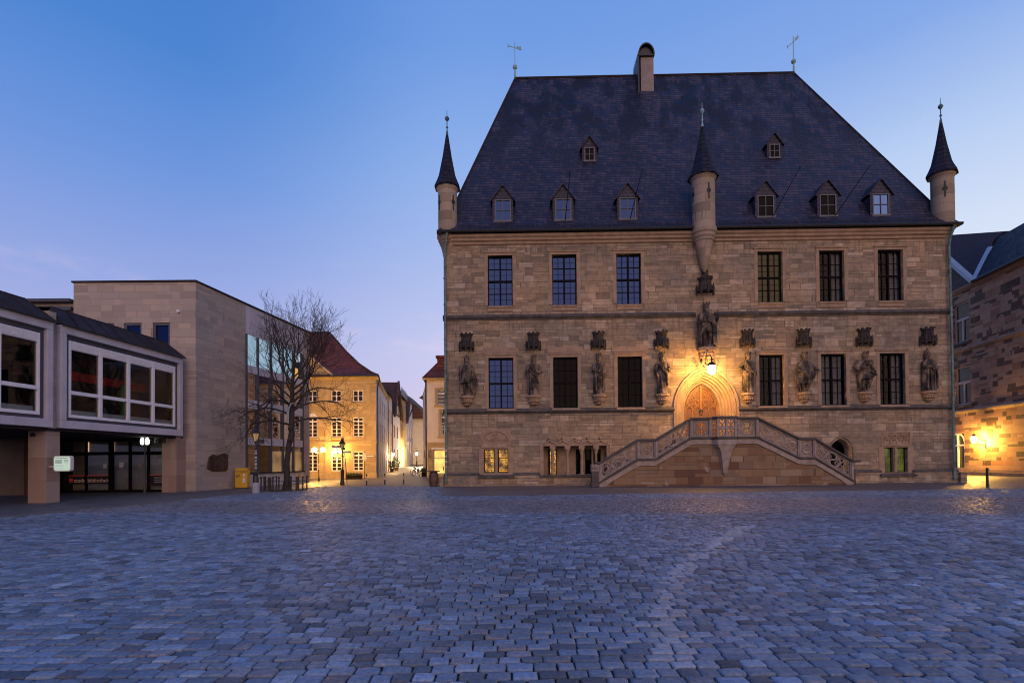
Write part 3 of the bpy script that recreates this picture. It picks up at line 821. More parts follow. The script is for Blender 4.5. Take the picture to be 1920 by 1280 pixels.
mb.mat(0).box(5.951, 10.449, -.10, .03, 0, .52); mb.mat(1).box(5.9, 10.5, -.2, .03, .521, .67)
mb.mat(0).box(-.35, -.141, -.35, .5, 0, .62); mb.box(W_ + .141, W_ + .5, -.35, .5, 0, .62)
mb.build('plinth', [MT['th_stone'], MT['th_dark']], TH)

# windows: a stone surround, a dark frame with glazing bars, glass panes
def th_window(u0, u1, z0, z1, glass, hood, curtain=0):
    w = u1 - u0
    f = MB(); y0, y1 = .20, .29
    f.box(u0, u0 + .06, y0, y1, z0, z1); f.box(u1 - .06, u1, y0, y1, z0, z1)
    f.box(u0 + .06, u1 - .06, y0, y1, z1 - .09, z1); f.box(u0 + .06, u1 - .06, y0, y1, z0, z0 + .06)
    c = (u0 + u1) / 2; zc = (z0 + z1) / 2
    f.box(c - .05, c + .05, y0 - .01, y1, z0 + .06, z1 - .09)
    for s in (-1, 1):
        a, b = (u0 + .06, c - .05) if s < 0 else (c + .05, u1 - .06)
        f.box(a, b, y0 - .008, y1 - .002, zc - .055, zc + .055)
        f.box((a + b) / 2 - .017, (a + b) / 2 + .017, y0 + .02, y1 - .01, z0 + .06, zc - .055)
        f.box((a + b) / 2 - .017, (a + b) / 2 + .017, y0 + .02, y1 - .01, zc + .055, z1 - .09)
        for q0, q1 in ((z0 + .06, zc - .055), (zc + .055, z1 - .09)):
            h = (q0 + q1) / 2
            f.box(a, b, y0 + .022, y1 - .012, h - .019, h + .019)
            for k in (.25, .75):
                hh = q0 + (q1 - q0) * k
                f.box(a, b, y0 + .05, y1 - .03, hh - .006, hh + .006)
    o = f.build('window', MT['dark_frame'], TH)
    p = MB(); p.quad((u0 + .03, .272, z0 + .03), (u1 - .03, .272, z0 + .03), (u1 - .03, .272, z1 - .03), (u0 + .03, .272, z1 - .03))
    p.build('pane', MT['clear_old'] if curtain else MT[glass], o, fix=False)
    if curtain:
        k = MB(); n = 40
        for a, b in (((u0 + .08, c - .02), (c + .08, u1 - .04)) if curtain == 1 else ((u1 - .52, u1 + .05),) if curtain == 2 else ((u0 - .05, u0 + .42), (u1 - .42, u1 + .05))):
            pts = [(a + (b - a) * i / n, .50 + .03 * sin(i * 1.7) + .015 * sin(i * .6)) for i in range(n + 1)]
            for q0, q1 in zip(pts[:-1], pts[1:]):
                k.quad((q0[0], q0[1], z0), (q1[0], q1[1], z0), (q1[0], q1[1], z1), (q0[0], q0[1], z1))
        k.build('curtain', MT['curtain'], o, fix=False, smooth=80)
    s = MB()
    s.box(u0 - .22, u0 - .001, -.03, .06, z0, z1); s.box(u1 + .001, u1 + .22, -.03, .06, z0, z1)
    s.box(u0 - .22, u1 + .22, -.032, .06, z1 + .001, z1 + .2)
    s.prism([(-.033, z1 + .14), (-.09, z1 + .17), (-.10, z1 + .24), (-.05, z1 + .27), (.02, z1 + .27), (.02, z1 + .14)], 'x', u0 - .26, u1 + .26)
    if hood: s.box(u0 - .36, u1 + .36, -.022, .05, z1 + .30, z1 + .66)
    if z0 > 8:
        s.prism([(.19, z0 - .001), (-.08, z0 - .04), (-.10, z0 - .12), (-.02, z0 - .19), (-.02, z0 - .28), (-.06, z0 - .33), (-.03, z0 - .40), (.02, z0 - .40), (.19, z0 - .40)], 'x', u0 - .02, u1 + .02)
    else:
        s.prism([(.19, z0 - .001), (-.17, z0 - .05), (-.19, z0 - .15), (.0, z0 - .2), (.19, z0 - .2)], 'x', u0 - .12, u1 + .12)
    s.build('window_surround', [MT['th_trim']], o, bev=.012)
    return o
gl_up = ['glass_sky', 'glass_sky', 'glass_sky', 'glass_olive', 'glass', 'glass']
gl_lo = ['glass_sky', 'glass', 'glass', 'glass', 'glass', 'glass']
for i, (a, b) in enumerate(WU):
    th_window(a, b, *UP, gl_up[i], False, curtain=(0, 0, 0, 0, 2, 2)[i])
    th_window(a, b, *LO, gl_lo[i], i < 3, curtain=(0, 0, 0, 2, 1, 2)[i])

# ---- ground floor windows
def twin_window(u0, u1, z0, z1, glass, name='leaded_window'):
    f = MB(); c = (u0 + u1) / 2
    for a, b in ((u0, c - .11), (c + .11, u1)):
        f.box(a, a + .045, .26, .33, z0, z1); f.box(b - .045, b, .26, .33, z0, z1)
        f.box(a + .045, b - .045, .26, .33, z0, z0 + .05); f.box(a + .045, b - .045, .26, .33, z1 - .05, z1)
        f.box(a + .045, b - .045, .27, .32, z0 + (z1 - z0) * .62, z0 + (z1 - z0) * .62 + .03)
    o = f.build(name, MT['dark_frame'], TH)
    p = MB()
    for a, b in ((u0, c - .11), (c + .11, u1)):
        p.quad((a + .04, .305, z0 + .04), (b - .04, .305, z0 + .04), (b - .04, .305, z1 - .04), (a + .04, .305, z1 - .04))
    p.build('pane', MT[glass], o, fix=False)
    s = MB()
    s.box(c - .11, c + .11, .05, .33, z0, z1); s.box(c - .06, c + .06, -.02, .05, z0, z1)
    s.box(u0 - .34, u0 - .001, -.05, .04, z0 - .12, z1 + .1); s.box(u1 + .001, u1 + .34, -.05, .04, z0 - .12, z1 + .1)
    s.box(u0 - .001, u1 + .001, -.045, .04, z1 + .002, z1 + .1)
    s.box(u0 - .2, u1 + .2, -.10, .04, z1 + .101, z1 + .2)
    s.build('window_surround', MT['th_trim'], o, bev=.015)
    return o
twin_window(2.42, 3.95, .83, 2.33, 'gold_glass')
twin_window(27.62, 29.08, .66, 2.22, 'green_glass')

# blind tracery panels over them
def tracery_panel(u0, u1, z0, z1, round_top):
    m = MB(); n = 16
    c = (u0 + u1) / 2; a = (u1 - u0) / 2
    m.box(u0 - .14, u1 + .14, -.012, .03, z0, z1 + .12)
    def ring(cx, cz, r, t, a0=0, a1=2 * pi, k=18):
        m.tube([(cx + r * cos(a0 + (a1 - a0) * i / k), -.035, cz + r * sin(a0 + (a1 - a0) * i / k)) for i in range(k + 1)], t, 5)
    if round_top:
        m.tube([(c + a * cos(pi * i / 20), -.03, z0 + .15 + (z1 - z0 - .15) * sin(pi * i / 20)) for i in range(21)], .05, 6)
        ring(c, z0 + .66 * (z1 - z0), .19, .025)
        for k in range(3):
            ring(c + .09 * cos(k * 2.09 + 1.57), z0 + .66 * (z1 - z0) + .09 * sin(k * 2.09 + 1.57), .075, .015)
    else:
        m.box(u0 - .05, u0, -.06, 0, z0, z1); m.box(u1, u1 + .05, -.06, 0, z0, z1); m.box(u0 - .05, u1 + .05, -.062, 0, z1 + .001, z1 + .06)
        for k in range(4):
            cx = u0 + (k + .5) * (u1 - u0) / 4
            ring(cx, z1 - .24, .17, .025); ring(cx - .05, z1 - .24, .07, .014); ring(cx + .06, z1 - .22, .07, .014)
    for k in range(4):
        w = (u1 - u0) / 4; a0 = u0 + k * w
        pts = arch_pts(a0 + w / 2, w / 2 * .92, z0 + .16, .2, 6)
        m.tube([(x, -.03, z) for x, z in pts], .026, 5); m.box(a0 - .02, a0 + .02, -.05, -.012, z0, z0 + .2)
        m.tube([(a0 + w * .28, -.03, z0 + .30), (a0 + w * .5, -.03, z0 + .19), (a0 + w * .72, -.03, z0 + .30)], .016, 4)
    m.build('tracery_panel', MT['th_trim'], TH, smooth=45)
tracery_panel(2.36, 4.0, 2.62, 3.50, True)
tracery_panel(27.62, 29.2, 2.42, 3.12, False)

# ---- loggia with slim columns left of the stairs
LOG = MB(); LOG.box(6.2, 10.2, .92, 1.0, .67, 2.5)
lo = LOG.build('loggia', MT['th_trim'], TH)
m = MB()
m.box(5.98, 6.199, -.05, .05, .67, 2.7); m.box(10.201, 10.42, -.05, .05, .67, 2.7); m.box(6.2, 10.2, -.045, .05, 2.501, 2.7)
for k in range(5):
    c = 6.2 + (k + .5) * .8
    pts = [(c - .40 + .8 * i / 12, -.07, 2.66 + (.13 * abs((i / 12 - .5) * 2) ** 2 - .0) * -1 + .16) for i in range(13)]
    m.tube([(c - .40, -.07, 2.60), (c - .30, -.07, 2.70), (c - .12, -.07, 2.74), (c, -.07, 2.86), (c + .12, -.07, 2.74), (c + .30, -.07, 2.70), (c + .40, -.07, 2.60)], .045, 6)
    if k < 4 or True:
        m.sphere((c, -.08, 2.99), .085, 8); m.tube([(c, -.07, 2.86), (c, -.07, 2.95)], .03, 6)
m.tube([(10.25, -.06, 2.62), (10.40, -.06, 2.55), (10.40, -.06, 2.0)], .05, 6)
m.build('hood_mould', MT['th_trim'], lo, smooth=40)
for c in (6.78, 7.72, 8.62, 9.53):
    m = MB()
    m.lathe([(.14, 0), (.14, .08), (.10, .12), (.12, .17), (.085, .22), (.08, 1.30), (.10, 1.33), (.085, 1.37), (.14, 1.52), (.17, 1.58), (.17, 1.66)], c, .02, 10, z0=.67)
    m.box(c - .18, c + .18, -.12, .18, 2.33, 2.50)
    m.build('column', MT['th_trim'], lo, smooth=40)
m = MB(); m.box(6.55, 6.60, .80, .918, .67, 2.5)
for a, b in ((6.62, 7.1), (8.35, 8.75), (8.95, 9.35), (9.5, 9.95)): m.box(a, a + .05, .82, .919, .67, 2.3); m.box(b - .05, b, .82, .919, .67, 2.3); m.box(a + .05, b - .05, .82, .919, 2.25, 2.3)
m.build('door_frame', MT['dark_frame'], lo)
m = MB(); m.quad((6.67, .905, .7), (7.05, .905, .7), (7.05, .905, 2.25), (6.67, .905, 2.25)); m.build('lit_pane', MT['gold_glass'], lo, fix=False)
m = MB()
for a, b in ((8.4, 8.70), (9.0, 9.30), (9.55, 9.90)): m.quad((a, .905, .7), (b, .905, .7), (b, .905, 2.25), (a, .905, 2.25))
m.build('dark_pane', MT['glass'], lo, fix=False)
m = MB(); m.quad((9.58, .90, 1.15), (9.86, .90, 1.15), (9.86, .90, 1.45), (9.58, .90, 1.45)); m.build('lit_glimpse', MT['gold_glass'], lo, fix=False)

# ---- portal
prof = [(1.95, 2.56, -.07), (1.95, 2.56, .0), (1.84, 2.44, .0), (1.80, 2.40, .10), (1.70, 2.30, .12), (1.66, 2.26, .30), (1.56, 2.16, .32), (1.52, 2.12, .45), (1.42, 2.02, .46),
        (1.36, 1.96, .62), (1.28, 1.88, .63), (1.22, 1.82, .76), (1.14, 1.74, .77), (1.06, 1.62, .95), (1.06, 1.62, 1.12)]
rings = []
for a, r, y in prof:
    pts = arch_pts(16.52, a, 4.80, r, 14)
    pts = [(pts[0][0], 2.85)] + pts + [(pts[-1][0], 2.85)]
    rings.append([(x, y, z) for x, z in pts])
m = MB(); m.loft(rings, cap=False, closed=False)
outer = [(x, -.07, z) for x, _, z in rings[0]]
hood = arch_pts(16.52, 2.06, 4.80, 2.68, 14); hood = [(hood[0][0], 2.85)] + hood + [(hood[-1][0], 2.85)]
m.loft([rings[0], [(x, -.09, z) for x, z in hood], [(x, .01, z) for x, z in hood]], cap=False, closed=False)
port = m.build('portal', MT['th_trim'], TH, smooth=28, fix=False)
# double oak door with carved tracery
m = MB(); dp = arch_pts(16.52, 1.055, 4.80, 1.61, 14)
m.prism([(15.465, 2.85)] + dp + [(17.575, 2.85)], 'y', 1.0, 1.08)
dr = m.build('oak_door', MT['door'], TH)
m = MB()
m.box(16.47, 16.57, .93, .999, 2.9, 6.38); m.box(15.48, 15.55, .95, .999, 2.9, 4.9); m.box(17.49, 17.56, .95, .999, 2.9, 4.9)
for u in (15.98, 17.04): m.box(u - .03, u + .03, .96, .999, 2.9, 4.75)
for s in (-1, 1):
    for k in range(2):
        c = 16.52 + s * (.27 + .50 * k)
        m.tube([(x, .975, z) for x, z in arch_pts(c, .22, 4.75, .28, 7)], .035, 5)
        m.tube([(c + .12 * cos(t * pi / 8), .975, 5.22 + .12 * sin(t * pi / 8)) for t in range(17)], .025, 5)
        m.tube([(c - .2, .975, 5.08), (c - .05, .975, 5.0), (c, .975, 4.86), (c + .05, .975, 5.0), (c + .2, .975, 5.08)], .025, 5)
    m.tube([(16.52 + s * .12, .975, 5.35), (16.52 + s * .40, .975, 5.45), (16.52 + s * .62, .975, 5.40)], .03, 5)
    for q in range(5):
        cx = 16.52 + s * (.17 + .11 * q); cz = 5.95 - .13 * q - .09 * (q % 2)
        if cz < 5.3: continue
        m.tube([(cx + .085 * cos(t * pi / 6), .975, cz + .085 * sin(t * pi / 6)) for t in range(13)], .022, 5)
    m.tube([(16.52 + s * .10, .975, 6.2), (16.52 + s * .22, .975, 5.9), (16.52 + s * .14, .975, 5.6)], .022, 5)
m.tube([(x, .975, z) for x, z in arch_pts(16.52, 1.0, 4.80, 1.54, 12)], .04, 5)
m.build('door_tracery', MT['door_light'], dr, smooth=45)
m = MB(); m.box(16.40, 16.64, .90, .94, 4.66, 4.80); m.sphere((16.52, .88, 4.5), .05, 8); m.build('door_handle', MT['black_metal'], dr)
m = MB(); m.box(16.90, 17.16, .975, .985, 4.02, 4.16); m.build('door_notice', MT['white_card'], dr)
# cellar arch right of the stairs
rings = []
for a, r, y in [(.80, 1.0, -.05), (.80, 1.0, .0), (.72, .92, .0), (.65, .85, .02), (.58, .76, .2), (.55, .72, .5)]:
    pts = arch_pts(24.9, a, 1.95, r, 10); pts = [(pts[0][0], 1.0)] + pts + [(pts[-1][0], 1.0)]
    rings.append([(x, y, z) for x, z in pts])
m = MB(); m.loft(rings, cap=False, closed=False); m.build('cellar_arch', MT['th_trim'], TH, smooth=30, fix=False)

# ---- roof
ez = 16.12
E0 = [(-.45, -.5, ez), (W_ + .45, -.5, ez), (W_ + .45, D_ + .5, ez), (-.45, D_ + .5, ez)]
E1 = [(.08, .36, 17.12), (W_ - .08, .36, 17.12), (W_ - .08, D_ - .36, 17.12), (.08, D_ - .36, 17.12)]
VR = D_ / 2
Rg = [(4.58, VR, RZ), (26.55, VR, RZ)]
m = MB()
for i in range(4):
    j = (i + 1) % 4; m.quad(E0[i], E0[j], E1[j], E1[i])
m.quad(E1[0], E1[1], Rg[1], Rg[0]); m.quad(E1[2], E1[3], Rg[0], Rg[1])
m.poly([E1[1], E1[2], Rg[1]]); m.poly([E1[3], E1[0], Rg[0]])
m.poly([(x, y, z - .08) for x, y, z in E0][::-1])
roof = m.build('roof', MT['slate'], TH, fix=True)
m = MB()
for a, b in ((E1[0], Rg[0]), (E1[1], Rg[1]), (E1[2], Rg[1]), (E1[3], Rg[0])): m.tube([a, b], .07, 6)
m.tube([Rg[0], Rg[1]], .10, 8)
m.build('ridge_capping', MT['zinc'], roof, smooth=40)
m = MB(); m.tube([(-.4, -.56, ez - .02), (15.72, -.56, ez - .02)], .10, 8); m.tube([(17.15, -.56, ez - .02), (W_ + .4, -.56, ez - .02)], .10, 8)
m.build('gutter', MT['gutter'], TH, smooth=40)
m = MB()       # snow guard fence
for a, b in ((.9, 15.5), (17.4, W_ - .9)):
    for k in range(4): m.tube([(a, -.30 + .0 * k, ez + .28 + .07 * k), (b, -.30, ez + .28 + .07 * k)], .009, 4)
    n = int((b - a) / .16)
    for i in range(n + 1):
        x = a + (b - a) * i / n; m.tube([(x, -.30, ez + .26), (x, -.30, ez + .50)], .007, 4)
    for i in range(int((b - a) / 1.6) + 1):
        x = a + .1 + 1.6 * i; m.bar((x, -.42, ez + .10), (x, -.27, ez + .54), .035, .02)
m.build('snow_guard', MT['iron_bars'], roof, fix=False)

def roof_v(z): return .36 + (z - 17.12) * (VR - .36) / (RZ - 17.12)
def dormer(u, z, w, he, h, glass):
    """slate hung gabled dormer with its window"""
    vf = roof_v(z) - .02; a = w / 2
    m = MB()
    vb = roof_v(z + he) + .3; vt = roof_v(z + h) + .3
    P = lambda x, v, zz: (u + x, v, zz)
    wf = a - .14
    # front with opening
    m.quad(P(-a, vf, z), P(-wf, vf, z), P(-wf, vf, z + he), P(-a, vf, z + he)); m.quad(P(wf, vf, z), P(a, vf, z), P(a, vf, z + he), P(wf, vf, z + he))
    m.quad(P(-wf, vf, z), P(wf, vf, z), P(wf, vf, z + .06), P(-wf, vf, z + .06))
    m.poly([P(-a, vf, z + he), P(a, vf, z + he), P(0, vf, z + h)])
    zt = z + he - .05
    m.quad(P(-wf, vf, zt), P(wf, vf, zt), P(wf, vf, z + he), P(-wf, vf, z + he))
    for s in (-1, 1):
        m.poly([P(s * a, vf, z), P(s * a, vf, z + he), P(s * a, vb, z + he), P(s * (a + .0), roof_v(z), z)])
        m.quad(P(s * (a + .55), roof_v(z) - .02, z - .05), P(s * a, vf + .05, z), P(s * a, vb, z + he), P(s * (a + .12), vb - .05, z + he - .1))
        r0 = (s * (a + .14), z + he - .13); r1 = (0, z + h + .07)
        m.quad(P(r0[0], vf - .13, r0[1]), P(r1[0], vf - .13, r1[1]), P(r1[0], vt, r1[1]), P(r0[0], vb, r0[1]))
        m.quad(P(r0[0], vf - .13, r0[1]), P(r1[0], vf - .13, r1[1]), P(r1[0], vf - .13, r1[1] - .09), P(r0[0], vf - .13, r0[1] - .09))
        m.quad(P(r0[0], vf - .13, r0[1] - .09), P(r1[0], vf - .13, r1[1] - .09), P(r1[0], vf, r1[1] - .09), P(r0[0], vf, r0[1] - .09))
    d = m.build('dormer', MT['slate'], TH, fix=False)
    f = MB(); y0, y1 = vf - .025, vf + .05
    zb = z + .06
    f.box(u - wf, u - wf + .07, y0, y1, zb, zt); f.box(u + wf - .07, u + wf, y0, y1, zb, zt); f.box(u - wf + .07, u + wf - .07, y0, y1, zt - .07, zt); f.box(u - wf - .06, u + wf + .06, y0 - .05, y1, zb - .07, zb + .05)
    f.box(u - .02, u + .02, y0 + .01, y1, zb + .05, zt - .07); f.box(u - wf + .07, u + wf - .07, y0 + .012, y1, (zb + zt) / 2 - .02, (zb + zt) / 2 + .02)
    f.build('dormer_window', MT['blue_steel'], d)
    p = MB(); p.quad((u - wf, vf + .03, zb), (u + wf, vf + .03, zb), (u + wf, vf + .03, zt), (u - wf, vf + .03, zt)); p.build('pane', MT[glass], d, fix=False)
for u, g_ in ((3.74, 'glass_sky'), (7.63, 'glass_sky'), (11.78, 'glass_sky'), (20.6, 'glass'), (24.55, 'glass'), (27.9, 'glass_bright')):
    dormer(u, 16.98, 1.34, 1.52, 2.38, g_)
for u in (9.74, 22.55): dormer(u, 22.35, 1.0, 1.08, 1.78, 'glass')
# flag poles leaning out of four dormers
for u in (7.75, 11.9, 20.95, 24.9):
    m = MB(); m.tube([(u, .1, 17.0), (u, -3.3, 18.3)], [.03, .02], 6); m.sphere((u, -3.32, 18.31), .04, 6); m.build('flag_pole', MT['black_metal'], TH, smooth=50)

# ---- chimney with barrel cap
m = MB(); m.box(14.30, 15.28, 6.95, 8.4, 29.4, 32.65)
ch = m.build('chimney', MT['chimney'], TH)
m = MB(); m.prism([(6.6, 29.2), (6.72, 29.75), (6.95, 30.0), (8.4, 30.0), (8.4, 29.2)], 'x', 14.1, 15.45); m.build('chimney_foot', MT['slate'], ch)
m = MB(); n = 14
arc = [(14.70 + .64 * cos(pi * i / n), 32.72 + .92 * sin(pi * i / n)) for i in range(n + 1)]
inn = [(14.70 + .56 * cos(pi * i / n), 32.72 + .82 * sin(pi * i / n)) for i in range(n + 1)]
for i in range(n):
    for y0_, y1_ in ((6.75, 8.55),):
        m.quad((arc[i][0], y0_, arc[i][1]), (arc[i + 1][0], y0_, arc[i + 1][1]), (arc[i + 1][0], y1_, arc[i + 1][1]), (arc[i][0], y1_, arc[i][1]))
        m.quad((inn[i][0], y0_, inn[i][1]), (inn[i + 1][0], y0_, inn[i + 1][1]), (inn[i + 1][0], y1_, inn[i + 1][1]), (inn[i][0], y1_, inn[i][1]))
        m.quad((arc[i][0], y0_, arc[i][1]), (arc[i + 1][0], y0_, arc[i + 1][1]), (inn[i + 1][0], y0_, inn[i + 1][1]), (inn[i][0], y0_, inn[i][1]))
m.box(14.08, 15.33, 6.78, 8.54, 32.652, 32.75); m.box(14.05, 14.15, 6.8, 8.5, 29.6, 32.65)
m.prism([(14.15, 32.75), (15.25, 32.75), (15.22, 33.0), (15.0, 33.35), (14.7, 33.52), (14.4, 33.35), (14.18, 33.0)], 'y', 7.0, 8.3)
m.build('chimney_cap', MT['gutter'], ch, smooth=40, fix=False)

# ---- turrets
def turret(u, v, r, zb, zs, ztip, zcorb, rc, name='turret', slits=(0,), down=1.0, fin='copper', tipc=False):
    m = MB()
    h = zb - zcorb
    m.lathe([(.06, zcorb), (r * .34, zcorb + .12 * h), (r * .62, zcorb + .52 * h), (r * .80, zcorb + .70 * h), (r * .88, zcorb + .70 * h + .02), (r * .88, zcorb + .76 * h), (r * 1.0, zcorb + .80 * h), (r * 1.0, zcorb + .86 * h), (r * 1.12, zcorb + .90 * h), (r * 1.12, zb),
             (r, zb + .05), (r, zs - .28), (r * 1.05, zs - .24), (r * 1.18, zs - .06), (r * 1.18, zs)], u, v, 24)
    t = m.build(name, MT['turret_stone'], TH, smooth=30)
    m = MB(); hz = ztip - zs
    m.lathe([(rc * .9, zs - .02), (rc, zs - .06), (rc * .99, zs + .05), (rc * .82, zs + .10 * hz), (rc * .66, zs + .2 * hz), (rc * .36, zs + .55 * hz), (.05, zs + hz)], u, v, 8, a0=pi / 8)
    m.build('spire', MT['slate_plain'], t, smooth=25)
    m = MB()
    m.lathe([(.10, ztip - .45), (.065, ztip), (.035, ztip + .1), (.03, ztip + .2), (.085, ztip + .28), (.03, ztip + .36), (.03, ztip + .68), (.10, ztip + .75), (.15, ztip + .86), (.10, ztip + .97), (.02, ztip + 1.03), (.014, ztip + 1.42)], u, v, 10)
    m.build('finial', MT[fin], t, smooth=40)
    m = MB()
    for a in slits:
        ca, sa = cos(a), sin(a)
        def Q(x, z): return (u + x * ca + (r + .012) * sa, v + x * sa * 1.0 - (r + .012) * ca, z)
        zc = zs - 1.15
        m.quad(Q(-.045, zc - .5), Q(.045, zc - .5), Q(.045, zc + .5), Q(-.045, zc + .5))
        m.poly([(lambda q: (q[0] + .004 * sa, q[1] - .004 * ca, q[2]))(Q(.14 * cos(k * pi / 5), zc + .03 + .16 * sin(k * pi / 5))) for k in range(10)])
    m.build('arrow_slit', MT['black_ink'], t, fix=False)
    return t
MT['turret_stone'] = masonry('turret_sandstone', [(0, (.27, .21, .155)), (.4, (.37, .29, .215)), (.8, (.45, .355, .27)), (1, (.31, .26, .205))], h=.55, W=1.2, joint=(.2, .155, .13), jw=.012, split=2, stain=.35, stain_col=(.18, .15, .13), warp=.05)
turret(.17, .25, .615, 16.15, 19.25, 22.92, 14.1, .86, slits=(.75, -.85))
turret(16.44, -.28, .70, 16.05, 19.35, 22.75, 13.35, .96, slits=(.15, -1.35), fin='copper_light')
turret(31.78, .25, .615, 16.3, 19.55, 23.1, 14.6, .86, slits=(-.45, .9))
# weather vanes
for u, ang in ((4.58, -.55), (26.55, .85)):
    m = MB(); m.tube([(u, VR, RZ - .1), (u, VR, RZ + 1.1)], [.09, .04], 8); m.sphere((u, VR, RZ + .9), .19, 10); m.tube([(u, VR, RZ + 1.1), (u, VR, RZ + 2.9)], .03, 6)
    wv = m.build('weather_vane', MT['copper_light'], TH, smooth=40)
    m = MB(); ca, sa = cos(ang), sin(ang)
    def Q(x, z): return (u + x * .72, VR + .3 * x * sa, RZ + 2.45 + z * 1.0 + x * math.tan(ang) * .6)
    m.tube([Q(-.75, .0), Q(.75, .0)], .025, 5)
    m.prism([(0, 0), (1, 0), (1, 1)], 'y', 0, .01) if False else None
    pts = [Q(-.8, -.16), Q(-.55, .0), Q(-.8, .16)]; m.add(pts + [(x, y + .02, z) for x, y, z in pts], [(0, 1, 2), (5, 4, 3), (0, 1, 4, 3), (1, 2, 5, 4), (2, 0, 3, 5)])
    pts = [Q(.1, .0), Q(.25, .22), Q(.45, .16), Q(.62, .30), Q(.70, .05), Q(.45, -.06)]; k = len(pts)
    m.add(pts + [(x, y + .02, z) for x, y, z in pts], [tuple(range(k)), tuple(range(2 * k - 1, k - 1, -1))] + [(i, (i + 1) % k, k + (i + 1) % k, k + i) for i in range(k)])
    m.build('vane_arrow', MT['copper_light'], wv)
# lightning rods, gutters pipes
for pts in ([(.22, -.55, 16.0), (.10, -.35, 15.3), (.02, -.16, 14.7), (.02, -.16, 13.6), (.02, -.22, 10.9), (.02, -.22, .2)], [(31.85, -.55, 16.0), (31.80, -.3, 15.4), (31.80, -.16, 14.9), (31.80, -.22, 10.9), (31.80, -.22, .2)]):
    m = MB(); m.tube(pts, .075, 8)
    for z in (13.2, 11.5, 9.3, 7.2, 5.2, 3.2): m.tube([(pts[-1][0], -.2, z), (pts[-1][0], -.2, z + .08)], .10, 8)
    dpipe = m.build('downpipe', MT['copper'], TH, smooth=40)
    if pts[0][0] < 1:
        m = MB()
        for z, h in ((2.2, .16), (1.85, .10), (1.5, .14), (1.2, .08)): m.tube([(.02, -.22, z), (.02, -.22, z + h)], .080, 8)
        m.build('sticker', MT['poster'], dpipe)

# ---- consoles and canopies of the statues
SU = [1.36, 5.62, 9.75, 13.74, 19.15, 22.68, 26.45, 30.40]
def console(u, z0, z1, r):
    m = MB(); h = z1 - z0
    m.lathe([(.05, z0), (r * .42, z0 + .08 * h), (r * .52, z0 + .26 * h), (r * .48, z0 + .34 * h), (r * .78, z0 + .52 * h), (r * .85, z0 + .66 * h), (r * .8, z0 + .70 * h), (r, z0 + .8 * h), (r, z1 - .02), (r * .96, z1)], u, -.06, 8, a0=pi / 8)
    for k in range(-3, 4):
        a = k * .42; m.sphere((u + r * .68 * sin(a), -.06 - r * .68 * cos(a), z0 + .42 * h), .07, 6); m.sphere((u + r * .45 * sin(a), -.06 - r * .45 * cos(a), z0 + .2 * h), .05, 6)
    return m.build('statue_console', MT['th_trim'], TH, smooth=35)
def canopy(u, z0, z1, r):
    m = MB(); h = z1 - z0
    m.lathe([(r * .9, z0 + .16 * h), (r * .98, z0 + .22 * h), (r * .86, z0 + .42 * h), (r * .66, z0 + .50 * h), (r * .60, z0 + .80 * h), (r * .74, z0 + .84 * h), (r * .76, z0 + .92 * h), (r * .5, z0 + .95 * h)], u, -.08, 8, a0=pi / 8)
    for k in range(-2, 3):
        a = k * pi / 4 + pi / 8 * 0
        cx, cy = u + r * .92 * sin(a), -.08 - r * .92 * cos(a)
        m.tube([(cx, cy, z0), (cx, cy, z0 + .35 * h)], [.05, .07], 5)
        m.tube([(cx, cy, z0 + .35 * h), (cx, cy, z0 + .60 * h)], [.075, .01], 5); m.sphere((cx, cy, z0 + .46 * h), .06, 5)
        b = a + pi / 8
        if k < 2:
            px_, py_ = u + r * .90 * sin(b), -.08 - r * .90 * cos(b)
            m.tube([(cx, cy, z0 + .10 * h), (px_, py_, z0 + .36 * h), (u + r * .92 * sin(a + pi / 4), -.08 - r * .92 * cos(a + pi / 4), z0 + .10 * h)], .045, 5)
            m.tube([(px_, py_, z0 + .36 * h), (px_, py_, z0 + .52 * h)], [.05, .02], 5)
        tx_, ty_ = u + r * .72 * sin(a), -.08 - r * .72 * cos(a)
        m.box(tx_ - .06, tx_ + .06, ty_ - .05, ty_ + .05, z0 + .92 * h, z1)
        m.box(u + r * .6 * sin(a) - .03, u + r * .6 * sin(a) + .03, -.08 - r * .6 * cos(a) - .03, -.08 - r * .6 * cos(a) + .03, z0 + .5 * h, z0 + .84 * h)
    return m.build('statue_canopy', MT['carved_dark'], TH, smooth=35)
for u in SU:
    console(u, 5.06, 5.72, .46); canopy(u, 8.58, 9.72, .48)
console(16.55, 7.55, 8.62, .58)
cn = canopy(16.55, 11.98, 13.1, .58)
m = MB(); m.lathe([(.42, 12.98), (.30, 13.15), (.2, 13.22), (.15, 13.45), (.2, 13.5), (.13, 13.58), (.06, 13.8)], 16.55, -.1, 8); m.build('canopy_pinnacle', MT['carved_dark'], cn, smooth=35)
m = MB()       # pierced tracery hanging under the middle console
for s in (-1, 1):
    for k in range(2):
        x0 = 16.55 + s * (.14 + .3 * k)
        m.tube([(x0 - .15, -.35, 7.75), (x0 - .1, -.35, 7.5), (x0, -.35, 7.38), (x0 + .1, -.35, 7.5), (x0 + .15, -.35, 7.75)], .035, 5); m.tube([(x0, -.35, 7.4), (x0, -.33, 7.2)], [.04, .015], 5)
m.build('hanging_tracery', MT['th_trim'], TH, smooth=40)
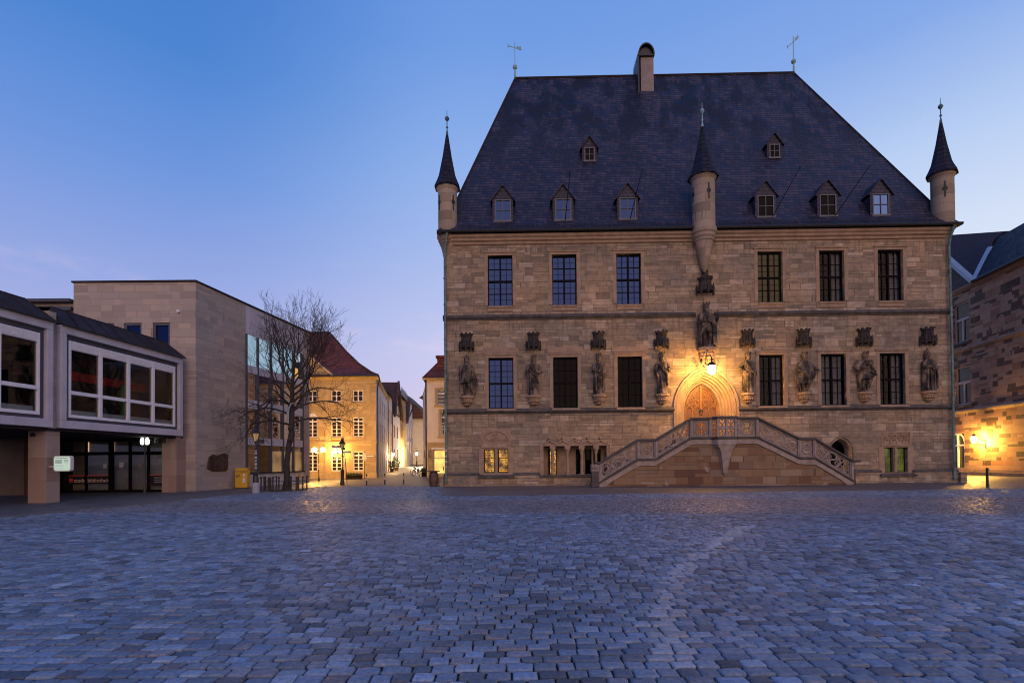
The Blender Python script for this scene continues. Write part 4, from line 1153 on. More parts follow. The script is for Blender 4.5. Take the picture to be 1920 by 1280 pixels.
# ------------------------------------------------------------------ entrance staircase (two flights meeting at a landing)
ST = thing('entrance_staircase', 'double stone staircase with pierced tracery balustrade climbing to the town hall door', 'staircase', (-4.2, 34.0, 0), radians(-.9))
VF = -2.4
RU = [9.38, 11.66, 12.72, 14.80, 18.70, 21.12, 22.0, 24.2]
RZt = [1.46, 2.80, 2.80, 4.04, 4.04, 2.80, 2.80, 1.46]
def top_z(u): return float(np.interp(u, RU, RZt))
def base_z(u): return top_z(u) - 1.22
def strip_poly(us, lo, hi):
    return [(u, lo(u)) for u in us] + [(u, hi(u)) for u in reversed(us)]
us = RU
m = MB()     # flank wall under the flights
m.prism([(9.62, 0)] + [(u, max(.02, base_z(u) - .34)) for u in [9.62, 11.66, 12.72, 14.80, 18.70, 21.12, 22.0, 23.95]] + [(23.95, 0)], 'y', VF + .10, -.15)
m.build('flank_wall', MT['stair_stone'], ST)
m = MB()
m.prism([(9.36, 0.0), (9.75, 0)] + [(u, base_z(u) - .36) for u in (10.12, 11.74, 12.66, 14.86, 18.64, 21.06, 22.06, 23.5)] + [(23.85, 0), (24.22, 0), (24.22, .2)] + [(u, base_z(u) - .05) for u in (24.2, 22.0, 21.12, 18.70, 14.80, 12.72, 11.66, 9.38)], 'y', VF + .02, VF + .30)
m.build('string_band', MT['tracery'], ST, bev=.02)
m = MB()     # dark drip moulding on top of the band
m.prism([(u, base_z(u) - .05) for u in RU] + [(u, base_z(u) + .07) for u in reversed(RU)], 'y', VF - .07, VF + .32)
m.build('drip_moulding', MT['rail'], ST, bev=.02)
m = MB()
m.prism([(9.05, top_z(9.38) - .02)] + [(u, top_z(u) - .14) for u in RU] + [(24.62, top_z(24.2) - .14), (24.62, top_z(24.2)), ] + [(u, top_z(u)) for u in reversed(RU)] + [(9.05, top_z(9.38) + .05)], 'y', VF - .08, VF + .36)
m.build('handrail', MT['rail'], ST, bev=.03)
# balustrade panels
def panel(u0, u1, big=False):
    m = MB(); yc = VF + .12; uc = (u0 + u1) / 2
    def P(u, t): return (u, yc, base_z(u) + .09 + t * .98)
    for t0, t1 in ((0, .07), (.93, 1.0)):
        m.loft([[(u, VF + .06, P(u, t0)[2]), (u, VF + .2, P(u, t0)[2]), (u, VF + .2, P(u, t1)[2]), (u, VF + .06, P(u, t1)[2])] for u in (u0, u1)])
    R = .40 if big else min(.40, (u1 - u0) / 2 - .04)
    def circ(cu, ct, r, w, a0=0, a1=2 * pi, k=22):
        zc = base_z(cu) + .09 + ct * .98
        sl = (base_z(cu + .1) - base_z(cu - .1)) / .2 * .6
        m.tube([(cu + r * cos(a0 + (a1 - a0) * i / k), yc, zc + r * sin(a0 + (a1 - a0) * i / k) + sl * r * cos(a0 + (a1 - a0) * i / k)) for i in range(k + 1)], w, 6)
    circ(uc, .5, R, .055)
    sgn = 1 if uc < 16.7 else -1
    for s in (1, -1):
        circ(uc + sgn * s * R * .0, .5 + s * R * .51, R * .5, .045, pi / 2 if s > 0 else -pi / 2, (pi / 2 + sgn * pi) if s > 0 else (-pi / 2 + sgn * pi), 12)
        circ(uc + sgn * s * R * .5, .5 + s * .10, R * .24, .03, 0, 2 * pi, 10)
        circ(uc - sgn * s * R * .62, .5 - s * -.16, R * .17, .03, 0, 2 * pi, 8)
    # corner leaves
    for su in (-1, 1):
        for tt in (0.1, .9):
            e = u0 + .03 if su < 0 else u1 - .03
            q = uc + su * R * .72
            a = P(e, tt); b = P(q, .5 + (tt - .5) * .78)
            m.tube([a, ((a[0] + b[0]) / 2, yc, (a[2] + b[2]) / 2 + (.02 if tt > .5 else -.02)), b], .035, 5)
    if big:
        for su in (-1, 1):
            c = uc + su * (R + (u1 - u0) / 2) / 2
            e = u0 if su < 0 else u1
            m.tube([P(uc + su * R, .5), P(c, .86), P(e, .95)], .04, 5); m.tube([P(uc + su * R, .5), P(c, .14), P(e, .05)], .04, 5)
            circ(c + su * .06, .5, .17, .035, 0, 2 * pi, 12); circ(c - su * .02, .80, .09, .025, 0, 2 * pi, 8); circ(c - su * .02, .20, .09, .025, 0, 2 * pi, 8)
            m.tube([P(c + su * .23, .5), P(e, .5)], .035, 5)
            m.tube([P(e, .75), P(c + su * .14, .58)], .03, 5); m.tube([P(e, .25), P(c + su * .14, .42)], .03, 5)
    # carved half-solid web behind the bars
    m.loft([[(u, yc + .035, P(u, .0)[2]), (u, yc + .05, P(u, .0)[2]), (u, yc + .05, P(u, .18)[2]), (u, yc + .035, P(u, .18)[2])] for u in (u0, u1)])
    m.loft([[(u, yc + .035, P(u, .84)[2]), (u, yc + .05, P(u, .84)[2]), (u, yc + .05, P(u, 1)[2]), (u, yc + .035, P(u, 1)[2])] for u in (u0, u1)])
    for su in (-1, 1):
        e = u0 if su < 0 else u1; k = uc + su * (R + (.35 if big else .02))
        for tt in (0.0, 1.0):
            m.add([P(e, tt), P(k, tt), P(e, .5 + (tt - .5) * .25)] if big else [P(e, tt), P(uc + su * .05, tt), P(e, .5 + (tt - .5) * .1)], [(0, 1, 2)])
    m.build('balustrade_panel', MT['tracery'], ST, smooth=40, fix=False)
for a, b, big in ((9.5, 11.56, True), (11.80, 12.60, False), (12.86, 14.68, True), (14.94, 15.86, False), (17.66, 18.56, False), (18.84, 21.0, True), (21.24, 21.88, False), (22.12, 24.08, True)): panel(a, b, big)
for u in (9.44, 11.68, 12.73, 14.82, 15.94, 17.58, 18.68, 21.12, 22.0, 24.14):
    m = MB(); m.box(u - .10, u + .10, VF + .01, VF + .27, base_z(u) - .02, top_z(u) - .10); m.box(u - .045, u + .045, VF - .035, VF + .011, base_z(u) + .1, top_z(u) - .16)
    m.build('post', MT['tracery'], ST, bev=.015)
# bowed pulpit front in the middle of the landing
B = [(15.95, VF + .10), (16.22, VF - .34), (17.30, VF - .34), (17.57, VF + .10)]
def bow(z0, z1, off, name, mat, bev=.02):
    m = MB(); c = (16.76, VF + .1)
    P = [(x + (x - c[0]) * off, y - (off * .8 if y < VF else -.05)) for x, y in B]
    m.prism(P, 'z', z0, z1); return m.build(name, mat, ST, bev=bev)
bow(3.925, 4.08, .08, 'handrail', MT['rail']); bow(2.74, 2.885, .08, 'drip_moulding', MT['rail']); bow(2.42, 2.739, .02, 'string_band', MT['tracery'])
m = MB()
for x, y in ((15.98, VF + .02), (16.25, VF - .30), (16.76, VF - .30), (17.27, VF - .30), (17.54, VF + .02)): m.box(x - .06, x + .06, y - .05, y + .06, 2.885, 3.925)
m.build('post', MT['tracery'], ST)
for x0, x1 in ((16.31, 16.70), (16.82, 17.21)):
    m = MB(); y = VF - .29; c = (x0 + x1) / 2; w = (x1 - x0) / 2
    for s in (1, -1):
        zc = 3.405 + s * .28
        m.tube([(c - w, y, zc + s * .2), (c - w * .55, y, zc), (c - w * .25, y, zc - s * .02), (c, y, zc - s * .2), (c + w * .25, y, zc - s * .02), (c + w * .55, y, zc), (c + w, y, zc + s * .2)], .035, 5)
        m.tube([(c - w, y, zc - s * .24), (c, y, zc - s * .17), (c + w, y, zc - s * .24)], .035, 5)
        m.tube([(c - w * .3, y, zc + s * .22), (c, y, zc + s * .10), (c + w * .3, y, zc + s * .22)], .025, 5)
    m.box(x0, x1, y - .03, y + .03, 3.36, 3.45); m.box(x0, x1, y - .03, y + .03, 2.885, 2.95); m.box(x0, x1, y - .03, y + .03, 3.86, 3.925)
    m.build('balustrade_panel', MT['tracery'], ST, smooth=40)
for s in (-1, 1):
    m = MB(); a = Vector((16.76 + s * .78, VF + .04, 0)); b = Vector((16.76 + s * .54, VF - .28, 0))
    for k in range(4):
        z = 2.95 + k * .24
        m.tube([(a.x, a.y, z), ((a.x + b.x) / 2, (a.y + b.y) / 2, z + .2), (b.x, b.y, z)], .035, 5)
    m.build('balustrade_panel', MT['tracery'], ST, smooth=40)
m = MB(); rings = []
for z, w, y in ((2.42, .72, -.30), (2.30, .66, -.28), (2.22, .52, -.26), (1.9, .40, -.20), (1.4, .27, -.12), (.95, .18, -.05), (.80, .20, -.05), (.74, .15, -.02), (.6, .05, .06)):
    rings.append([(16.76 - w, VF + .2, z), (16.76 - w * .72, VF + y, z), (16.76 + w * .72, VF + y, z), (16.76 + w, VF + .2, z)])
m.loft(rings); m.build('corbel', MT['tracery'], ST, smooth=25)
# end piers
for u0, u1, y in ((8.93, 9.36, VF), (24.24, 24.66, -1.9)):
    m = MB(); m.mat(0).box(u0 - .04, u1, y - .02, y + .52, 0, .28); m.box(u0, u1, y + .02, y + .48, .281, .92); m.mat(1).box(u0 - .01, u1 + .002, y + .01, y + .49, .921, 1.34)
    for k in range(3): m.sphere((u0 + .08 + .13 * k, y + .0, 1.12), .06, 6)
    m.build('pier', [MT['rail'], MT['tracery']], ST, bev=.02)
# steps and landing behind the balustrade
m = MB()
m.box(14.75, 18.75, VF + .31, -.12, 2.5, 2.86)
for k in range(8):
    for a, b, z0, z1 in ((9.6, 11.7, .10, 1.58), (12.7, 14.75, 1.58, 2.86)):
        n = 8; dz = (z1 - z0) / n; dx = (b - a) / n
        m.box(a + k * dx, a + (k + 1) * dx + .02, VF + .31, -.16, max(0, z0 + k * dz - .3), z0 + (k + 1) * dz)
        ma, mb_ = 33.5 - (a + (k + 1) * dx) - .02, 33.5 - (a + k * dx)
        m.box(ma, mb_, VF + .31, -.16, max(0, z0 + k * dz - .3), z0 + (k + 1) * dz)
m.box(11.7, 12.7, VF + .31, -.16, 1.3, 1.58); m.box(20.8, 21.8, VF + .31, -.16, 1.3, 1.58)
m.build('steps', MT['tracery'], ST)

# ------------------------------------------------------------------ lantern over the door
LN = thing('hanging_lantern', 'glowing glass lantern hanging on an iron bracket above the town hall portal', 'lantern', (-4.2, 34.0, 0), radians(-.9))
lu, lv, lz = 16.42, -1.35, 7.08
m = MB(); m.lathe([(.05, -.34), (.16, -.30), (.22, -.12), (.245, .14), (.19, .24), (.08, .26)], lu, lv, 10, z0=lz); lg = m.build('lamp_glass', MT['lantern_glow'], LN, smooth=40)
m = MB()
for k in range(6):
    a = k * pi / 3; m.tube([(lu + .17 * cos(a), lv + .17 * sin(a), lz - .32), (lu + .235 * cos(a), lv + .235 * sin(a), lz - .1), (lu + .26 * cos(a), lv + .26 * sin(a), lz + .16)], .013, 4)
m.lathe([(.275, lz + .16), (.27, lz + .21), (.12, lz + .40), (.05, lz + .44), (.03, lz + .55), (.05, lz + .6), (.01, lz + .68)], lu, lv, 10); m.sphere((lu, lv, lz - .38), .05, 6)
m.build('lantern_cage', MT['black_metal'], LN, smooth=40)
m = MB(); m.tube([(lu, -.05, lz + .78), (lu, -.5, lz + .95), (lu, -1.1, lz + .90), (lu, lv, lz + .66)], .025, 5); m.tube([(lu, -.05, lz + .3), (lu, -.35, lz + .5), (lu, -.55, lz + .90)], .02, 5)
for k in range(3): m.tube([(lu, -.2 - .2 * k + .07 * cos(t * pi / 5), lz + .66 + .05 * k + .07 * sin(t * pi / 5)) for t in range(10)], .012, 4)
m.build('bracket', MT['black_metal'], LN, smooth=40)
# ------------------------------------------------------------------ the nine statues (front face: -v)
def shells_to_statue(name, shells, label, u, z, mat=None, vox=.017, extra=(), v=-.16, scale=1.0):
    t = thing(name, label, 'statue', (0, 0, 0), 0, 'stone rulers along the town hall front')
    t.matrix_world = TH_M @ Matrix.Translation((u, v, z)) @ Matrix.Scale(scale, 4)
    o = shells.build('figure', MT['statue'], t, fix=True)
    r = o.modifiers.new('Remesh', 'REMESH'); r.mode = 'VOXEL'; r.voxel_size = vox; r.use_smooth_shade = True
    s = o.modifiers.new('Smooth', 'SMOOTH'); s.factor = .25; s.iterations = 1
    for nm, mb_, mt in extra: mb_.build(nm, mt, t, smooth=40)
    return t
TH_M = Matrix.Translation((-4.2, 34.0, 0)) @ Matrix.Rotation(radians(-.9), 4, 'Z')

def folds(m, secs, n=72, amp=.06, k=9, ph=0.0, twist=.5):
    rings = []
    z_top = secs[-1][0]; z_bot = secs[0][0]
    for (z, rx, ry, ox, oy) in secs:
        f = 1 - (z - z_bot) / max(.01, z_top - z_bot)
        rings.append([(ox + rx * (1 + 1.5 * amp * f * (1 - 2 * abs(sin((k * a + ph + twist * z * 3) / 2)) ** .8) + amp * .5 * f * sin((2 * k + 1) * a + 1.3 + ph)) * cos(a),
                       oy + ry * (1 + 1.5 * amp * f * (1 - 2 * abs(sin((k * a + ph + twist * z * 3) / 2)) ** .8)) * sin(a), z) for a in [2 * pi * i / n for i in range(n)]])
    m.loft(rings)
def head(m, z, ox=0, oy=0, crown=None, beard=False, hair=True, helm=False):
    """head centred at height z (half height .19)"""
    m.lathe([(.085, z - .30), (.08, z - .16)], ox, oy + .02, 12)
    rings = []
    for dz, rx, ry, o in ((-.19, .05, .06, -.05), (-.16, .085, .10, -.04), (-.10, .115, .13, -.02), (0, .135, .155, 0), (.09, .132, .155, .01), (.15, .10, .12, .015), (.19, .03, .04, .02)):
        rings.append([(ox + rx * cos(a), oy + o + ry * sin(a), z + dz) for a in [2 * pi * i / 16 for i in range(16)]])
    m.loft(rings)
    m.tube([(ox, oy - .14, z + .03), (ox, oy - .185, z - .045)], [.02, .032], 6)               # nose
    m.tube([(ox - .09, oy - .125, z + .045), (ox, oy - .15, z + .05), (ox + .09, oy - .125, z + .045)], .022, 6)   # brow
    for s in (-1, 1):
        m.sphere((ox + s * .055, oy - .125, z + .005), .022, 6); m.sphere((ox + s * .14, oy + .01, z), .03, 6)
    m.tube([(ox - .045, oy - .135, z - .095), (ox + .045, oy - .135, z - .095)], .018, 5)
    if hair:
        m.loft([[(ox + rx * cos(a), oy + .05 + ry * sin(a), z + dz) for a in [2 * pi * i / 16 for i in range(16)]] for dz, rx, ry in ((-.24, .13, .08), (-.1, .17, .13), (.06, .165, .15), (.17, .12, .13), (.21, .05, .05))])
    if beard:
        m.loft([[(ox + rx * cos(a), oy - .09 + ry * sin(a), z + dz) for a in [2 * pi * i / 12 for i in range(12)]] for dz, rx, ry in ((-.40, .03, .03), (-.30, .085, .06), (-.16, .12, .07), (-.07, .10, .05))])
    if crown:
        h, r = crown
        m.lathe([(r, z + .11), (r * 1.08, z + .13), (r * 1.05, z + .17), (r * 1.15, z + .17 + h)], ox, oy, 16)
        for q in range(6):
            a = q * pi / 3 + .3; m.tube([(ox + r * 1.1 * cos(a), oy + r * 1.1 * sin(a), z + .12 + h), (ox + r * 1.2 * cos(a), oy + r * 1.2 * sin(a), z + .26 + h)], [.05, .02], 5)
    if helm:
        m.lathe([(.17, z + .03), (.175, z + .10), (.13, z + .22), (.03, z + .28)], ox, oy, 14); m.tube([(ox, oy - .16, z + .12), (ox, oy, z + .34), (ox, oy + .16, z + .12)], .035, 5)
def arm(m, sh, el, ha, r=.105, hand=True, sleeve=0.0):
    m.tube([sh, el], [r * 1.1, r * .85], 10); m.sphere(el, r * .86, 8); m.tube([el, ha], [r * .85 + sleeve, r * .6 + sleeve * 1.2], 10); m.sphere(sh, r * 1.15, 8)
    if hand:
        h = Vector(ha); d = (h - Vector(el)).normalized()
        m.sphere(tuple(h + d * .06), .075, 8)
        for q in (-1, 0, 1): m.tube([tuple(h + d * .08 + Vector((.03 * q, 0, 0))), tuple(h + d * .17 + Vector((.035 * q, -.02, -.03)))], [.026, .02], 5)
def legs(m, hip=1.15, sp=.13, bend=.03, r=.125):
    for s, b in ((-1, 0), (1, bend)):
        m.tube([(s * sp * .8, 0, hip), (s * sp, -.05 - b, hip * .55), (s * sp * 1.05, 0, .12)], [r * 1.15, r * .86, r * .55], 10)
        m.sphere((s * sp, -.06 - b, hip * .55), r * .85, 8); m.tube([(s * sp * 1.05, .03, .34), (s * sp, .03, .6)], [r * .7, r * .8], 8)
        m.tube([(s * sp * 1.05, .03, .07), (s * sp * 1.4, -.24, .055)], [.085, .065], 8)
def base(m, r=.36):
    m.lathe([(r, 0), (r * 1.02, .05), (r * .9, .09)], 0, 0, 12, sy=.8)
H_ = 2.32
robe = lambda w=1.0: [(.06, .33 * w, .26, 0, 0), (.35, .31 * w, .25, 0, 0), (.9, .30 * w, .24, 0, 0), (1.35, .28 * w, .22, 0, 0), (1.65, .29 * w, .21, 0, 0), (1.88, .31, .20, 0, 0), (2.0, .24, .16, 0, 0), (2.08, .10, .10, 0, 0)]
def torso(m): folds(m, [(1.02, .25, .19, 0, 0), (1.3, .22, .17, 0, 0), (1.6, .28, .20, 0, -.01), (1.86, .31, .19, 0, 0), (2.0, .24, .15, 0, 0), (2.08, .10, .10, 0, 0)], amp=.0)
def skirt(m, z0=.82, w=.36, k=11): folds(m, [(z0, w, w * .8, 0, 0), (z0 + .2, w * .86, w * .68, 0, 0), (1.28, .23, .18, 0, 0), (1.36, .22, .17, 0, 0)], amp=.09, k=k)
def cloak(m, w=.42, z0=.1, back=.14, amp=.07): folds(m, [(z0, w, .14, 0, back), (.8, w * .95, .15, 0, back), (1.4, w * .85, .16, 0, back), (1.85, .36, .17, 0, back * .7), (2.04, .2, .12, 0, back * .4)], amp=amp, k=7, ph=.6)
SZ = 5.72
# knight with shield
m = MB(); base(m); legs(m, 1.2, .13, .06); torso(m); skirt(m); head(m, H_, .0, -.02, helm=True); cloak(m, .40, .75)
arm(m, (-.33, 0, 1.86), (-.42, -.02, 1.42), (-.42, -.12, 1.02)); arm(m, (.33, 0, 1.86), (.44, .0, 1.45), (.36, -.16, 1.15))
sh = MB(); rings = []
for k in range(9):
    t = k / 8; w = .30 * sin(pi * (.5 + .5 * t) * .98 + .0) if False else .27 * (1 - abs(2 * t - 1) ** 2.4) + .02
    rings.append([(.42 - w, -.10 + .08, .12 + 1.35 * t), (.42, -.22 + .08, .12 + 1.35 * t), (.42 + w, -.10 + .08, .12 + 1.35 * t), (.42, -.03 + .08, .12 + 1.35 * t)])
sh.loft(rings)
sw = MB(); sw.tube([(-.43, -.18, 1.18), (-.45, -.10, .2)], [.03, .02], 5); sw.tube([(-.53, -.17, 1.02), (-.33, -.17, 1.02)], .025, 5)
shells_to_statue('statue', m, 'stone knight with bare legs, short tunic and tall shield, outermost on the left', SU[0], SZ, extra=[('shield', sh, MT['statue']), ('sword', sw, MT['statue'])])
# draped figure with one arm across
m = MB(); base(m); folds(m, robe(.95), amp=.085, k=8, twist=.9); head(m, H_, .02, -.03, crown=(.03, .14)); m.tube([(-.26, -.1, 1.95), (.0, -.27, 1.55), (.36, -.15, 1.42)], [.10, .12, .12], 8); m.tube([(-.22, -.15, 1.6), (.1, -.27, 1.2), (.3, -.18, .7)], [.07, .10, .05], 8)
arm(m, (-.32, 0, 1.85), (-.42, -.05, 1.45), (-.38, -.18, 1.18)); arm(m, (.33, 0, 1.85), (.47, -.04, 1.52), (.22, -.25, 1.42), sleeve=.03); m.tube([(-.42, -.2, 1.3), (-.42, -.16, .1)], .025, 5)
shells_to_statue('statue', m, 'stone figure in draped robe with wreathed head, second statue from the left', SU[1], SZ)
# crowned with straight long mantle
m = MB(); base(m); folds(m, robe(.9), amp=.07, k=10, twist=.1); head(m, H_, 0, -.03, crown=(.09, .14)); cloak(m, .37, .08)
arm(m, (-.30, 0, 1.85), (-.36, -.10, 1.5), (-.10, -.28, 1.45), sleeve=.03); arm(m, (.30, 0, 1.85), (.37, -.08, 1.48), (.12, -.28, 1.32), sleeve=.03); m.tube([(-.27, -.12, 1.9), (-.22, -.28, 1.0), (-.2, -.30, .12)], .06, 6); m.tube([(.27, -.12, 1.9), (.22, -.28, 1.0), (.2, -.30, .12)], .06, 6)
shells_to_statue('statue', m, 'crowned stone king with long straight mantle, hands held at the chest', SU[2], SZ)
# robed with tall hat, lit side
m = MB(); base(m); folds(m, robe(1.0), amp=.09, k=7, twist=.7); head(m, H_, 0, -.03, crown=(.12, .13)); m.tube([(-.28, -.1, 1.95), (-.05, -.28, 1.6), (.2, -.25, 1.2), (.28, -.2, .5)], [.09, .11, .09, .05], 8)
arm(m, (-.33, 0, 1.85), (-.42, -.03, 1.42), (-.36, -.2, 1.12), sleeve=.02); arm(m, (.33, 0, 1.85), (.43, -.06, 1.46), (.34, -.27, 1.52), sleeve=.03); m.sphere((.35, -.36, 1.60), .085, 8)
shells_to_statue('statue', m, 'stone king in draped robe beside the arch, just left of the lantern', SU[3], SZ)
# arm akimbo
m = MB(); base(m); folds(m, robe(.92), amp=.08, k=9, twist=-.4); head(m, H_, .0, -.03, crown=(.02, .13)); cloak(m, .38, .1)
arm(m, (-.32, 0, 1.87), (-.56, -.02, 1.58), (-.28, -.16, 1.36)); arm(m, (.32, 0, 1.87), (.40, -.02, 1.42), (.36, -.14, 1.1), sleeve=.03); m.tube([(-.2, -.16, 1.95), (.05, -.26, 1.5), (.3, -.14, 1.25)], [.06, .08, .07], 8)
shells_to_statue('statue', m, 'robed stone figure with hand on hip, just right of the portal arch', SU[4], SZ)
# wide cloak spread by the arm
m = MB(); base(m, .38); legs(m, 1.0, .17, .08, .12); folds(m, [(.55, .42, .2, .02, .02), (.9, .50, .27, .02, 0), (1.3, .48, .28, .0, 0), (1.65, .42, .26, 0, 0), (1.9, .32, .21, 0, 0), (2.06, .12, .12, 0, 0)], amp=.08, k=7, twist=.8); head(m, H_, .02, -.03, crown=(.0, .13))
arm(m, (.3, 0, 1.82), (.48, -.05, 1.58), (.74, -.12, 1.42), sleeve=.03); m.prism([(.40, 1.65), (.78, 1.38), (.70, 1.22), (.55, .85), (.42, .8)], 'y', -.1, .06); arm(m, (-.3, 0, 1.82), (-.46, -.12, 1.4), (-.25, -.28, 1.3), sleeve=.05)
m.tube([(-.42, -.1, .95), (-.46, -.05, .4), (-.36, 0, .1)], [.12, .08, .05], 7)
shells_to_statue('statue', m, 'stone ruler in a broad cloak spread wide by one outstretched arm', SU[5], SZ)
# flaring coat, bare leg, sash
m = MB(); base(m, .33); legs(m, 1.15, .10, .05, .12); torso(m); skirt(m, .78, .40, 9); head(m, H_, .06, -.03, crown=(.0, .12)); m.tube([(-.3, .05, 1.95), (-.52, 0, 1.6), (-.38, -.1, 1.3)], [.16, .24, .16], 9); m.tube([(-.34, .08, 1.4), (-.30, .1, .1)], [.18, .13], 8)
arm(m, (.32, 0, 1.86), (.50, .02, 1.5), (.58, -.08, 1.18)); m.tube([(.35, .02, 1.3), (.62, -.02, 1.05), (.40, 0, .95)], [.10, .08, .06], 7); m.tube([(.5, -.1, 1.1), (.22, .02, .2)], .028, 5); arm(m, (-.3, 0, 1.86), (-.5, -.1, 1.55), (-.25, -.28, 1.5), sleeve=.05)
m.prism([(-.15, 1.92), (.34, 1.98), (.36, 1.72), (-.05, 1.62)], 'y', -.27, -.1)
shells_to_statue('statue', m, 'stone figure in flaring short coat with puffed sleeve, second statue from the right', SU[6], SZ)
# long hooded mantle
m = MB(); base(m, .4); folds(m, [(.05, .42, .24, 0, 0), (.5, .44, .26, 0, 0), (1.1, .45, .27, 0, 0), (1.6, .42, .25, 0, 0), (1.85, .34, .21, 0, 0), (2.05, .18, .14, 0, 0)], amp=.06, k=8, twist=.05); head(m, H_ - .04, -.08, -.06, crown=None); m.lathe([(.17, 2.16), (.16, 2.36), (.06, 2.62), (.02, 2.70)], -.09, -.0, 10)
for x in (-.26, -.08, .12, .28): m.tube([(x, -.25, 1.5), (x * 1.1, -.30, .8), (x * 1.15, -.29, .1)], .05, 6)
m.tube([(-.30, -.12, 1.88), (.0, -.3, 1.5), (.3, -.2, 1.6)], [.08, .1, .08], 7); arm(m, (-.3, 0, 1.8), (-.4, -.15, 1.5), (-.08, -.33, 1.5), sleeve=.03); arm(m, (.3, 0, 1.8), (.42, -.12, 1.45), (.1, -.33, 1.38), sleeve=.03)
shells_to_statue('statue', m, 'stone figure in long closed mantle with pointed hood, outermost on the right', SU[7], SZ)
# the emperor over the door
m = MB(); base(m, .42); legs(m, 1.2, .14, .07, .135); torso(m); skirt(m, .86, .36, 8); head(m, H_, 0, -.04, crown=(.08, .15), beard=True); cloak(m, .50, .06, .12)
for s in (-1, 1): m.tube([(s * .3, -.08, 1.95), (s * .42, -.12, 1.2), (s * .44, -.12, .15)], [.12, .13, .13], 8)
arm(m, (-.36, 0, 1.86), (-.46, -.06, 1.42), (-.36, -.28, 1.30), sleeve=.02); arm(m, (.36, 0, 1.86), (.50, -.04, 1.5), (.52, -.30, 1.62), sleeve=.02); m.sphere((-.38, -.36, 1.40), .09, 8); m.tube([(.52, -.38, 1.3), (.52, -.38, 2.1)], .025, 5); m.tube([(-.25, -.2, 1.55), (.25, -.2, 1.45)], .07, 7)
shells_to_statue('statue', m, 'bearded crowned stone emperor in cloak standing high above the door', 16.55, 8.62, v=-.22, scale=1.08)
# ------------------------------------------------------------------ modern library on the left
LB = thing('library', 'modern sandstone library with two projecting window boxes and a long glazed side', 'library', (-17.8, 30.0, 0), 0)
# (local: x right, y away; origin at the free corner of the stone block)
dS = Vector((.1464, .9892, 0)); nS = Vector((.9892, -.1464, 0))          # along the side front / outwards
def SD(s, z, o=0.0): p = dS * s + nS * o; return (p.x, p.y, z)
TOP = 11.85
m = MB()
# front of the block with its row of windows
fr = [(-4.05, -3.05, 7.3, 9.55), (-2.42, -1.45, 7.3, 9.55), (-5.6, -4.6, 7.3, 9.55)]
wall_grid(m, fr, -6.9, 0, 0, TOP, 0.0, .25)
def sq(m, s0, s1, z0, z1, o=0.0): m.quad(SD(s0, z0, o), SD(s1, z0, o), SD(s1, z1, o), SD(s0, z1, o))
sq(m, 0, 4.42, 0, TOP); sq(m, 11.42, 12.25, 0, TOP, .02); m.quad(SD(4.42, 0), SD(4.42, TOP), SD(4.42, TOP, -.5), SD(4.42, 0, -.5))
m.quad(SD(11.42, 0, .02), SD(11.42, TOP, .02), SD(11.42, TOP, -.5), SD(11.42, 0, -.5)); m.quad(SD(12.25, 0, .02), SD(12.25, TOP, .02), SD(12.25, TOP, -6), SD(12.25, 0, -6))
m.quad((-6.9, 0, 0), (-6.9, 12, 0), (-6.9, 12, TOP), (-6.9, 0, TOP))
m.build('wall', MT['lib_stone'], LB, fix=False)
a = SD(12.25, 0, .05); m = MB()
m.prism([(-6.98, -.08), (.06, -.08), (a[0] + .05, a[1]), (a[0] - 7, a[1] + .5), (-6.98, 12)], 'z', TOP + .002, TOP + .09)
m.build('roof_edge', MT['zinc'], LB)
for u0, u1, z0, z1 in fr:
    f = MB(); f.box(u0, u0 + .12, .06, .2, z0, z1); f.box(u1 - .12, u1, .06, .2, z0, z1); f.box(u0 + .12, u1 - .12, .06, .2, z1 - .14, z1); w = f.build('window', MT['blue_steel'], LB)
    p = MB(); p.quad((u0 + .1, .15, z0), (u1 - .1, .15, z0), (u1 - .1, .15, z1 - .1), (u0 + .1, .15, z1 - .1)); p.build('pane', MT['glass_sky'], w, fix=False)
m = MB(); m.box(-1.0, -.85, -.14, -.001, 10.1, 10.25); m.build('security_camera', MT['white_card'], LB)
# glazed side: bands, mullions, panes
m = MB()
P = [SD(4.421, 0, .0), SD(11.419, 0, .0), SD(11.419, 0, -.25), SD(4.421, 0, -.25)]
m.prism([(p[0], p[1]) for p in P], 'z', 9.98, TOP - .02); m.build('parapet_panel', MT['lavender'], LB); m = MB()
for z0, z1, o in ((7.47, 7.97, .03), (5.16, 5.71, .03), (2.78, 3.27, .03), (0.03, .88, .0)):
    P = [SD(4.421, 0, o), SD(11.419, 0, o), SD(11.419, 0, o - .25), SD(4.421, 0, o - .25)]
    m.prism([(p[0], p[1]) for p in P], 'z', z0, z1)
m.build('concrete_band', MT['concrete'], LB)
ms = [4.47, 5.68, 7.16, 8.62, 9.98, 11.30]
for s in ms:
    q = MB(); P = [SD(s - .085, 0, .045), SD(s + .085, 0, .045), SD(s + .085, 0, -.15), SD(s - .085, 0, -.15)]
    q.prism([(p[0], p[1]) for p in P], 'z', .95, 9.97); q.build('mullion', MT['blue_steel'], LB)
mats = {0: 'glass_low', 1: 'glass_mirror', 2: 'glass_mirror', 3: 'glass_mirror'}
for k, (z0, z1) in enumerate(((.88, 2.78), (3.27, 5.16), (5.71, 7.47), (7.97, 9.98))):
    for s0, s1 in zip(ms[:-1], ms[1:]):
        q = MB(); sq(q, s0 + .08, s1 - .08, z0, z1, -.06); q.build('pane', MT['sky_glow' if k == 3 and s0 < 9 else mats[k]], LB, fix=False)
for s0, s1 in ((7.3, 8.5), (8.75, 9.85), (10.1, 11.2)):
    q = MB(); sq(q, s0, s1, .96, 2.4, -.054); q.build('lit_pane', MT['warm_low'], LB, fix=False)
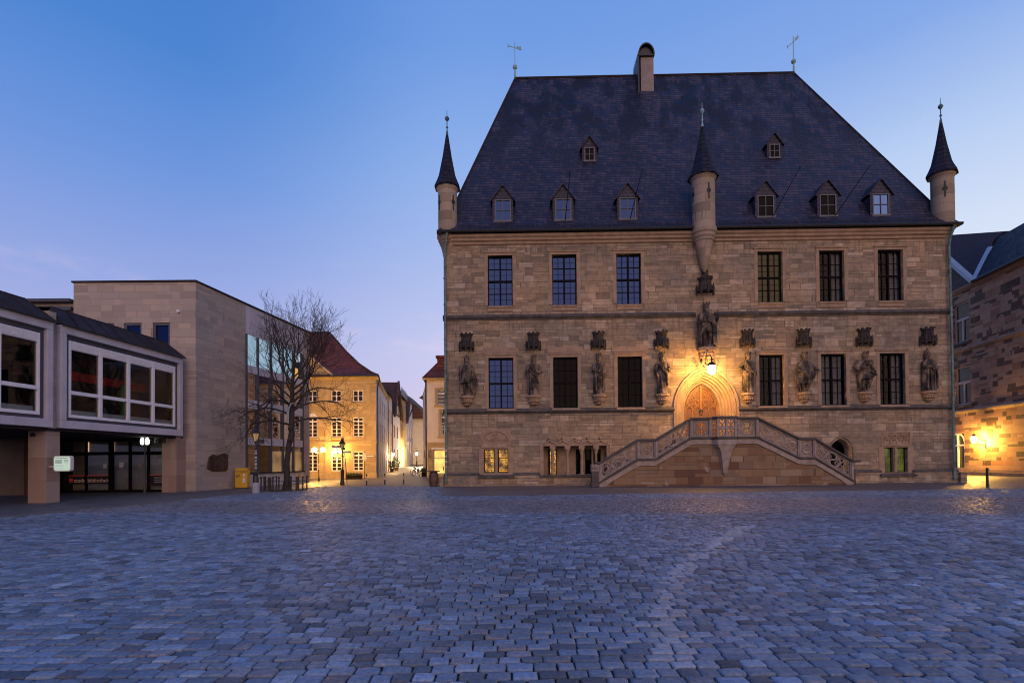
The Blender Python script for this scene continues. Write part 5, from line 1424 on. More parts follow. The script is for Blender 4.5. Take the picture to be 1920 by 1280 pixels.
q = MB(); sq(q, 10.06, 10.75, 8.0, 8.75, -.052); q.build('lit_pane', MT['lit_upper'], LB, fix=False)
m = MB(); P = [SD(4.42, 0, .12), SD(11.42, 0, .12), SD(11.42, 0, -.02), SD(4.42, 0, -.02)]; m.prism([(p[0], p[1]) for p in P], 'z', .881, .96); m.build('window_sill', MT['zinc'], LB)
m = MB(); P = [SD(10.6, 0, .012), SD(10.95, 0, .012), SD(10.95, 0, .001), SD(10.6, 0, .001)]; m.prism([(p[0], p[1]) for p in P], 'z', .42, .70); m.build('name_plate', MT['yellow_paint'], LB)

# projecting window boxes
BO = Vector((-.90, -7.90, 0)); bT = Vector((.0738, .9973, 0)); bN = Vector((.9973, -.0738, 0))
def BX(s, n, z): p = BO + bT * s + bN * n; return (p.x, p.y, z)
def bbox(m, s0, s1, n0, n1, z0, z1):
    P = [BX(s0, n0, 0), BX(s1, n0, 0), BX(s1, n1, 0), BX(s0, n1, 0)]
    m.prism([(p[0], p[1]) for p in P], 'z', z0, z1)
def bay(S0, S1, ncol, shift):
    zb, zt = 3.10, 7.42; fr = .34
    m = MB()
    bbox(m, S0, S1, -.75, 0, zb, zb + fr); bbox(m, S0, S1, -.75, 0, zt - fr, zt); bbox(m, S0, S0 + fr * .8, -.75, 0, zb + fr, zt - fr); bbox(m, S1 - fr * .8, S1, -.75, 0, zb + fr, zt - fr)
    o = m.build('window_box', MT['lavender'], LB, bev=.02)
    i0, i1, j0, j1 = S0 + fr * .8, S1 - fr * .8, zb + fr, zt - fr
    m = MB(); t = .20
    bbox(m, i0 + .001, i0 + t, -.50, -.16, j0 + .001, j1 - .001); bbox(m, i1 - t, i1 - .001, -.50, -.16, j0 + .001, j1 - .001); bbox(m, i0 + t, i1 - t, -.50, -.16, j0 + .001, j0 + .14); bbox(m, i0 + t, i1 - t, -.50, -.16, j1 - .22, j1 - .001)
    m.build('recess_lining', MT['blue_steel'], o)
    w0, w1, k0, k1 = i0 + t, i1 - t, j0 + .14, j1 - .22
    m = MB(); e = .11; yf, yb = -.10, -.24
    bbox(m, w0, w0 + e, yb, yf, k0, k1); bbox(m, w1 - e, w1, yb, yf, k0, k1); bbox(m, w0 + e, w1 - e, yb, yf, k0, k0 + .13); bbox(m, w0 + e, w1 - e, yb, yf - .01, k1 - .38, k1)
    for q in range(4): bbox(m, w0 + e, w1 - e, yf - .012, yf + .012, k1 - .33 + .08 * q, k1 - .29 + .08 * q)
    zt_ = k0 + .13 + (k1 - .38 - k0 - .13) * .34
    bbox(m, w0 + e, w1 - e, yb, yf, zt_ - .08, zt_ + .08)
    for c in range(1, ncol):
        s = w0 + (w1 - w0) * c / ncol; bbox(m, s - .085, s + .085, yb, yf + .012, k0 + .13, k1)
    m.build('window_frame', MT['white_paint'], o, bev=.012)
    for c in range(ncol):
        s0, s1 = w0 + (w1 - w0) * c / ncol, w0 + (w1 - w0) * (c + 1) / ncol
        for z0, z1 in ((k0, zt_), (zt_, k1 - .3)):
            p = MB(); p.quad(BX(s0, -.18, z0), BX(s1, -.18, z0), BX(s1, -.18, z1), BX(s0, -.18, z1)); p.build('pane', MT['clear'], o, fix=False)
    # window boards, seen at the bottom of the panes
    m = MB(); bbox(m, w0 + .15, w1 - .15, -.42, -.26, k0 + .13, k0 + .34); m.build('radiator', MT['white_card'], o)
    # metal roof with standing seams, hipped at both ends
    m = MB()
    A_, B_, C_, D_2 = BX(S0 - .05, .06, zt + .02), BX(S1 + .05, .06, zt + .02), BX(S1 - .55, -.75, 8.25), BX(S0 + .28, -.75, 8.25)
    m.quad(A_, B_, C_, D_2); m.poly([A_, D_2, BX(S0 - .05, -.95, zt + .02)]); m.poly([B_, C_, BX(S1 + .05, -.95, zt + .02)]); m.quad(D_2, C_, BX(S1 - .55, -6, 8.45), BX(S0 + .28, -6, 8.45))
    r = m.build('metal_roof', MT['zinc'], LB, fix=False)
    m = MB(); n = 9
    for q in range(n + 1):
        k = q / n; a = Vector(A_).lerp(Vector(B_), k); b = Vector(D_2).lerp(Vector(C_), k); m.bar(a + Vector((0, 0, .02)), b + Vector((0, 0, .02)), .03, .06)
    m.bar(Vector(D_2), Vector(C_), .06, .05)
    m.build('standing_seam', MT['zinc'], r)
    m = MB(); bbox(m, S0 - .06, S1 + .06, .061, .13, zt - .03, zt + .03); m.build('roof_gutter', MT['gutter'], r)
    return o
bay(0.0, 7.36, 4, 0); bay(-7.70, -.34, 4, 0); bay(-15.4, -8.04, 4, 0)
# rooms behind: dark back wall, red strip, green pole
m = MB(); bbox(m, -15.4, 7.5, -5.6, -5.4, 3.2, 7.4); bbox(m, -15.4, 7.5, -5.4, -.76, 3.12, 3.2); bbox(m, -15.4, 7.5, -5.4, -.76, 7.30, 7.40); bbox(m, -.36, .02, -5.4, -.76, 3.2, 7.3); bbox(m, -8.06, -7.68, -5.4, -.76, 3.2, 7.3)
m.build('interior', MT['dark_room'], LB)
m = MB(); bbox(m, 1.2, 7.3, -2.2, -2.1, 5.55, 5.95); m.build('red_strip', MT['red_strip'], LB)
m = MB(); p = BX(4.9, -1.5, 0); m.tube([(p[0], p[1], 3.2), (p[0], p[1], 5.6)], .13, 10); m.build('green_pole', MT['green_paint'], LB, smooth=40)
m = MB(); bbox(m, -1.6, -1.1, -2.6, -2.2, 3.2, 7.3); bbox(m, 5.8, 6.4, -2.6, -2.3, 3.2, 5.0); m.build('interior_column', MT['brown_wall'], LB)
m = MB(); bbox(m, .6, 1.1, -3.2, -3.1, 4.3, 4.7); m.build('interior_glow', MT['orange_glow'], LB)
# pillars, soffit, passage
for n_, (x0, x1, y0, y1) in enumerate(((-1.95, -1.20, -8.25, -7.58), (-1.35, -.55, -.85, -.002))):
    m = MB(); m.box(x0, x1, y0, y1, 0, 3.06); m.build('pillar', MT['pillar'], LB, bev=.015)
m = MB(); bbox(m, -.335, -.005, -.74, -.22, 3.06, 7.9); m.build('pier_between_boxes', MT['lib_stone'], LB)
m = MB(); m.prism([(p[0], p[1]) for p in (BX(-16, -.2, 0), BX(7.6, -.2, 0), (-9, 0, 0), (-14, -24, 0))], 'z', 2.98, 3.085); m.build('soffit', MT['zinc'], LB)
for x, y in ((-1.75, -7.4), (-1.0, -.9)):
    m = MB(); m.box(x - .22, x + .22, y - .75, y - .45, 2.70, 2.975); m.tube([(x, y - .76, 2.80), (x, y - .86, 2.78)], .12, 8); m.build('floodlight', MT['black_metal'], LB)
m = MB(); m.box(-14, -7.55, -2.3, -2.1, 0.03, 2.98); m.box(-7.75, -7.55, -2.1, .0, .03, 2.98); m.build('passage_wall', MT['brown_wall'], LB)
# entrance glazing facing the square
m = MB(); ye = -.25
m.box(-7.55, -1.35, ye - .06, ye + .06, 2.86, 2.98); m.box(-7.55, -1.35, ye - .06, ye + .06, 2.10, 2.28); m.box(-7.55, -1.35, ye - .05, ye + .05, .03, .16)
for x, w in ((-7.5, .05), (-5.95, .05), (-4.55, .13), (-3.50, .06), (-2.48, .06), (-1.40, .06)): m.box(x - w, x + w, ye - .055, ye + .055, .16, 2.10); m.box(x - w, x + w, ye - .055, ye + .055, 2.28, 2.86)
en = m.build('entrance', MT['dark_frame'], LB)
for x0, x1 in ((-7.45, -6.0), (-5.9, -4.68), (-4.42, -3.56), (-3.44, -2.54), (-2.42, -1.46)):
    p = MB(); p.quad((x0, ye, .16), (x1, ye, .16), (x1, ye, 2.86), (x0, ye, 2.86)); p.build('glazing', MT['clear'], en, fix=False)
m = MB(); m.box(-7.7, -1.3, 2.4, 2.5, 0, 3); m.box(-7.8, -7.7, .01, 2.5, 0, 3); m.box(-7.2, -1.3, -.15, 2.4, 2.97, 3.0); m.build('lobby', MT['void'], en)
for x in (-6.05, -4.62):
    p = MB(); p.box(x - .06, x + .06, ye + .20, ye + .26, 2.30, 2.84); p.build('lit_jamb', MT['warm_strip'], en)
p = MB(); p.sphere((-5.5, .9, 1.98), .13, 8); p.build('yellow_lamp', MT['orange_glow'], en); p = MB(); p.box(-5.30, -5.06, .9, .95, 1.62, 2.12); p.build('orange_panel', MT['orange_glow'], en)
for x, z, w, h, mt in ((-3.98, 1.55, .12, .14, 'white_card'), (-2.97, 1.52, .10, .12, 'pillar'), (-4.9, 1.5, .1, .13, 'white_card'), (-2.1, 2.0, .10, .10, 'pillar')):
    p = MB(); p.box(x - w, x + w, ye - .012, ye - .003, z - h, z + h); p.build('door_notice', MT[mt], en)
p = MB(); p.box(-2.25, -2.13, .2, .24, 1.22, 1.32); p.build('red_indicator', MT['red_led'], en)
p = MB(); p.box(-6.92, -4.68, ye - .012, ye - .004, .94, .985); p.box(-2.42, -1.46, ye - .012, ye - .004, .94, .985); p.build('red_line', MT['dim_red'], en)
p = MB(); p.box(-6.92, -4.68, ye - .011, ye - .004, .50, .935); p.build('dark_banner', MT['zinc'], en); p = MB(); p.box(-2.42, -1.46, ye - .011, ye - .004, .38, .935); p.build('dark_banner', MT['zinc'], en)
def text_obj(txt, size, loc, rot, mat, name, parent, align='LEFT', ext=.004):
    cu = bpy.data.curves.new(name, 'FONT'); cu.body = txt; cu.size = size; cu.extrude = ext; cu.align_x = align
    o = bpy.data.objects.new(name, cu)
    cu.materials.append(mat); COL.objects.link(o)
    bpy.context.view_layer.update()
    me = bpy.data.meshes.new_from_object(o.evaluated_get(bpy.context.evaluated_depsgraph_get()))
    bpy.data.objects.remove(o); o = bpy.data.objects.new(name, me); COL.objects.link(o); o.parent = parent
    if not me.materials: me.materials.append(mat)
    o.location = loc; o.rotation_euler = rot; return o
text_obj('stadt', .30, (-6.62, ye - .02, .60), (pi / 2, 0, 0), MT['dim_text'], 'lettering', en); text_obj('bibliothek', .30, (-5.86, ye - .02, .60), (pi / 2, 0, 0), MT['dim_text'], 'lettering', en)
p = MB(); p.box(-6.88, -6.68, ye - .02, ye - .012, .62, .82); p.build('red_emblem', MT['dim_red'], en)
for q, t_ in enumerate((.52, .72, .50)):
    p = MB(); p.box(-2.15, -2.15 + t_, ye - .018, ye - .012, .80 - .12 * q, .84 - .12 * q); p.build('small_print', MT['sign_grey'], en)
# roof storey set back behind the boxes
m = MB(); m.box(-14, -6.99, .2, 6, 8.2, 10.75); m.build('roof_storey', MT['lib_stone'], LB)
m = MB(); m.box(-14.2, -6.99, -.2, 6.2, 10.76, 10.92); m.box(-14.2, -6.99, -.1, 6.1, 10.3, 10.5); m.build('roof_storey_eave', MT['blue_steel'], LB)

# things on and by the library
PL = thing('wall_plaque', 'dark bronze relief plaque of irregular outline on the library side wall', 'plaque', (-17.8, 30, 0))
m = MB(); out = [(.85, 1.30), (1.02, 1.95), (1.32, 2.12), (1.75, 2.06), (2.35, 2.22), (2.62, 2.12), (2.62, 1.25), (2.48, 1.10), (1.3, 1.12)]
n = len(out); m.add([SD(s, z, .003) for s, z in out] + [SD(1.7 + (s - 1.7) * .97, 1.65 + (z - 1.65) * .97, .09) for s, z in out], [tuple(range(n - 1, -1, -1)), tuple(range(n, 2 * n))] + [(i, (i + 1) % n, n + (i + 1) % n, n + i) for i in range(n)])
m.build('relief_panel', MT['bronze'], PL)
m = MB()
m.tube([SD(RNG.uniform(1.1, 2.5), RNG.uniform(1.25, 2.0), .085) for k in range(40)], .045, 6)
m.build('relief', MT['bronze'], PL, smooth=50)
SG = thing('illuminated_sign', 'small white lit notice box on an arm beside the sandstone pillar', 'sign', (-18.62, 21.9, 0))
m = MB(); rr = .10
def rrect(x0, x1, z0, z1, r, k=5):
    P = []
    for cx, cz, a in ((x1 - r, z0 + r, -pi / 2), (x1 - r, z1 - r, 0), (x0 + r, z1 - r, pi / 2), (x0 + r, z0 + r, pi)):
        P += [(cx + r * cos(a + pi / 2 * i / k), cz + r * sin(a + pi / 2 * i / k)) for i in range(k + 1)]
    return P
m.prism(rrect(-.16, .56, 1.31, 1.95, .1), 'y', -.06, .08); m.tube([(-.6, .0, 1.5), (-.15, 0, 1.5)], .03, 6); m.build('sign_case', MT['white_card'], SG)
m = MB(); m.prism(rrect(-.12, .52, 1.35, 1.91, .08), 'y', -.075, -.062); sf = m.build('sign_face', MT['sign_glow'], SG)
m = MB()
for z, w in ((1.84, .5), (1.76, .28), (1.72, .26), (1.68, .28), (1.64, .26)): m.box(-.07, -.07 + w, -.080, -.0755, z, z + .018)
for z in (1.76, 1.71, 1.66): m.box(.28, .46, -.080, -.0755, z, z + .016)
m.box(-.07, .26, -.080, -.0755, 1.535, 1.55); m.box(-.07, .26, -.080, -.0755, 1.42, 1.43)
m.build('sign_print', MT['sign_grey'], sf)
# ------------------------------------------------------------------ houses of the old town
def wframe(m, u0, u1, z0, z1, y=-.02, bars=(1, 3), t=.06, arch=False):
    m.box(u0, u0 + t, y, y + .12, z0, z1); m.box(u1 - t, u1, y, y + .12, z0, z1); m.box(u0 + t, u1 - t, y, y + .12, z0, z0 + t); m.box(u0 + t, u1 - t, y, y + .12, z1 - t, z1)
    for k in range(1, bars[0] + 1):
        x = u0 + (u1 - u0) * k / (bars[0] + 1); m.box(x - t * .6, x + t * .6, y - .005, y + .11, z0 + t, z1 - t)
    for k in range(1, bars[1] + 1):
        z = z0 + (z1 - z0) * k / (bars[1] + 1); w = t * .7 if (bars[1] >= 3 and k == bars[1]) else t * .28
        m.box(u0 + t, u1 - t, y + .01, y + .10, z - w, z + w)
def house_window(parent, u0, u1, z0, z1, bars=(1, 3), y=.08, frame='white_paint', glass='glass_far', sill=None, X=None, t=.06):
    m = MB(); wframe(m, u0, u1, z0, z1, y, bars, t)
    if X is not None: m.xf(X)
    o = m.build('window', MT[frame], parent)
    p = MB(); p.quad((u0 + .03, y + .07, z0 + .03), (u1 - .03, y + .07, z0 + .03), (u1 - .03, y + .07, z1 - .03), (u0 + .03, y + .07, z1 - .03))
    if X is not None: p.xf(X)
    p.build('pane', MT[glass], o, fix=False)
    if sill:
        s = MB(); s.box(u0 - .12, u1 + .12, -.12, .05, z0 - .14, z0 - .01)
        if X is not None: s.xf(X)
        s.build('sill', MT[sill], o)
    return o
# --- ochre corner house
HA = thing('ochre_house', 'ochre sandstone corner house with red tiled hipped roof, lit by globe lamps', 'house', (-13.5, 53.0, 0))
ctr = [-6.35, -3.95, -1.78]
op = []
for c in ctr: op += [(c - .52, c + .52, 7.62, 8.76), (c - .52, c + .52, 4.10, 6.06), (c - .52, c + .52, .72, 2.66)]
for c in (-8.8, -11.2): op += [(c - .52, c + .52, 7.62, 8.76), (c - .52, c + .52, 4.10, 6.06), (c - .52, c + .52, .72, 2.66)]
m = MB(); wall_grid(m, op, -13.5, 0, 0, 10.1, 0, .2)
m.build('wall', MT['ochre'], HA, fix=False)
m = MB()
m.box(-13.5, .12, -.14, .02, 3.42, 3.62); m.box(-13.5, .12, -.08, .02, 9.15, 9.32); m.prism([(-.001, 9.75), (-.12, 9.8), (-.16, 9.95), (-.34, 10.02), (-.36, 10.14), (.02, 10.14), (.02, 9.75)], 'x', -13.5, .3)
m.box(-13.5, .06, -.07, .02, 0, .55)
for x in (-4.78, -8.0): m.box(x - .28, x + .28, -.10, .02, .55, 3.42); m.box(x - .26, x + .26, -.09, .02, 3.62, 9.15)
for c in ctr + [-8.8, -11.2]:
    for z0, z1 in ((7.62, 8.76), (4.10, 6.06), (.72, 2.66)):
        m.box(c - .68, c - .521, -.035, .02, z0 - .1, z1 + .12); m.box(c + .521, c + .68, -.035, .02, z0 - .1, z1 + .12); m.box(c - .52, c + .52, -.034, .02, z1 + .001, z1 + .12); m.box(c - .75, c + .75, -.11, .02, z0 - .24, z0 - .101)
m.prism([(-10.0, 10.15), (-4.4, 10.15), (-7.2, 12.5)], 'y', -.12, .3)
m.build('trim', MT['ochre_trim'], HA)
m = MB(); m.bar((-10.2, -.16, 10.2), (-7.2, -.16, 12.72), .5, .18); m.bar((-7.2, -.16, 12.72), (-4.2, -.16, 10.2), .5, .18); m.build('pediment', MT['ochre_trim'], HA)
for c in ctr + [-8.8, -11.2]:
    house_window(HA, c - .52, c + .52, 7.62, 8.76, (1, 1), t=.09)
    a = c == ctr[0]
    house_window(HA, c - .52, c + .52, 4.10, 6.06, (1, 4), t=.09)
    if a:
        q = MB(); q.tube([(c + .50 * cos(pi * i / 10), .10, 6.06 + .45 * sin(pi * i / 10)) for i in range(11)], .05, 5); q.tube([(c, .1, 6.06), (c, .1, 6.5)], .04, 5); q.prism([(c + .49 * cos(pi * i / 10), 6.06 + .44 * sin(pi * i / 10)) for i in range(11)], 'y', -.005, -.002); q.build('fanlight', MT['white_paint'], HA)
    house_window(HA, c - .52, c + .52, .72, 2.66, (1, 4), t=.09)
m = MB()
dirA = Vector((-3.3, 19.2, 0)).normalized(); LA = 19.4
# roof: curved hip
prof = [(0, 10.12, -.5), (.18, 10.55, .35), (.40, 11.6, 1.6), (.65, 13.2, 3.2), (.85, 14.9, 5.0), (1.0, 16.2, 7.0)]
rt = [(.35, -.5), (-.55, .3), (-2.1, 1.5), (-3.9, 3.1), (-5.6, 5.0), (-7.0, 7.0)]
rows = []
for (t, z, off), (xr, yr) in zip(prof, rt): rows.append([(-13.6, yr, z), (xr, yr, z)])
m.loft(rows, cap=False, closed=False)
side = []
for (t, z, off), (xr, yr) in zip(prof, rt):
    q = Vector((xr, yr, z)); e = Vector((0, 0, 0)) + dirA * LA + Vector((xr, 0, 0)); side.append([tuple(q), (e.x, e.y + .0, z)])
m.loft(side, cap=False, closed=False)
rfA = m.build('roof', MT['redtile'], HA, smooth=50, fix=False)
m = MB(); m.tube([(-13.6, 7.0, 16.22), (-7.0, 7.0, 16.22)], .14, 6); m.tube([(x, y, z + .03) for (t, z, off), (x, y) in zip(prof, rt)], .12, 6); m.build('ridge_tile', MT['browntile'], rfA, smooth=50)
m = MB(); m.tube([(-13.5, -.56, 10.1), (.42, -.56, 10.1)], .09, 8); m.tube([(.42, -.5, 10.1), (.5, -.45, 9.7), (.25, -.1, 9.3), (.22, -.12, 9.1)], .06, 6); m.build('gutter', MT['gutter'], HA, smooth=40)
# side front towards the lane (local x along the lane, y into the house)
angA = math.atan2(dirA.y, dirA.x); XA = Matrix.Rotation(angA, 4, 'Z')
op = [(u, u + .95, z0, z1) for u in (2.2, 5.6, 9.0, 12.4, 15.8) for z0, z1 in ((6.9, 8.75), (3.8, 5.9), (.6, 2.6))]
m = MB(); wall_grid(m, op, .001, LA, 0, 10.1, 0, .15); m.xf(XA); m.build('side_wall', MT['plaster_white'], HA, fix=False)
for a, b, c, d in op: house_window(HA, a, b, c, d, (0, 2), y=.05, frame='ochre_trim', X=XA)
m = MB(); m.box(0.01, LA, -.25, .02, 9.8, 10.12); m.xf(XA); m.build('side_cornice', MT['ochre_trim'], HA)
m = MB(); m.tube([(1.0, -.3, 9.9), (1.0, -.1, 9.4), (1.0, -.08, .1)], .05, 6); m.xf(XA); m.build('downpipe', MT['gutter'], HA)
m = MB(); m.box(-.95, -.15, -.03, -.001, 2.08, 2.30); sp = m.build('street_sign', MT['dark_frame'], HA); m = MB(); m.box(-.91, -.19, -.036, -.031, 2.11, 2.27); m.build('sign_face', MT['white_card'], sp)
m = MB(); m.box(-.9, -.55, -.04, -.001, 7.6, 9.0); m.build('carved_strip', MT['ochre_trim'], HA)

# --- row of old houses down the lane; each front is a strip from a to b with its own height
def strip_house(name, label, a, b, hz, wall, roof, spec, depth=9, gz=None):
    a = Vector((*a, 0)); b = Vector((*b, 0)); t = (b - a); L_ = t.length
    H = thing(name, label, 'house', (a.x, a.y, max(0, street_z(a.y))), math.atan2(t.y, t.x), 'old houses along the lane')
    op = spec.get('win', [])
    m = MB(); wall_grid(m, op, 0, L_, -.5, hz, 0, .15); m.quad((0, 0, -.5), (0, depth, -.5), (0, depth, hz), (0, 0, hz)); m.quad((L_, 0, -.5), (L_, depth, -.5), (L_, depth, hz), (L_, 0, hz))
    m.build('wall', MT[wall], H, fix=False)
    for (u0, u1, z0, z1) in op: house_window(H, u0, u1, z0, z1, spec.get('bars', (1, 2)), y=.06, frame=spec.get('frame', 'white_paint'), t=.07)
    rk = spec.get('roof', 'eave'); rh = spec.get('rh', 4)
    m = MB()
    if rk == 'eave':
        m.quad((-.1, -.5, hz - .1), (L_ + .1, -.5, hz - .1), (L_ + .1, depth / 2, hz + rh), (-.1, depth / 2, hz + rh)); m.poly([(0, 0, hz), (0, depth, hz), (0, depth / 2, hz + rh)]); m.poly([(L_, 0, hz), (L_, depth, hz), (L_, depth / 2, hz + rh)])
        m.quad((-.1, depth, hz - .1), (L_ + .1, depth, hz - .1), (L_ + .1, depth / 2, hz + rh), (-.1, depth / 2, hz + rh))
    else:                                    # gable to the lane
        ap = hz + rh
        m.quad((-.4, -.3, hz - .4), (L_ / 2, -.3, ap + .1), (L_ / 2, depth, ap + .1), (-.4, depth, hz - .4)); m.quad((L_ + .4, -.3, hz - .4), (L_ / 2, -.3, ap + .1), (L_ / 2, depth, ap + .1), (L_ + .4, depth, hz - .4))
        g = MB(); g.poly([(0, 0, hz), (L_, 0, hz), (L_ / 2, 0, ap)]); g.build('gable', MT[spec.get('gable', wall)], H, fix=False)
    m.build('roof', MT[roof], H, fix=False)
    return H, L_
def grid_w(us, w, zs): return [(u, u + w, z0, z1) for u in us for z0, z1 in zs]
H, L_ = strip_house('town_house', 'narrow cream house with brown trim behind the ochre corner house', (-16.85, 72.3), (-17.9, 80), 10.6, 'plaster_cream', 'browntile', dict(win=grid_w((1, 3.2, 5.4), 1.1, ((6.8, 8.8), (3.6, 5.6), (.6, 2.5))), frame='beam', rh=4))
m = MB(); m.box(.1, .5, -.1, .02, 0, 10.4); m.box(7.2, 7.6, -.1, .02, 0, 10.4); m.build('timber_post', MT['beam'], H)
H, L_ = strip_house('timbered_house', 'white house with half timbered gable in the lane', (-18.0, 80.4), (-18.9, 90), 8.6, 'plaster_white', 'browntile', dict(win=grid_w((1.6, 5.6), 1.6, ((4.9, 6.9), (1.2, 3.2))), roof='gable', rh=5.2, frame='ochre_trim'))
m = MB()
for k in range(5):
    u = .6 + k * (L_ - 1.2) / 4; hz = 8.6 + 5.2 * (1 - abs(2 * u / L_ - 1)); m.bar((u, -.04, 8.6), (u, -.04, hz), .28, .1)
for z in (8.7, 10.4, 12.0):
    k = (z - 8.6) / 5.2 * L_ / 2; m.bar((k, -.05, z), (L_ - k, -.05, z), .1, .28)
m.build('timber_frame', MT['beam'], H)
m = MB(); m.bar((-.5, -.4, 8.0), (L_ / 2, -.4, 14.0), .3, .3); m.bar((L_ + .5, -.4, 8.0), (L_ / 2, -.4, 14.0), .3, .3); m.build('bargeboard', MT['beam'], H)
H, L_ = strip_house('stone_house', 'tall buff stone house with roof terrace and railing in the lane', (-19.0, 90.5), (-19.9, 100), 12.2, 'ochre', 'browntile', dict(win=grid_w((1.2, 3.4, 5.6, 7.6), 1.0, ((8.6, 11.0), (5.2, 7.6), (1.0, 3.8))), frame='ochre_trim', rh=3))
m = MB()
for k in range(12): m.tube([(k * L_ / 11, -.3, 12.3), (k * L_ / 11, -.3, 13.7)], .03, 4)
m.tube([(0, -.3, 13.7), (L_, -.3, 13.7)], .04, 4); m.box(0, L_, -.28, -.24, 12.5, 13.5); m.build('terrace_railing', MT['sign_grey'], H)
H, L_ = strip_house('white_house', 'white four storey house with dark mansard sides at the lane end', (-20.0, 100.5), (-21.6, 124), 8.4, 'plaster_white', 'browntile', dict(win=grid_w((1.5, 5.5, 9.5, 13.5, 17.5), 2.4, ((5.6, 7.8), (2.5, 4.8))) , bars=(0, 1), roof='none'))
ap = 12.6
m = MB(); m.add([(0, -.02, 8.4), (L_, -.02, 8.4), (L_ * .84, -.02, ap), (L_ * .16, -.02, ap)], [(0, 1, 2, 3)]); m.build('gable', MT['plaster_white'], H, fix=False)
for k in range(3): house_window(H, 7 + 3.6 * k, 9.4 + 3.6 * k, 9.2, 11.4, (0, 1), y=-.06)
m = MB(); m.bar((-.4, -.3, 8.2), (L_ * .15, -.3, ap + .2), .5, .5); m.bar((L_ + .4, -.3, 8.2), (L_ * .85, -.3, ap + .2), .5, .5); m.bar((L_ * .15, -.3, ap + .2), (L_ * .85, -.3, ap + .2), .5, .4); m.build('bargeboard', MT['beam'], H)
BH = thing('tiled_roof_house', 'big brown tiled gable roof rising above the lane houses', 'house', (-27, 112, 0))
m = MB(); m.quad((-12, 0, 0), (9.5, 0, 0), (9.5, 0, 11), (-12, 0, 11)); m.add([(-12, 0, 11), (9.5, 0, 11), (3.5, 0, 16.3), (-6, 0, 16.3)], [(0, 1, 2, 3)]); m.build('wall', MT['plaster_cream'], BH, fix=False)
m = MB(); m.quad((-13, -1, 10.5), (-13, 14, 10.5), (-6, 14, 16.6), (-6, -1, 16.6)); m.quad((10.2, -1, 10.5), (10.2, 14, 10.5), (3.5, 14, 16.6), (3.5, -1, 16.6)); m.quad((-6, -1, 16.6), (3.5, -1, 16.6), (3.5, 14, 16.6), (-6, 14, 16.6)); m.quad((-13, -1, 10.5), (10.2, -1, 10.5), (3.5, -1.1, 16.6), (-6, -1.1, 16.6)); m.build('roof', MT['browntile'], BH, fix=False)
# closing houses at the end of the lane
CH = thing('lane_end_house', 'pale house closing the far end of the lane', 'house', (-22, 128, 1.2), 0, 'old houses along the lane')
m = MB(); wall_grid(m, [(1.5, 3, 1, 3.2), (5, 6.5, 1, 3.2), (1.5, 3, 4.4, 6.4), (5, 6.5, 4.4, 6.4)], 0, 14, -1, 8, 0, .2); m.build('wall', MT['plaster_cream'], CH, fix=False)
for a in (1.5, 5): house_window(CH, a, a + 1.5, 1, 3.2); house_window(CH, a, a + 1.5, 4.4, 6.4)
m = MB(); m.quad((-.5, -.5, 7.8), (14, -.5, 7.8), (14, 5, 11.5), (-.5, 5, 11.5)); m.build('roof', MT['browntile'], CH, fix=False)

# --- right side of the lane
HR = thing('cream_house', 'cream rendered house with red tiled roof and lit shop beside the town hall', 'house', (-8.4, 53.2, 0))
op = [(.95, 2.55, 7.3, 8.75), (1.30, 2.9, 4.2, 6.6), (.55, 3.4, .35, 2.75), (4.5, 6, 7.3, 8.75), (4.5, 6, 4.2, 6.6)]
m = MB(); wall_grid(m, op, 0, 9, 3.45, 10.0, 0, .2); m.build('wall', MT['plaster_cream'], HR, fix=False)
m = MB(); wall_grid(m, op, 0, 9, 0, 3.45, -.06, .3); m.box(0, 9, -.16, .02, 3.3, 3.5); m.build('shop_front_wall', MT['ochre'], HR, fix=False)
for a, b, c, d in op[:2] + op[3:]: 
    m = MB(); m.box(a - .22, a - .001, -.05, .03, c - .1, d + .2); m.box(b + .001, b + .22, -.05, .03, c - .1, d + .2); m.box(a, b, -.049, .03, d + .001, d + .2); m.box(a - .3, b + .3, -.18, .03, c - .25, c - .101)
    m.build('window_trim', MT['ochre_trim'], HR)
    house_window(HR, a, b, c, d, (1, 3), t=.1)
m = MB(); m.box(.5, 3.5, -.9, .0, 2.80, 2.95); m.build('awning', MT['white_paint'], HR)
m = MB(); wframe(m, .55, 3.4, .35, 2.75, .05, (0, 0), .10); m.box(.65, 3.3, .06, .15, 1.9, 2.0); sw_ = m.build('shop_window', MT['white_paint'], HR)
m = MB(); m.quad((.6, .17, .4), (3.35, .17, .4), (3.35, .17, 2.7), (.6, .17, 2.7)); m.build('lit_pane', MT['shop_glow'], sw_, fix=False)
m = MB()
for k in range(7): m.tube([(1.6 + .15 * k, .14, .5), (1.5 + .2 * k, .12, 1.1 + .1 * (k % 3))], [.03, .06], 5)
m.build('window_display', MT['leaf'], sw_)
m = MB()
for k in range(9): m.tube([(1.35 + .18 * k, -.22, 4.2), (1.35 + .18 * k, -.22, 5.1)], .02, 4)
m.tube([(1.3, -.22, 5.1), (2.9, -.22, 5.1)], .03, 4); m.tube([(1.3, -.22, 4.25), (2.9, -.22, 4.25)], .03, 4); m.build('balcony_rail', MT['white_paint'], HR)
m = MB(); m.quad((-.45, -.55, 9.9), (9, -.55, 9.9), (9, 2.6, 12.6), (1.3, 2.6, 12.6)); m.poly([(-.45, -.55, 9.9), (1.3, 2.6, 12.6), (-1.6, 14, 9.9)]); rr_ = m.build('roof', MT['redtile'], HR, fix=False)
m = MB(); m.box(-.42, 9, -.45, -.1, 9.72, 9.88); m.build('eave_board', MT['ochre_trim'], HR)
m = MB(); m.box(.9, 2.4, .7, 3, 10.6, 12.1); m.prism([(.75, 12.1), (2.55, 12.1), (2.5, 12.3), (.8, 12.3)], 'y', .5, 3.2); m.build('roof_dormer', MT['redtile'], HR)
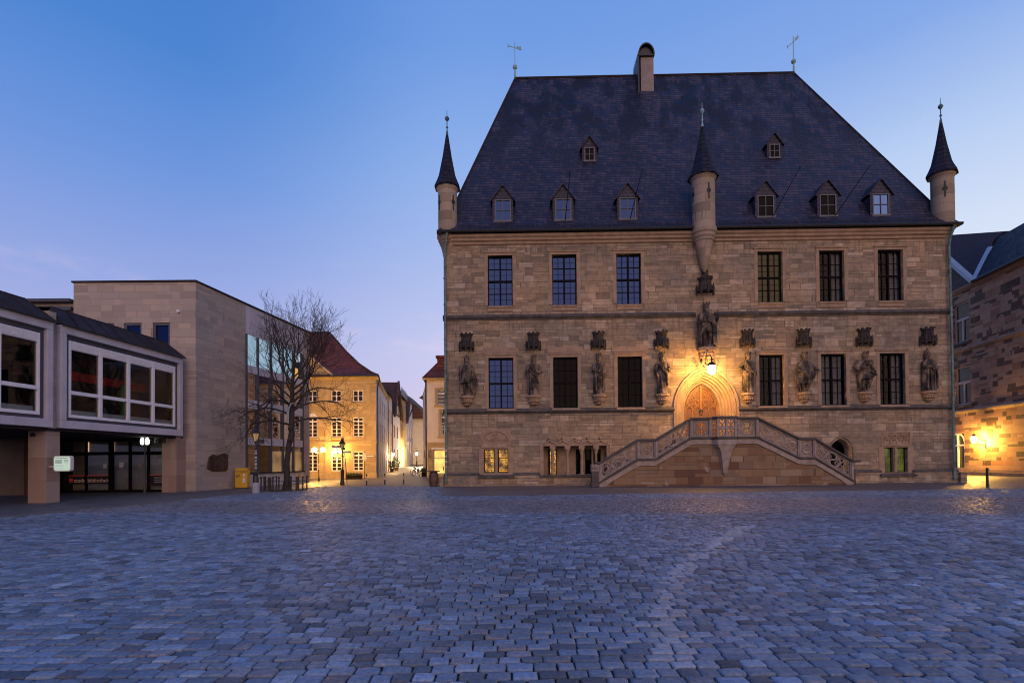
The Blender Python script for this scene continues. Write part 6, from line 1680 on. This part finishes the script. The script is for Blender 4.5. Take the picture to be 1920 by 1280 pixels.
angR = math.atan2(13.4, -2.7)
XR = Matrix.Rotation(angR, 4, 'Z')
m = MB(); wall_grid(m, [], 0.001, 13.7, 0, 10.0, 0, .1); m.xf(XR); m.build('side_wall', MT['plaster_cream'], HR, fix=False)
m = MB(); m.tube([(.9, .12, 9.8), (.9, .12, .1)], .07, 6); m.xf(XR); m.build('downpipe', MT['gutter'], HR)
m = MB(); m.box(-.3, -.25, -.7, -.1, 2.0, 2.75); m.build('hanging_sign', MT['sign_grey'], HR)
H, L_ = strip_house('lane_house', 'shadowy gabled house on the right of the lane past the street lamp', (-10.2, 84), (-11.1, 66.8), 9.2, 'plaster_cream', 'browntile', dict(win=grid_w((2, 6, 10, 14), 1.3, ((6.2, 8.2), (3.4, 5.2), (.7, 2.6))), frame='beam', rh=3.2))
H2, L2 = strip_house('lane_house', 'last visible house on the right of the lane with dark eaves', (-13.5, 118), (-10.6, 84.4), 8.4, 'ochre', 'browntile', dict(win=grid_w((3, 9, 15, 21, 27), 1.6, ((5.2, 7.4), (1.5, 3.8))), frame='beam', rh=3))

# --- sandstone building on the far right
RB = thing('sandstone_wing', 'sandstone church wing with blackened blocks and slate roof at the right edge', 'building', (41.85, 51.5, 0), math.atan2(-21.5, -3.6))
# local x runs towards the camera, y into the building
LR = 21.8
wy = [(1.55, 2.85)]
op = [(1.35, 3.05, 12.15, 15.9), (1.35, 3.05, 6.45, 10.0)]
def RBx(y): return (51.5 - y)
op = [(1.6, 3.75, 12.1, 15.75), (1.6, 3.75, 6.35, 9.9), (.6, 2.75, .6, 3.75), (12.5, 14.6, 12.1, 15.75), (12.5, 14.6, 6.35, 9.9)]
m = MB(); wall_grid(m, op, -14, LR, 0, 17.0, 0, .35); m.quad((LR, 0, 0), (LR, 12, 0), (LR, 12, 17), (LR, 0, 17)); m.build('wall', MT['right_stone'], RB, fix=False)
m = MB()
for z in (11.35, 5.75): m.prism([(.02, z - .2), (-.08, z - .18), (-.2, z), (-.2, z + .08), (.02, z + .25)], 'x', -14, LR)
m.prism([(.02, 16.6), (-.1, 16.65), (-.3, 16.85), (-.34, 17.0), (.02, 17.0)], 'x', 0, LR)
m.build('string_course', MT['th_trim'], RB)
for a, b, c, d in op:
    if c < 5: continue
    f = MB(); f.box(a, a + .16, .14, .28, c, d); f.box(b - .16, b, .14, .28, c, d); f.box(a + .16, b - .16, .14, .28, c, c + .14); f.box(a + .16, b - .16, .14, .28, d - .14, d); zc = c + (d - c) * .58
    f.box(a + .16, b - .16, .13, .28, zc - .11, zc + .11); f.box((a + b) / 2 - .10, (a + b) / 2 + .10, .13, .28, c + .14, zc - .11); o = f.build('window', MT['pink_frame'], RB)
    p = MB(); p.quad((a, .22, c), (b, .22, c), (b, .22, d), (a, .22, d)); p.build('pane', MT['glass_olive'], o, fix=False)
    s = MB(); s.box(a - .25, b + .25, -.18, .13, c - .25, c - .001); s.build('sill', MT['th_dark'], o)
m = MB(); pts = arch_pts(1.675, 1.03, 2.75, 1.0, 8)
m.tube([(.645, .1, .6)] + [(x, .1, z) for x, z in pts] + [(2.705, .1, .6)], .09, 6); m.box(1.60, 1.75, .06, .18, .6, 3.7); m.box(.65, 2.7, .05, .17, 2.6, 2.74); o = m.build('window', MT['white_paint'], RB)
p = MB(); p.quad((.6, .2, .6), (2.75, .2, .6), (2.75, .2, 3.75), (.6, .2, 3.75)); p.build('pane', MT['glass_olive'], o, fix=False)
m = MB(); m.box(-14, 14, -.75, -.001, 0, .28); m.box(-14, 14, -.38, -.001, .281, .52); m.build('plinth_step', MT['th_trim'], RB)
m = MB(); m.quad((4.9, -.42, 16.95), (LR, -.42, 16.95), (LR, 5.2, 22.7), (-.5, 5.2, 22.7)); m.build('roof', MT['slate_plain'], RB, fix=False)
m = MB()      # cross gable with its own roof
m.poly([(4.9, -.01, 17.0), (-9, -.01, 17.0), (-2.2, -.01, 23.6)]); m.build('cross_gable', MT['concrete_dark'] if 'concrete_dark' in MT else MT['th_dark'], RB, fix=False)
m = MB(); m.quad((5.0, -.3, 16.95), (-2.2, -.3, 23.9), (-2.2, 6.9, 23.9), (-1.0, 5.2, 22.7)); m.quad((-2.2, -.3, 23.9), (-9, -.3, 16.9), (-9, 9, 16.9), (-2.2, 9, 23.9)); m.quad((-9, -.4, 16.95), (-14.2, -.4, 16.95), (-14.2, 6, 21), (-9, 6, 21)); m.build('cross_roof', MT['slate_plain'], RB, fix=False)
m = MB(); m.bar((5.1, -.42, 16.95), (-2.2, -.42, 24.0), .5, .30); m.bar((4.95, -.25, 17.15), (.2, 4.0, 21.6), .45, .06); m.build('lead_flashing', MT['copper_flash'], RB)
m = MB(); m.tube([(4.8, -.5, 16.98), (LR, -.5, 16.98)], .12, 8); m.build('gutter', MT['gutter'], RB, smooth=40)
# ------------------------------------------------------------------ street furniture
def lantern_post(name, label, x, y, h, glow, base_stone=False, stickers=True, group='old style lantern posts'):
    t = thing(name, label, 'street lamp', (x, y, 0), 0, group)
    m = MB(); z0 = .0
    if base_stone:
        b = MB(); b.lathe([(.19, 0), (.19, .5), (.16, .56)], 0, 0, 8, a0=pi / 8); b.build('footing', MT['sign_grey'], t, smooth=30); z0 = .56
    m.lathe([(.15, z0), (.15, z0 + .25), (.12, z0 + .32), (.12, .95), (.14, 1.0), (.08, 1.08), (.055, 1.2), (.05, 2.3), (.07, 2.34), (.045, 2.42), (.042, h - .95), (.09, h - .9), (.05, h - .84)], 0, 0, 12)
    m.build('post', MT['black_metal'], t, smooth=35)
    m = MB(); m.lathe([(.09, h - .84), (.17, h - .44)], 0, 0, 6); m.build('lamp_glass', MT[glow], t, fix=True)
    m = MB(); m.lathe([(.25, h - .44), (.24, h - .38), (.11, h - .22), (.10, h - .14), (.13, h - .12), (.06, h - .06), (.02, h)], 0, 0, 6)
    for k in range(6):
        a = k * pi / 3; m.tube([(.093 * cos(a), .093 * sin(a), h - .84), (.175 * cos(a), .175 * sin(a), h - .44)], .012, 4)
    m.build('lamp_roof', MT['black_metal'], t)
    if stickers:
        m = MB()
        for z, hh in ((1.28, .10), (1.45, .14), (1.66, .08), (1.82, .12), (2.05, .10), (2.2, .06)): m.lathe([(.0575, z), (.0575, z + hh)], 0, 0, 12)
        m.build('sticker', MT['poster'], t)
    return t
t = lantern_post('lantern_post', 'unlit black lantern post with stickers beside the yellow post box', -13.55, 28.2, 3.58, 'post_glow', True)
m = MB(); m.box(.07, .42, -.06, .06, 2.62, 2.84); m.tube([(0, 0, 2.55), (.3, 0, 2.55)], .02, 5); m.build('sign_box', MT['black_metal'], t)
t = lantern_post('lantern_post', 'black lantern post carrying signpost arms in front of the ochre house', -11.84, 37.2, 3.30, 'post_glow')
m = MB(); m.box(-.75, -.05, -.02, .02, 2.62, 2.76); m.box(.05, .62, -.02, .02, 2.24, 2.36); m.build('signpost_arm', MT['sign_grey'], t)
m = MB(); m.sphere((.12, -.02, 2.55), .10, 8); m.sphere((.10, .0, 2.75), .08, 8); m.build('floodlight', MT['black_metal'], t)
# twin globe lamp
t = thing('globe_lamp', 'black post with two glowing globe lamps near the library end', 'street lamp', (-16.35, 45.1, 0))
m = MB(); m.lathe([(.09, 0), (.08, .3), (.045, .4), (.04, 2.38)], 0, 0, 8); m.tube([(-.36, 0, 2.42), (-.2, 0, 2.36), (0, 0, 2.38), (.2, 0, 2.36), (.36, 0, 2.42)], .025, 6); m.build('post', MT['black_metal'], t, smooth=40)
for x in (-.35, .35):
    m = MB(); m.sphere((x, 0, 2.66), .19, 14); g = m.build('globe', MT['globe_glow'], t, smooth=60)
    m = MB(); m.lathe([(.07, 2.42), (.09, 2.49)], x, 0, 8); m.build('globe_holder', MT['black_metal'], g)
m = MB()
for z, h in ((1.0, .12), (1.2, .1), (1.38, .14)): m.lathe([(.048, z), (.048, z + h)], 0, 0, 8)
m.build('sticker', MT['poster'], t)
# small globe with a lit menu box
t = thing('menu_lamp', 'small glowing globe lamp above a lit notice case on the ochre house', 'lamp', (-17.35, 52.3, 0))
m = MB(); m.sphere((0, 0, 2.65), .15, 12); m.build('globe', MT['menu_glow'], t, smooth=60)
m = MB(); m.box(-.12, .62, .0, .10, 2.05, 2.42); m.build('notice_case', MT['shop_glow'], t); m = MB(); m.tube([(0, .0, 2.5), (0, .3, 2.5), (0, .68, 2.5)], .025, 5); m.tube([(.2, .05, 2.43), (.2, .66, 2.43)], .02, 4); m.build('bracket', MT['black_metal'], t)
# pale twin lamp at the library entrance
t = thing('entrance_lamp', 'slim dark lamp post with two bright white lamps by the library entrance', 'street lamp', (-19.35, 28.1, 0))
m = MB(); m.lathe([(.08, .03), (.06, .3), (.045, .4), (.04, 2.95)], 0, 0, 8); m.tube([(-.8, 0, 2.86), (.8, 0, 2.86)], .018, 5); m.build('post', MT['black_metal'], t, smooth=40)
for x in (-.13, .13):
    m = MB(); m.lathe([(.03, 2.60), (.09, 2.66), (.10, 2.82), (.06, 2.95), (.02, 2.98)], x, 0, 10); m.build('lamp_glass', MT['white_glow'], t, smooth=50)
# wall lamp on the sandstone wing
RBM = Matrix.Translation((41.85, 51.5, 0)) @ Matrix.Rotation(math.atan2(-21.5, -3.6), 4, 'Z')
t = thing('wall_lantern', 'bright orange wall lantern on an iron arm lighting the sandstone wing', 'lamp'); t.matrix_world = RBM @ Matrix.Translation((5.5, 0, 0))
m = MB(); m.tube([(0, 0, 2.5), (0, -.25, 2.6), (0, -.85, 2.72)], .03, 5); m.tube([(0, 0, 3.05), (0, -.85, 2.72)], .015, 4); m.box(-.08, .08, -.03, 0, 2.3, 3.1); m.build('bracket', MT['black_metal'], t)
m = MB(); m.lathe([(.10, 2.80), (.18, 2.95), (.20, 3.20), (.10, 3.36)], 0, -.9, 10); m.build('lamp_glass', MT['sodium_glow'], t, smooth=40)
m = MB(); m.lathe([(.24, 3.34), (.15, 3.46), (.02, 3.58)], 0, -.9, 8); m.lathe([(.06, 2.72), (.11, 2.80)], 0, -.9, 8); m.build('lamp_roof', MT['black_metal'], t)
# lanterns in the lane
for lab, x, y, z, nrm in (('bright wall lantern on the white side wall of the ochre house', -16.2, 72.6, 2.6, (-.6, 0)),):
    t = thing('street_lantern', lab, 'street lamp', (x, y, z))
    m = MB(); m.lathe([(.08, -.22), (.15, .12)], 0, 0, 6); m.build('lamp_glass', MT['street_glow'], t)
    m = MB(); m.lathe([(.20, .12), (.08, .28), (.02, .36)], 0, 0, 6); m.tube([(0, 0, .3), (nrm[0] * .5, nrm[1], .5), (nrm[0] * 1.2, nrm[1], .1)], .02, 5); m.build('bracket', MT['black_metal'], t)
t = lantern_post('lantern_post', 'brightest lantern on a slim post in the middle of the lane beyond the bicycles', -16.8, 94, 2.95, 'street_glow_far', False, False); t.location.z = .68
t = thing('lit_doorway', 'glaring lit shop doorway in the lane beside potted shrubs', 'doorway', (-17.55, 77.2, .38), math.atan2(8, -1.05))
m = MB(); m.quad((-.2, -.04, .2), (1.7, -.04, .2), (1.7, -.04, 2.6), (-.2, -.04, 2.6)); m.build('lit_pane', MT['shop_bright'], t, fix=False)
m = MB(); wframe(m, -.3, 1.8, .1, 2.7, -.10, (1, 1), .08); m.build('frame', MT['beam'], t)

# post box
t = thing('post_box', 'yellow post box with black horn emblem against the library wall', 'post box', (-16.75, 33.15, .03), radians(6))
m = MB(); m.prism(rrect(-.36, .36, .04, 1.26, .05), 'y', -.22, .22); m.build('body', MT['yellow_paint'], t, bev=.02)
m = MB(); m.box(-.33, .33, -.19, .19, 0, .04); m.box(-.36, .36, -.235, -.221, 1.03, 1.06); m.box(-.05, .30, -.232, -.222, .96, .99); m.build('slot', MT['black_ink'], t)
m = MB(); m.tube([(-.19 + .075 * cos(a), -.228, .76 + .05 * sin(a)) for a in [pi * .5 + 2 * pi * k / 12 * .82 for k in range(13)]], .013, 5); m.tube([(-.31, -.228, .83), (-.22, -.228, .80), (-.10, -.228, .81)], [.014, .018, .04], 6); m.tube([(-.30, -.228, .66), (-.25, -.228, .70), (-.19, -.228, .71)], .012, 5); m.build('horn_emblem', MT['black_ink'], t, smooth=50)
m = MB(); m.box(.10, .22, -.230, -.222, .74, .92); m.box(.08, .24, -.230, -.222, .36, .64); m.build('label', MT['white_card'], t)

# railing round the tree pit
t = thing('tree_railing', 'low dark railing of iron posts around the bare tree', 'railing', (-12.95, 30.3, 0))
pp = [(-1.05, -.55), (-.85, -.62), (-.30, -.75), (.05, -.8), (.62, -.55), (1.1, -.1), (1.0, .75), (-.75, .7), (-1.1, .1)]
for x, y in pp:
    m = MB(); m.lathe([(.04, .0), (.04, .72), (.065, .74), (.065, .78), (.03, .83)], x, y, 8); m.build('post', MT['black_metal'], t, smooth=40)
for x, y in ((-.52, -.68), (.88, -.32)):
    m = MB(); m.box(x - .09, x + .09, y - .05, y + .05, 0, .80); m.build('wide_post', MT['black_metal'], t, bev=.01)
m = MB()
q = pp + [pp[0]]
for a, b in zip(q[:-1], q[1:]): m.tube([(a[0], a[1], .55), (b[0], b[1], .55)], .014, 5)
m.build('rail', MT['black_metal'], t)
m = MB(); m.prism([(x * 1.05, y * 1.05) for x, y in pp], 'z', .0, .045); PIT = m.build('tree_pit', MT['soil'], None, loc=(-12.95, 30.3, 0)); tag(PIT, kind='structure')

# bollards
def bollard(x, y, label, mat='black_metal', band=True):
    t = thing('bollard', label, 'bollard', (x, y, 0), 0, 'slim street bollards')
    m = MB(); m.lathe([(.055, -.01), (.05, .1), (.042, .68), (.055, .70), (.055, .75), (.02, .79)], 0, 0, 10); m.build('post', MT[mat], t, smooth=40)
    if band:
        m = MB(); m.lathe([(.0475, .36), (.0465, .46)], 0, 0, 10); m.lathe([(.0455, .54), (.0445, .60)], 0, 0, 10); m.build('reflective_band', MT['white_card'], t, smooth=40)
        m = MB(); m.lathe([(.0465, .462), (.0455, .538)], 0, 0, 10); m.build('red_band', MT['reflect_red'], t, smooth=40)
    return t
bollard(-9.85, 36.1, 'banded bollard standing before the ochre house window'); bollard(-8.93, 37.4, 'banded bollard at the corner of the white side wall'); bollard(-7.75, 38.1, 'banded bollard in the middle of the lane mouth')
t = bollard(24.7, 27.75, 'black knobbed bollard lit orange before the sandstone wing', band=False); t.scale = (1.25, 1.25, 1.28)
# barrel table
t = thing('barrel_table', 'dark oak barrel used as a table at the town hall corner', 'barrel', (-4.98, 33.75, 0))
m = MB(); m.lathe([(.24, 0), (.27, .12), (.32, .32), (.335, .48), (.32, .64), (.27, .84), (.24, .95)], 0, 0, 18); m.build('staves', MT['barrel'], t, smooth=40)
m = MB()
for z, r in ((.06, .262), (.26, .315), (.70, .315), (.88, .268)): m.lathe([(r - .004, z - .03), (r + .004, z - .03), (r + .004, z + .03), (r - .004, z + .03)], 0, 0, 18)
m.build('hoop', MT['iron_bars'], t, smooth=40); m = MB(); m.lathe([(.40, .955), (.42, .97), (.42, .99), (.40, 1.0)], 0, 0, 20); m.build('table_top', MT['beam'], t, smooth=40)
# planters, potted shrubs
def leafy(m, c, r, n, s=.06, sz=1.0):
    for k in range(n):
        d = RNG.normal(0, 1, 3); d /= np.linalg.norm(d); p = np.array(c) + d * r * RNG.uniform(.5, 1) * np.array([1, 1, sz])
        a = RNG.normal(0, 1, 3); a /= np.linalg.norm(a); b = np.cross(a, d); b /= (np.linalg.norm(b) + 1e-6)
        m.add([tuple(p - a * s), tuple(p + b * s * .5), tuple(p + a * s), tuple(p - b * s * .5)], [(0, 1, 2, 3)])
def planter(x, y, w, label, h=.45, lush=.2, z=0.0, rz=0):
    t = thing('planter', label, 'planter', (x, y, z), rz, 'planters by the house walls')
    m = MB(); m.box(-w / 2, w / 2, -.22, .22, 0, h); m.box(-w / 2 - .03, w / 2 + .03, -.25, .25, h - .06, h + .001); m.build('trough', MT['dark_frame'], t)
    m = MB(); k = max(3, int(w / .25))
    for i in range(k): leafy(m, (-w / 2 + (i + .5) * w / k, 0, h + lush * .6), lush + .05, 90)
    m.build('foliage', MT['leaf'], t, fix=False)
planter(-14.85, 50.1, 1.45, 'low planter box under the ochre house ground floor window', .38, .12)
planter(-9.55, 57.6, 1.6, 'dark planter with shrubs at the cream house wall', .45, .28, .02, 1.75)
for x, y, s, lab in ((-16.0, 71.0, .55, 'dark potted shrub beside the lane wall lantern'), (-16.3, 75.0, .8, 'larger potted shrub before the lit doorway')):
    t = thing('potted_shrub', lab, 'plant', (x, y, street_z(y)), 0, 'potted shrubs in the lane')
    m = MB(); m.lathe([(.2, 0), (.3, .4), (.33, .45)], 0, 0, 12); m.build('pot', MT['beam'], t, smooth=40); m = MB(); leafy(m, (0, 0, .75 + s * .4), s, 420, .09, 1.2); m.build('foliage', MT['leaf'], t, fix=False)
t = thing('terrace_plants', 'green shrubs growing on the roof terrace above the lane', 'plant', (-19.6, 93, 13.0)); m = MB()
for k in range(6): leafy(m, (-.1 * k, 1.4 * k - 2, .6), .8, 140, .12)
m.build('foliage', MT['leaf'], t, fix=False)
# bicycles in the lane
def bicycle(x, y, rz, label):
    t = thing('bicycle', label, 'bicycle', (x, y, street_z(y)), rz, 'bicycles parked in the lane')
    for px_ in (-.52, .52):
        m = MB(); m.tube([(px_ + .33 * cos(a), 0, .34 + .33 * sin(a)) for a in [2 * pi * k / 20 for k in range(21)]], .02, 6)
        for k in range(8): m.tube([(px_, 0, .34), (px_ + .32 * cos(k * pi / 4), 0, .34 + .32 * sin(k * pi / 4))], .004, 3)
        m.build('wheel', MT['rubber'], t, smooth=60)
    m = MB()
    for a, b in (((-.52, .34), (-.15, .80)), ((-.15, .80), (-.05, .32)), ((-.05, .32), (-.52, .34)), ((-.05, .32), (.36, .78)), ((-.15, .78), (.36, .80)), ((.34, .92), (.52, .34))): m.tube([(a[0], 0, a[1]), (b[0], 0, b[1])], .018, 6)
    m.build('bike_frame', MT['bike_paint'], t); m = MB(); m.tube([(.30, -.26, .98), (.38, 0, .96), (.30, .26, .98)], .015, 5); m.build('handlebar', MT['black_metal'], t); m = MB(); m.tube([(-.30, 0, .88), (-.08, 0, .87)], [.08, .035], 6); m.build('saddle', MT['black_metal'], t)
bicycle(-10.5, 58.6, 1.2, 'bicycle leaning by the lane, nearest to the planter'); bicycle(-10.9, 60.2, 1.0, 'bicycle parked under the bright street lantern')
# thin sign posts
t = thing('sign_post', 'thin leaning post without sign beside the signpost lantern', 'post', (-11.75, 38.0, 0)); m = MB(); m.tube([(0, 0, 0), (-.18, 0, 2.3)], .028, 6); m.build('post', MT['iron_bars'], t)
t = thing('traffic_sign', 'small grey traffic sign on a pole before the ochre house', 'sign', (-14.0, 50.6, 0)); m = MB(); m.tube([(0, 0, 0), (0, 0, 2.6)], .03, 6); m.build('pole', MT['iron_bars'], t); m = MB(); m.prism([(.22 * cos(k * pi / 8), 2.1 + .40 * sin(k * pi / 8)) for k in range(16)], 'y', -.05, -.03); m.build('sign_plate', MT['sign_grey'], t)
# manhole covers
def manhole(x, y, label, sq=False):
    t = thing('manhole_cover', label, 'manhole cover', (x, y, 0), 0, 'iron covers in the paving'); m = MB()
    if sq: m.box(-.38, .38, -.3, .3, -.02, .004)
    else: m.lathe([(.42, -.02), (.42, .006), (.38, .008)], 0, 0, 24)
    m.build('lid', MT['cover'], t)
manhole(4.9, 22.6, 'round iron cover between the stairs and the cobbled square')
manhole(.85, 11.55, 'square iron cover set in the cobbles before the town hall', True)
# ------------------------------------------------------------------ bare lime tree
TR = thing('bare_tree', 'leafless lime tree with spreading twigs inside the low railing', 'tree', (-12.96, 30.63, 0))
rt = random.Random(5)
segs = []                      # (pts, radii)
def grow(p, d, length, r, level, up, droop=0.0):
    n = max(3, int(length / (.22 if level < 3 else .14)))
    pts = [Vector(p)]; rad = [r]; d = Vector(d).normalized()
    kids = []
    for i in range(n):
        k = (i + 1) / n
        j = .13 if level < 2 else .20
        d = (d + Vector((rt.gauss(0, j), rt.gauss(0, j), rt.gauss(0, j * .8) + up * .06 - droop * k * .16))).normalized()
        pts.append(pts[-1] + d * length / n); rad.append(max(.006, r * (1 - .75 * k)))
        if level < 4 and k > (.22 if level else .3):
            kids.append((pts[-1].copy(), d.copy(), rad[-1], k))
    segs.append((pts, rad, level))
    if level >= 4: return
    prob = {0: .0, 1: .72, 2: .76, 3: .60}[level]
    for (q, dd, rr, k) in kids:
        if rt.random() < prob:
            ax = dd.cross(Vector((rt.gauss(0, 1), rt.gauss(0, 1), rt.gauss(0, 1)))).normalized()
            a = rt.uniform(.45, 1.0)
            nd = Matrix.Rotation(a, 3, ax) @ dd
            nd.z += .22 * up
            L = length * rt.uniform(.38, .64) * (1.15 - .4 * k)
            if level == 3: L = min(L, .9)
            grow(q, nd, max(.34, L), max(.008, rr * .62), level + 1, up, droop * .5)
# trunk
tp = [(0, 0, 0), (.03, 0, .6), (.02, .02, 1.6), (.14, .02, 2.6), (.30, .03, 3.3), (.30, 0, 4.0), (.30, .05, 4.9), (.34, 0, 6.0), (.44, .05, 7.2), (.50, .05, 8.4)]
tr_ = [.25, .175, .15, .145, .165, .13, .13, .10, .065, .035]
segs.append(([Vector(p) for p in tp], tr_, 0))
limbs = [  # base height, azimuth, elevation, length, droop, up
    (3.7, 180, 28, 3.7, 1.2, .2), (3.9, 5, 18, 3.6, .6, .4), (4.3, 200, 25, 3.4, 1.1, .3), (4.5, 15, 32, 3.9, 1.1, .4), (4.9, 172, 30, 4.6, 1.5, .3), (5.0, -20, 35, 3.6, .8, .5),
    (4.4, 100, 30, 2.8, .6, .5), (4.8, -85, 28, 2.8, .6, .5), (5.3, 190, 40, 4.2, .1, 1.0), (5.4, 15, 38, 4.4, .1, 1.0), (5.6, 165, 48, 4.2, 0, 1.2), (5.7, -12, 46, 4.3, 0, 1.2), (5.9, 80, 46, 3.2, .1, 1.1), (6.0, 265, 46, 3.2, .1, 1.1),
    (6.2, 185, 52, 4.0, 0, 1.3), (6.4, 10, 52, 4.0, 0, 1.3), (6.7, 150, 56, 3.4, 0, 1.2), (6.9, -35, 56, 3.4, 0, 1.2), (7.2, 195, 60, 3.0, 0, 1.2), (7.5, 20, 60, 3.0, 0, 1.2), (8.0, 120, 74, 2.2, 0, 1.2), (8.3, -60, 74, 2.2, 0, 1.2)]
for h, az, el_, L, dr, up in limbs:
    x = float(np.interp(h, [p[2] for p in tp], [p[0] for p in tp])); r0 = float(np.interp(h, [p[2] for p in tp], tr_)) * .52
    a, e = radians(az), radians(el_)
    grow((x, 0, h), (cos(a) * cos(e), sin(a) * cos(e) * .9, sin(e)), L * .93, r0, 1, up, dr)
m = MB(); m2 = MB(); m3 = MB()
for pts, rad, lv in segs:
    if lv == 0: m.tube(pts, rad, 10)
    elif lv <= 2: m2.tube(pts, rad, 6 if lv == 1 else 5, cap=False)
    else: m3.tube(pts, rad, 3, cap=False)
for z in (2.9, 3.55, 4.9): m.sphere((.28, -.05, z), .18, 8)
m.build('trunk', MT['bark'], TR, smooth=50, fix=False); m2.build('branches', MT['bark'], TR, smooth=60, fix=False); m3.build('twigs', MT['bark'], TR, fix=False)
m = MB(); m.tube([(.12, -.22, 3.9), (.18, -.25, 4.5), (.36, -.22, 4.95), (.50, -.15, 5.0)], [.04, .05, .04, .03], 6); m.tube([(.2, -.24, 4.0), (.22, -.24, 4.7)], .05, 6); m.build('cloth_strip', MT['sign_grey'], TR, smooth=50)
print('tree tubes', len(segs))
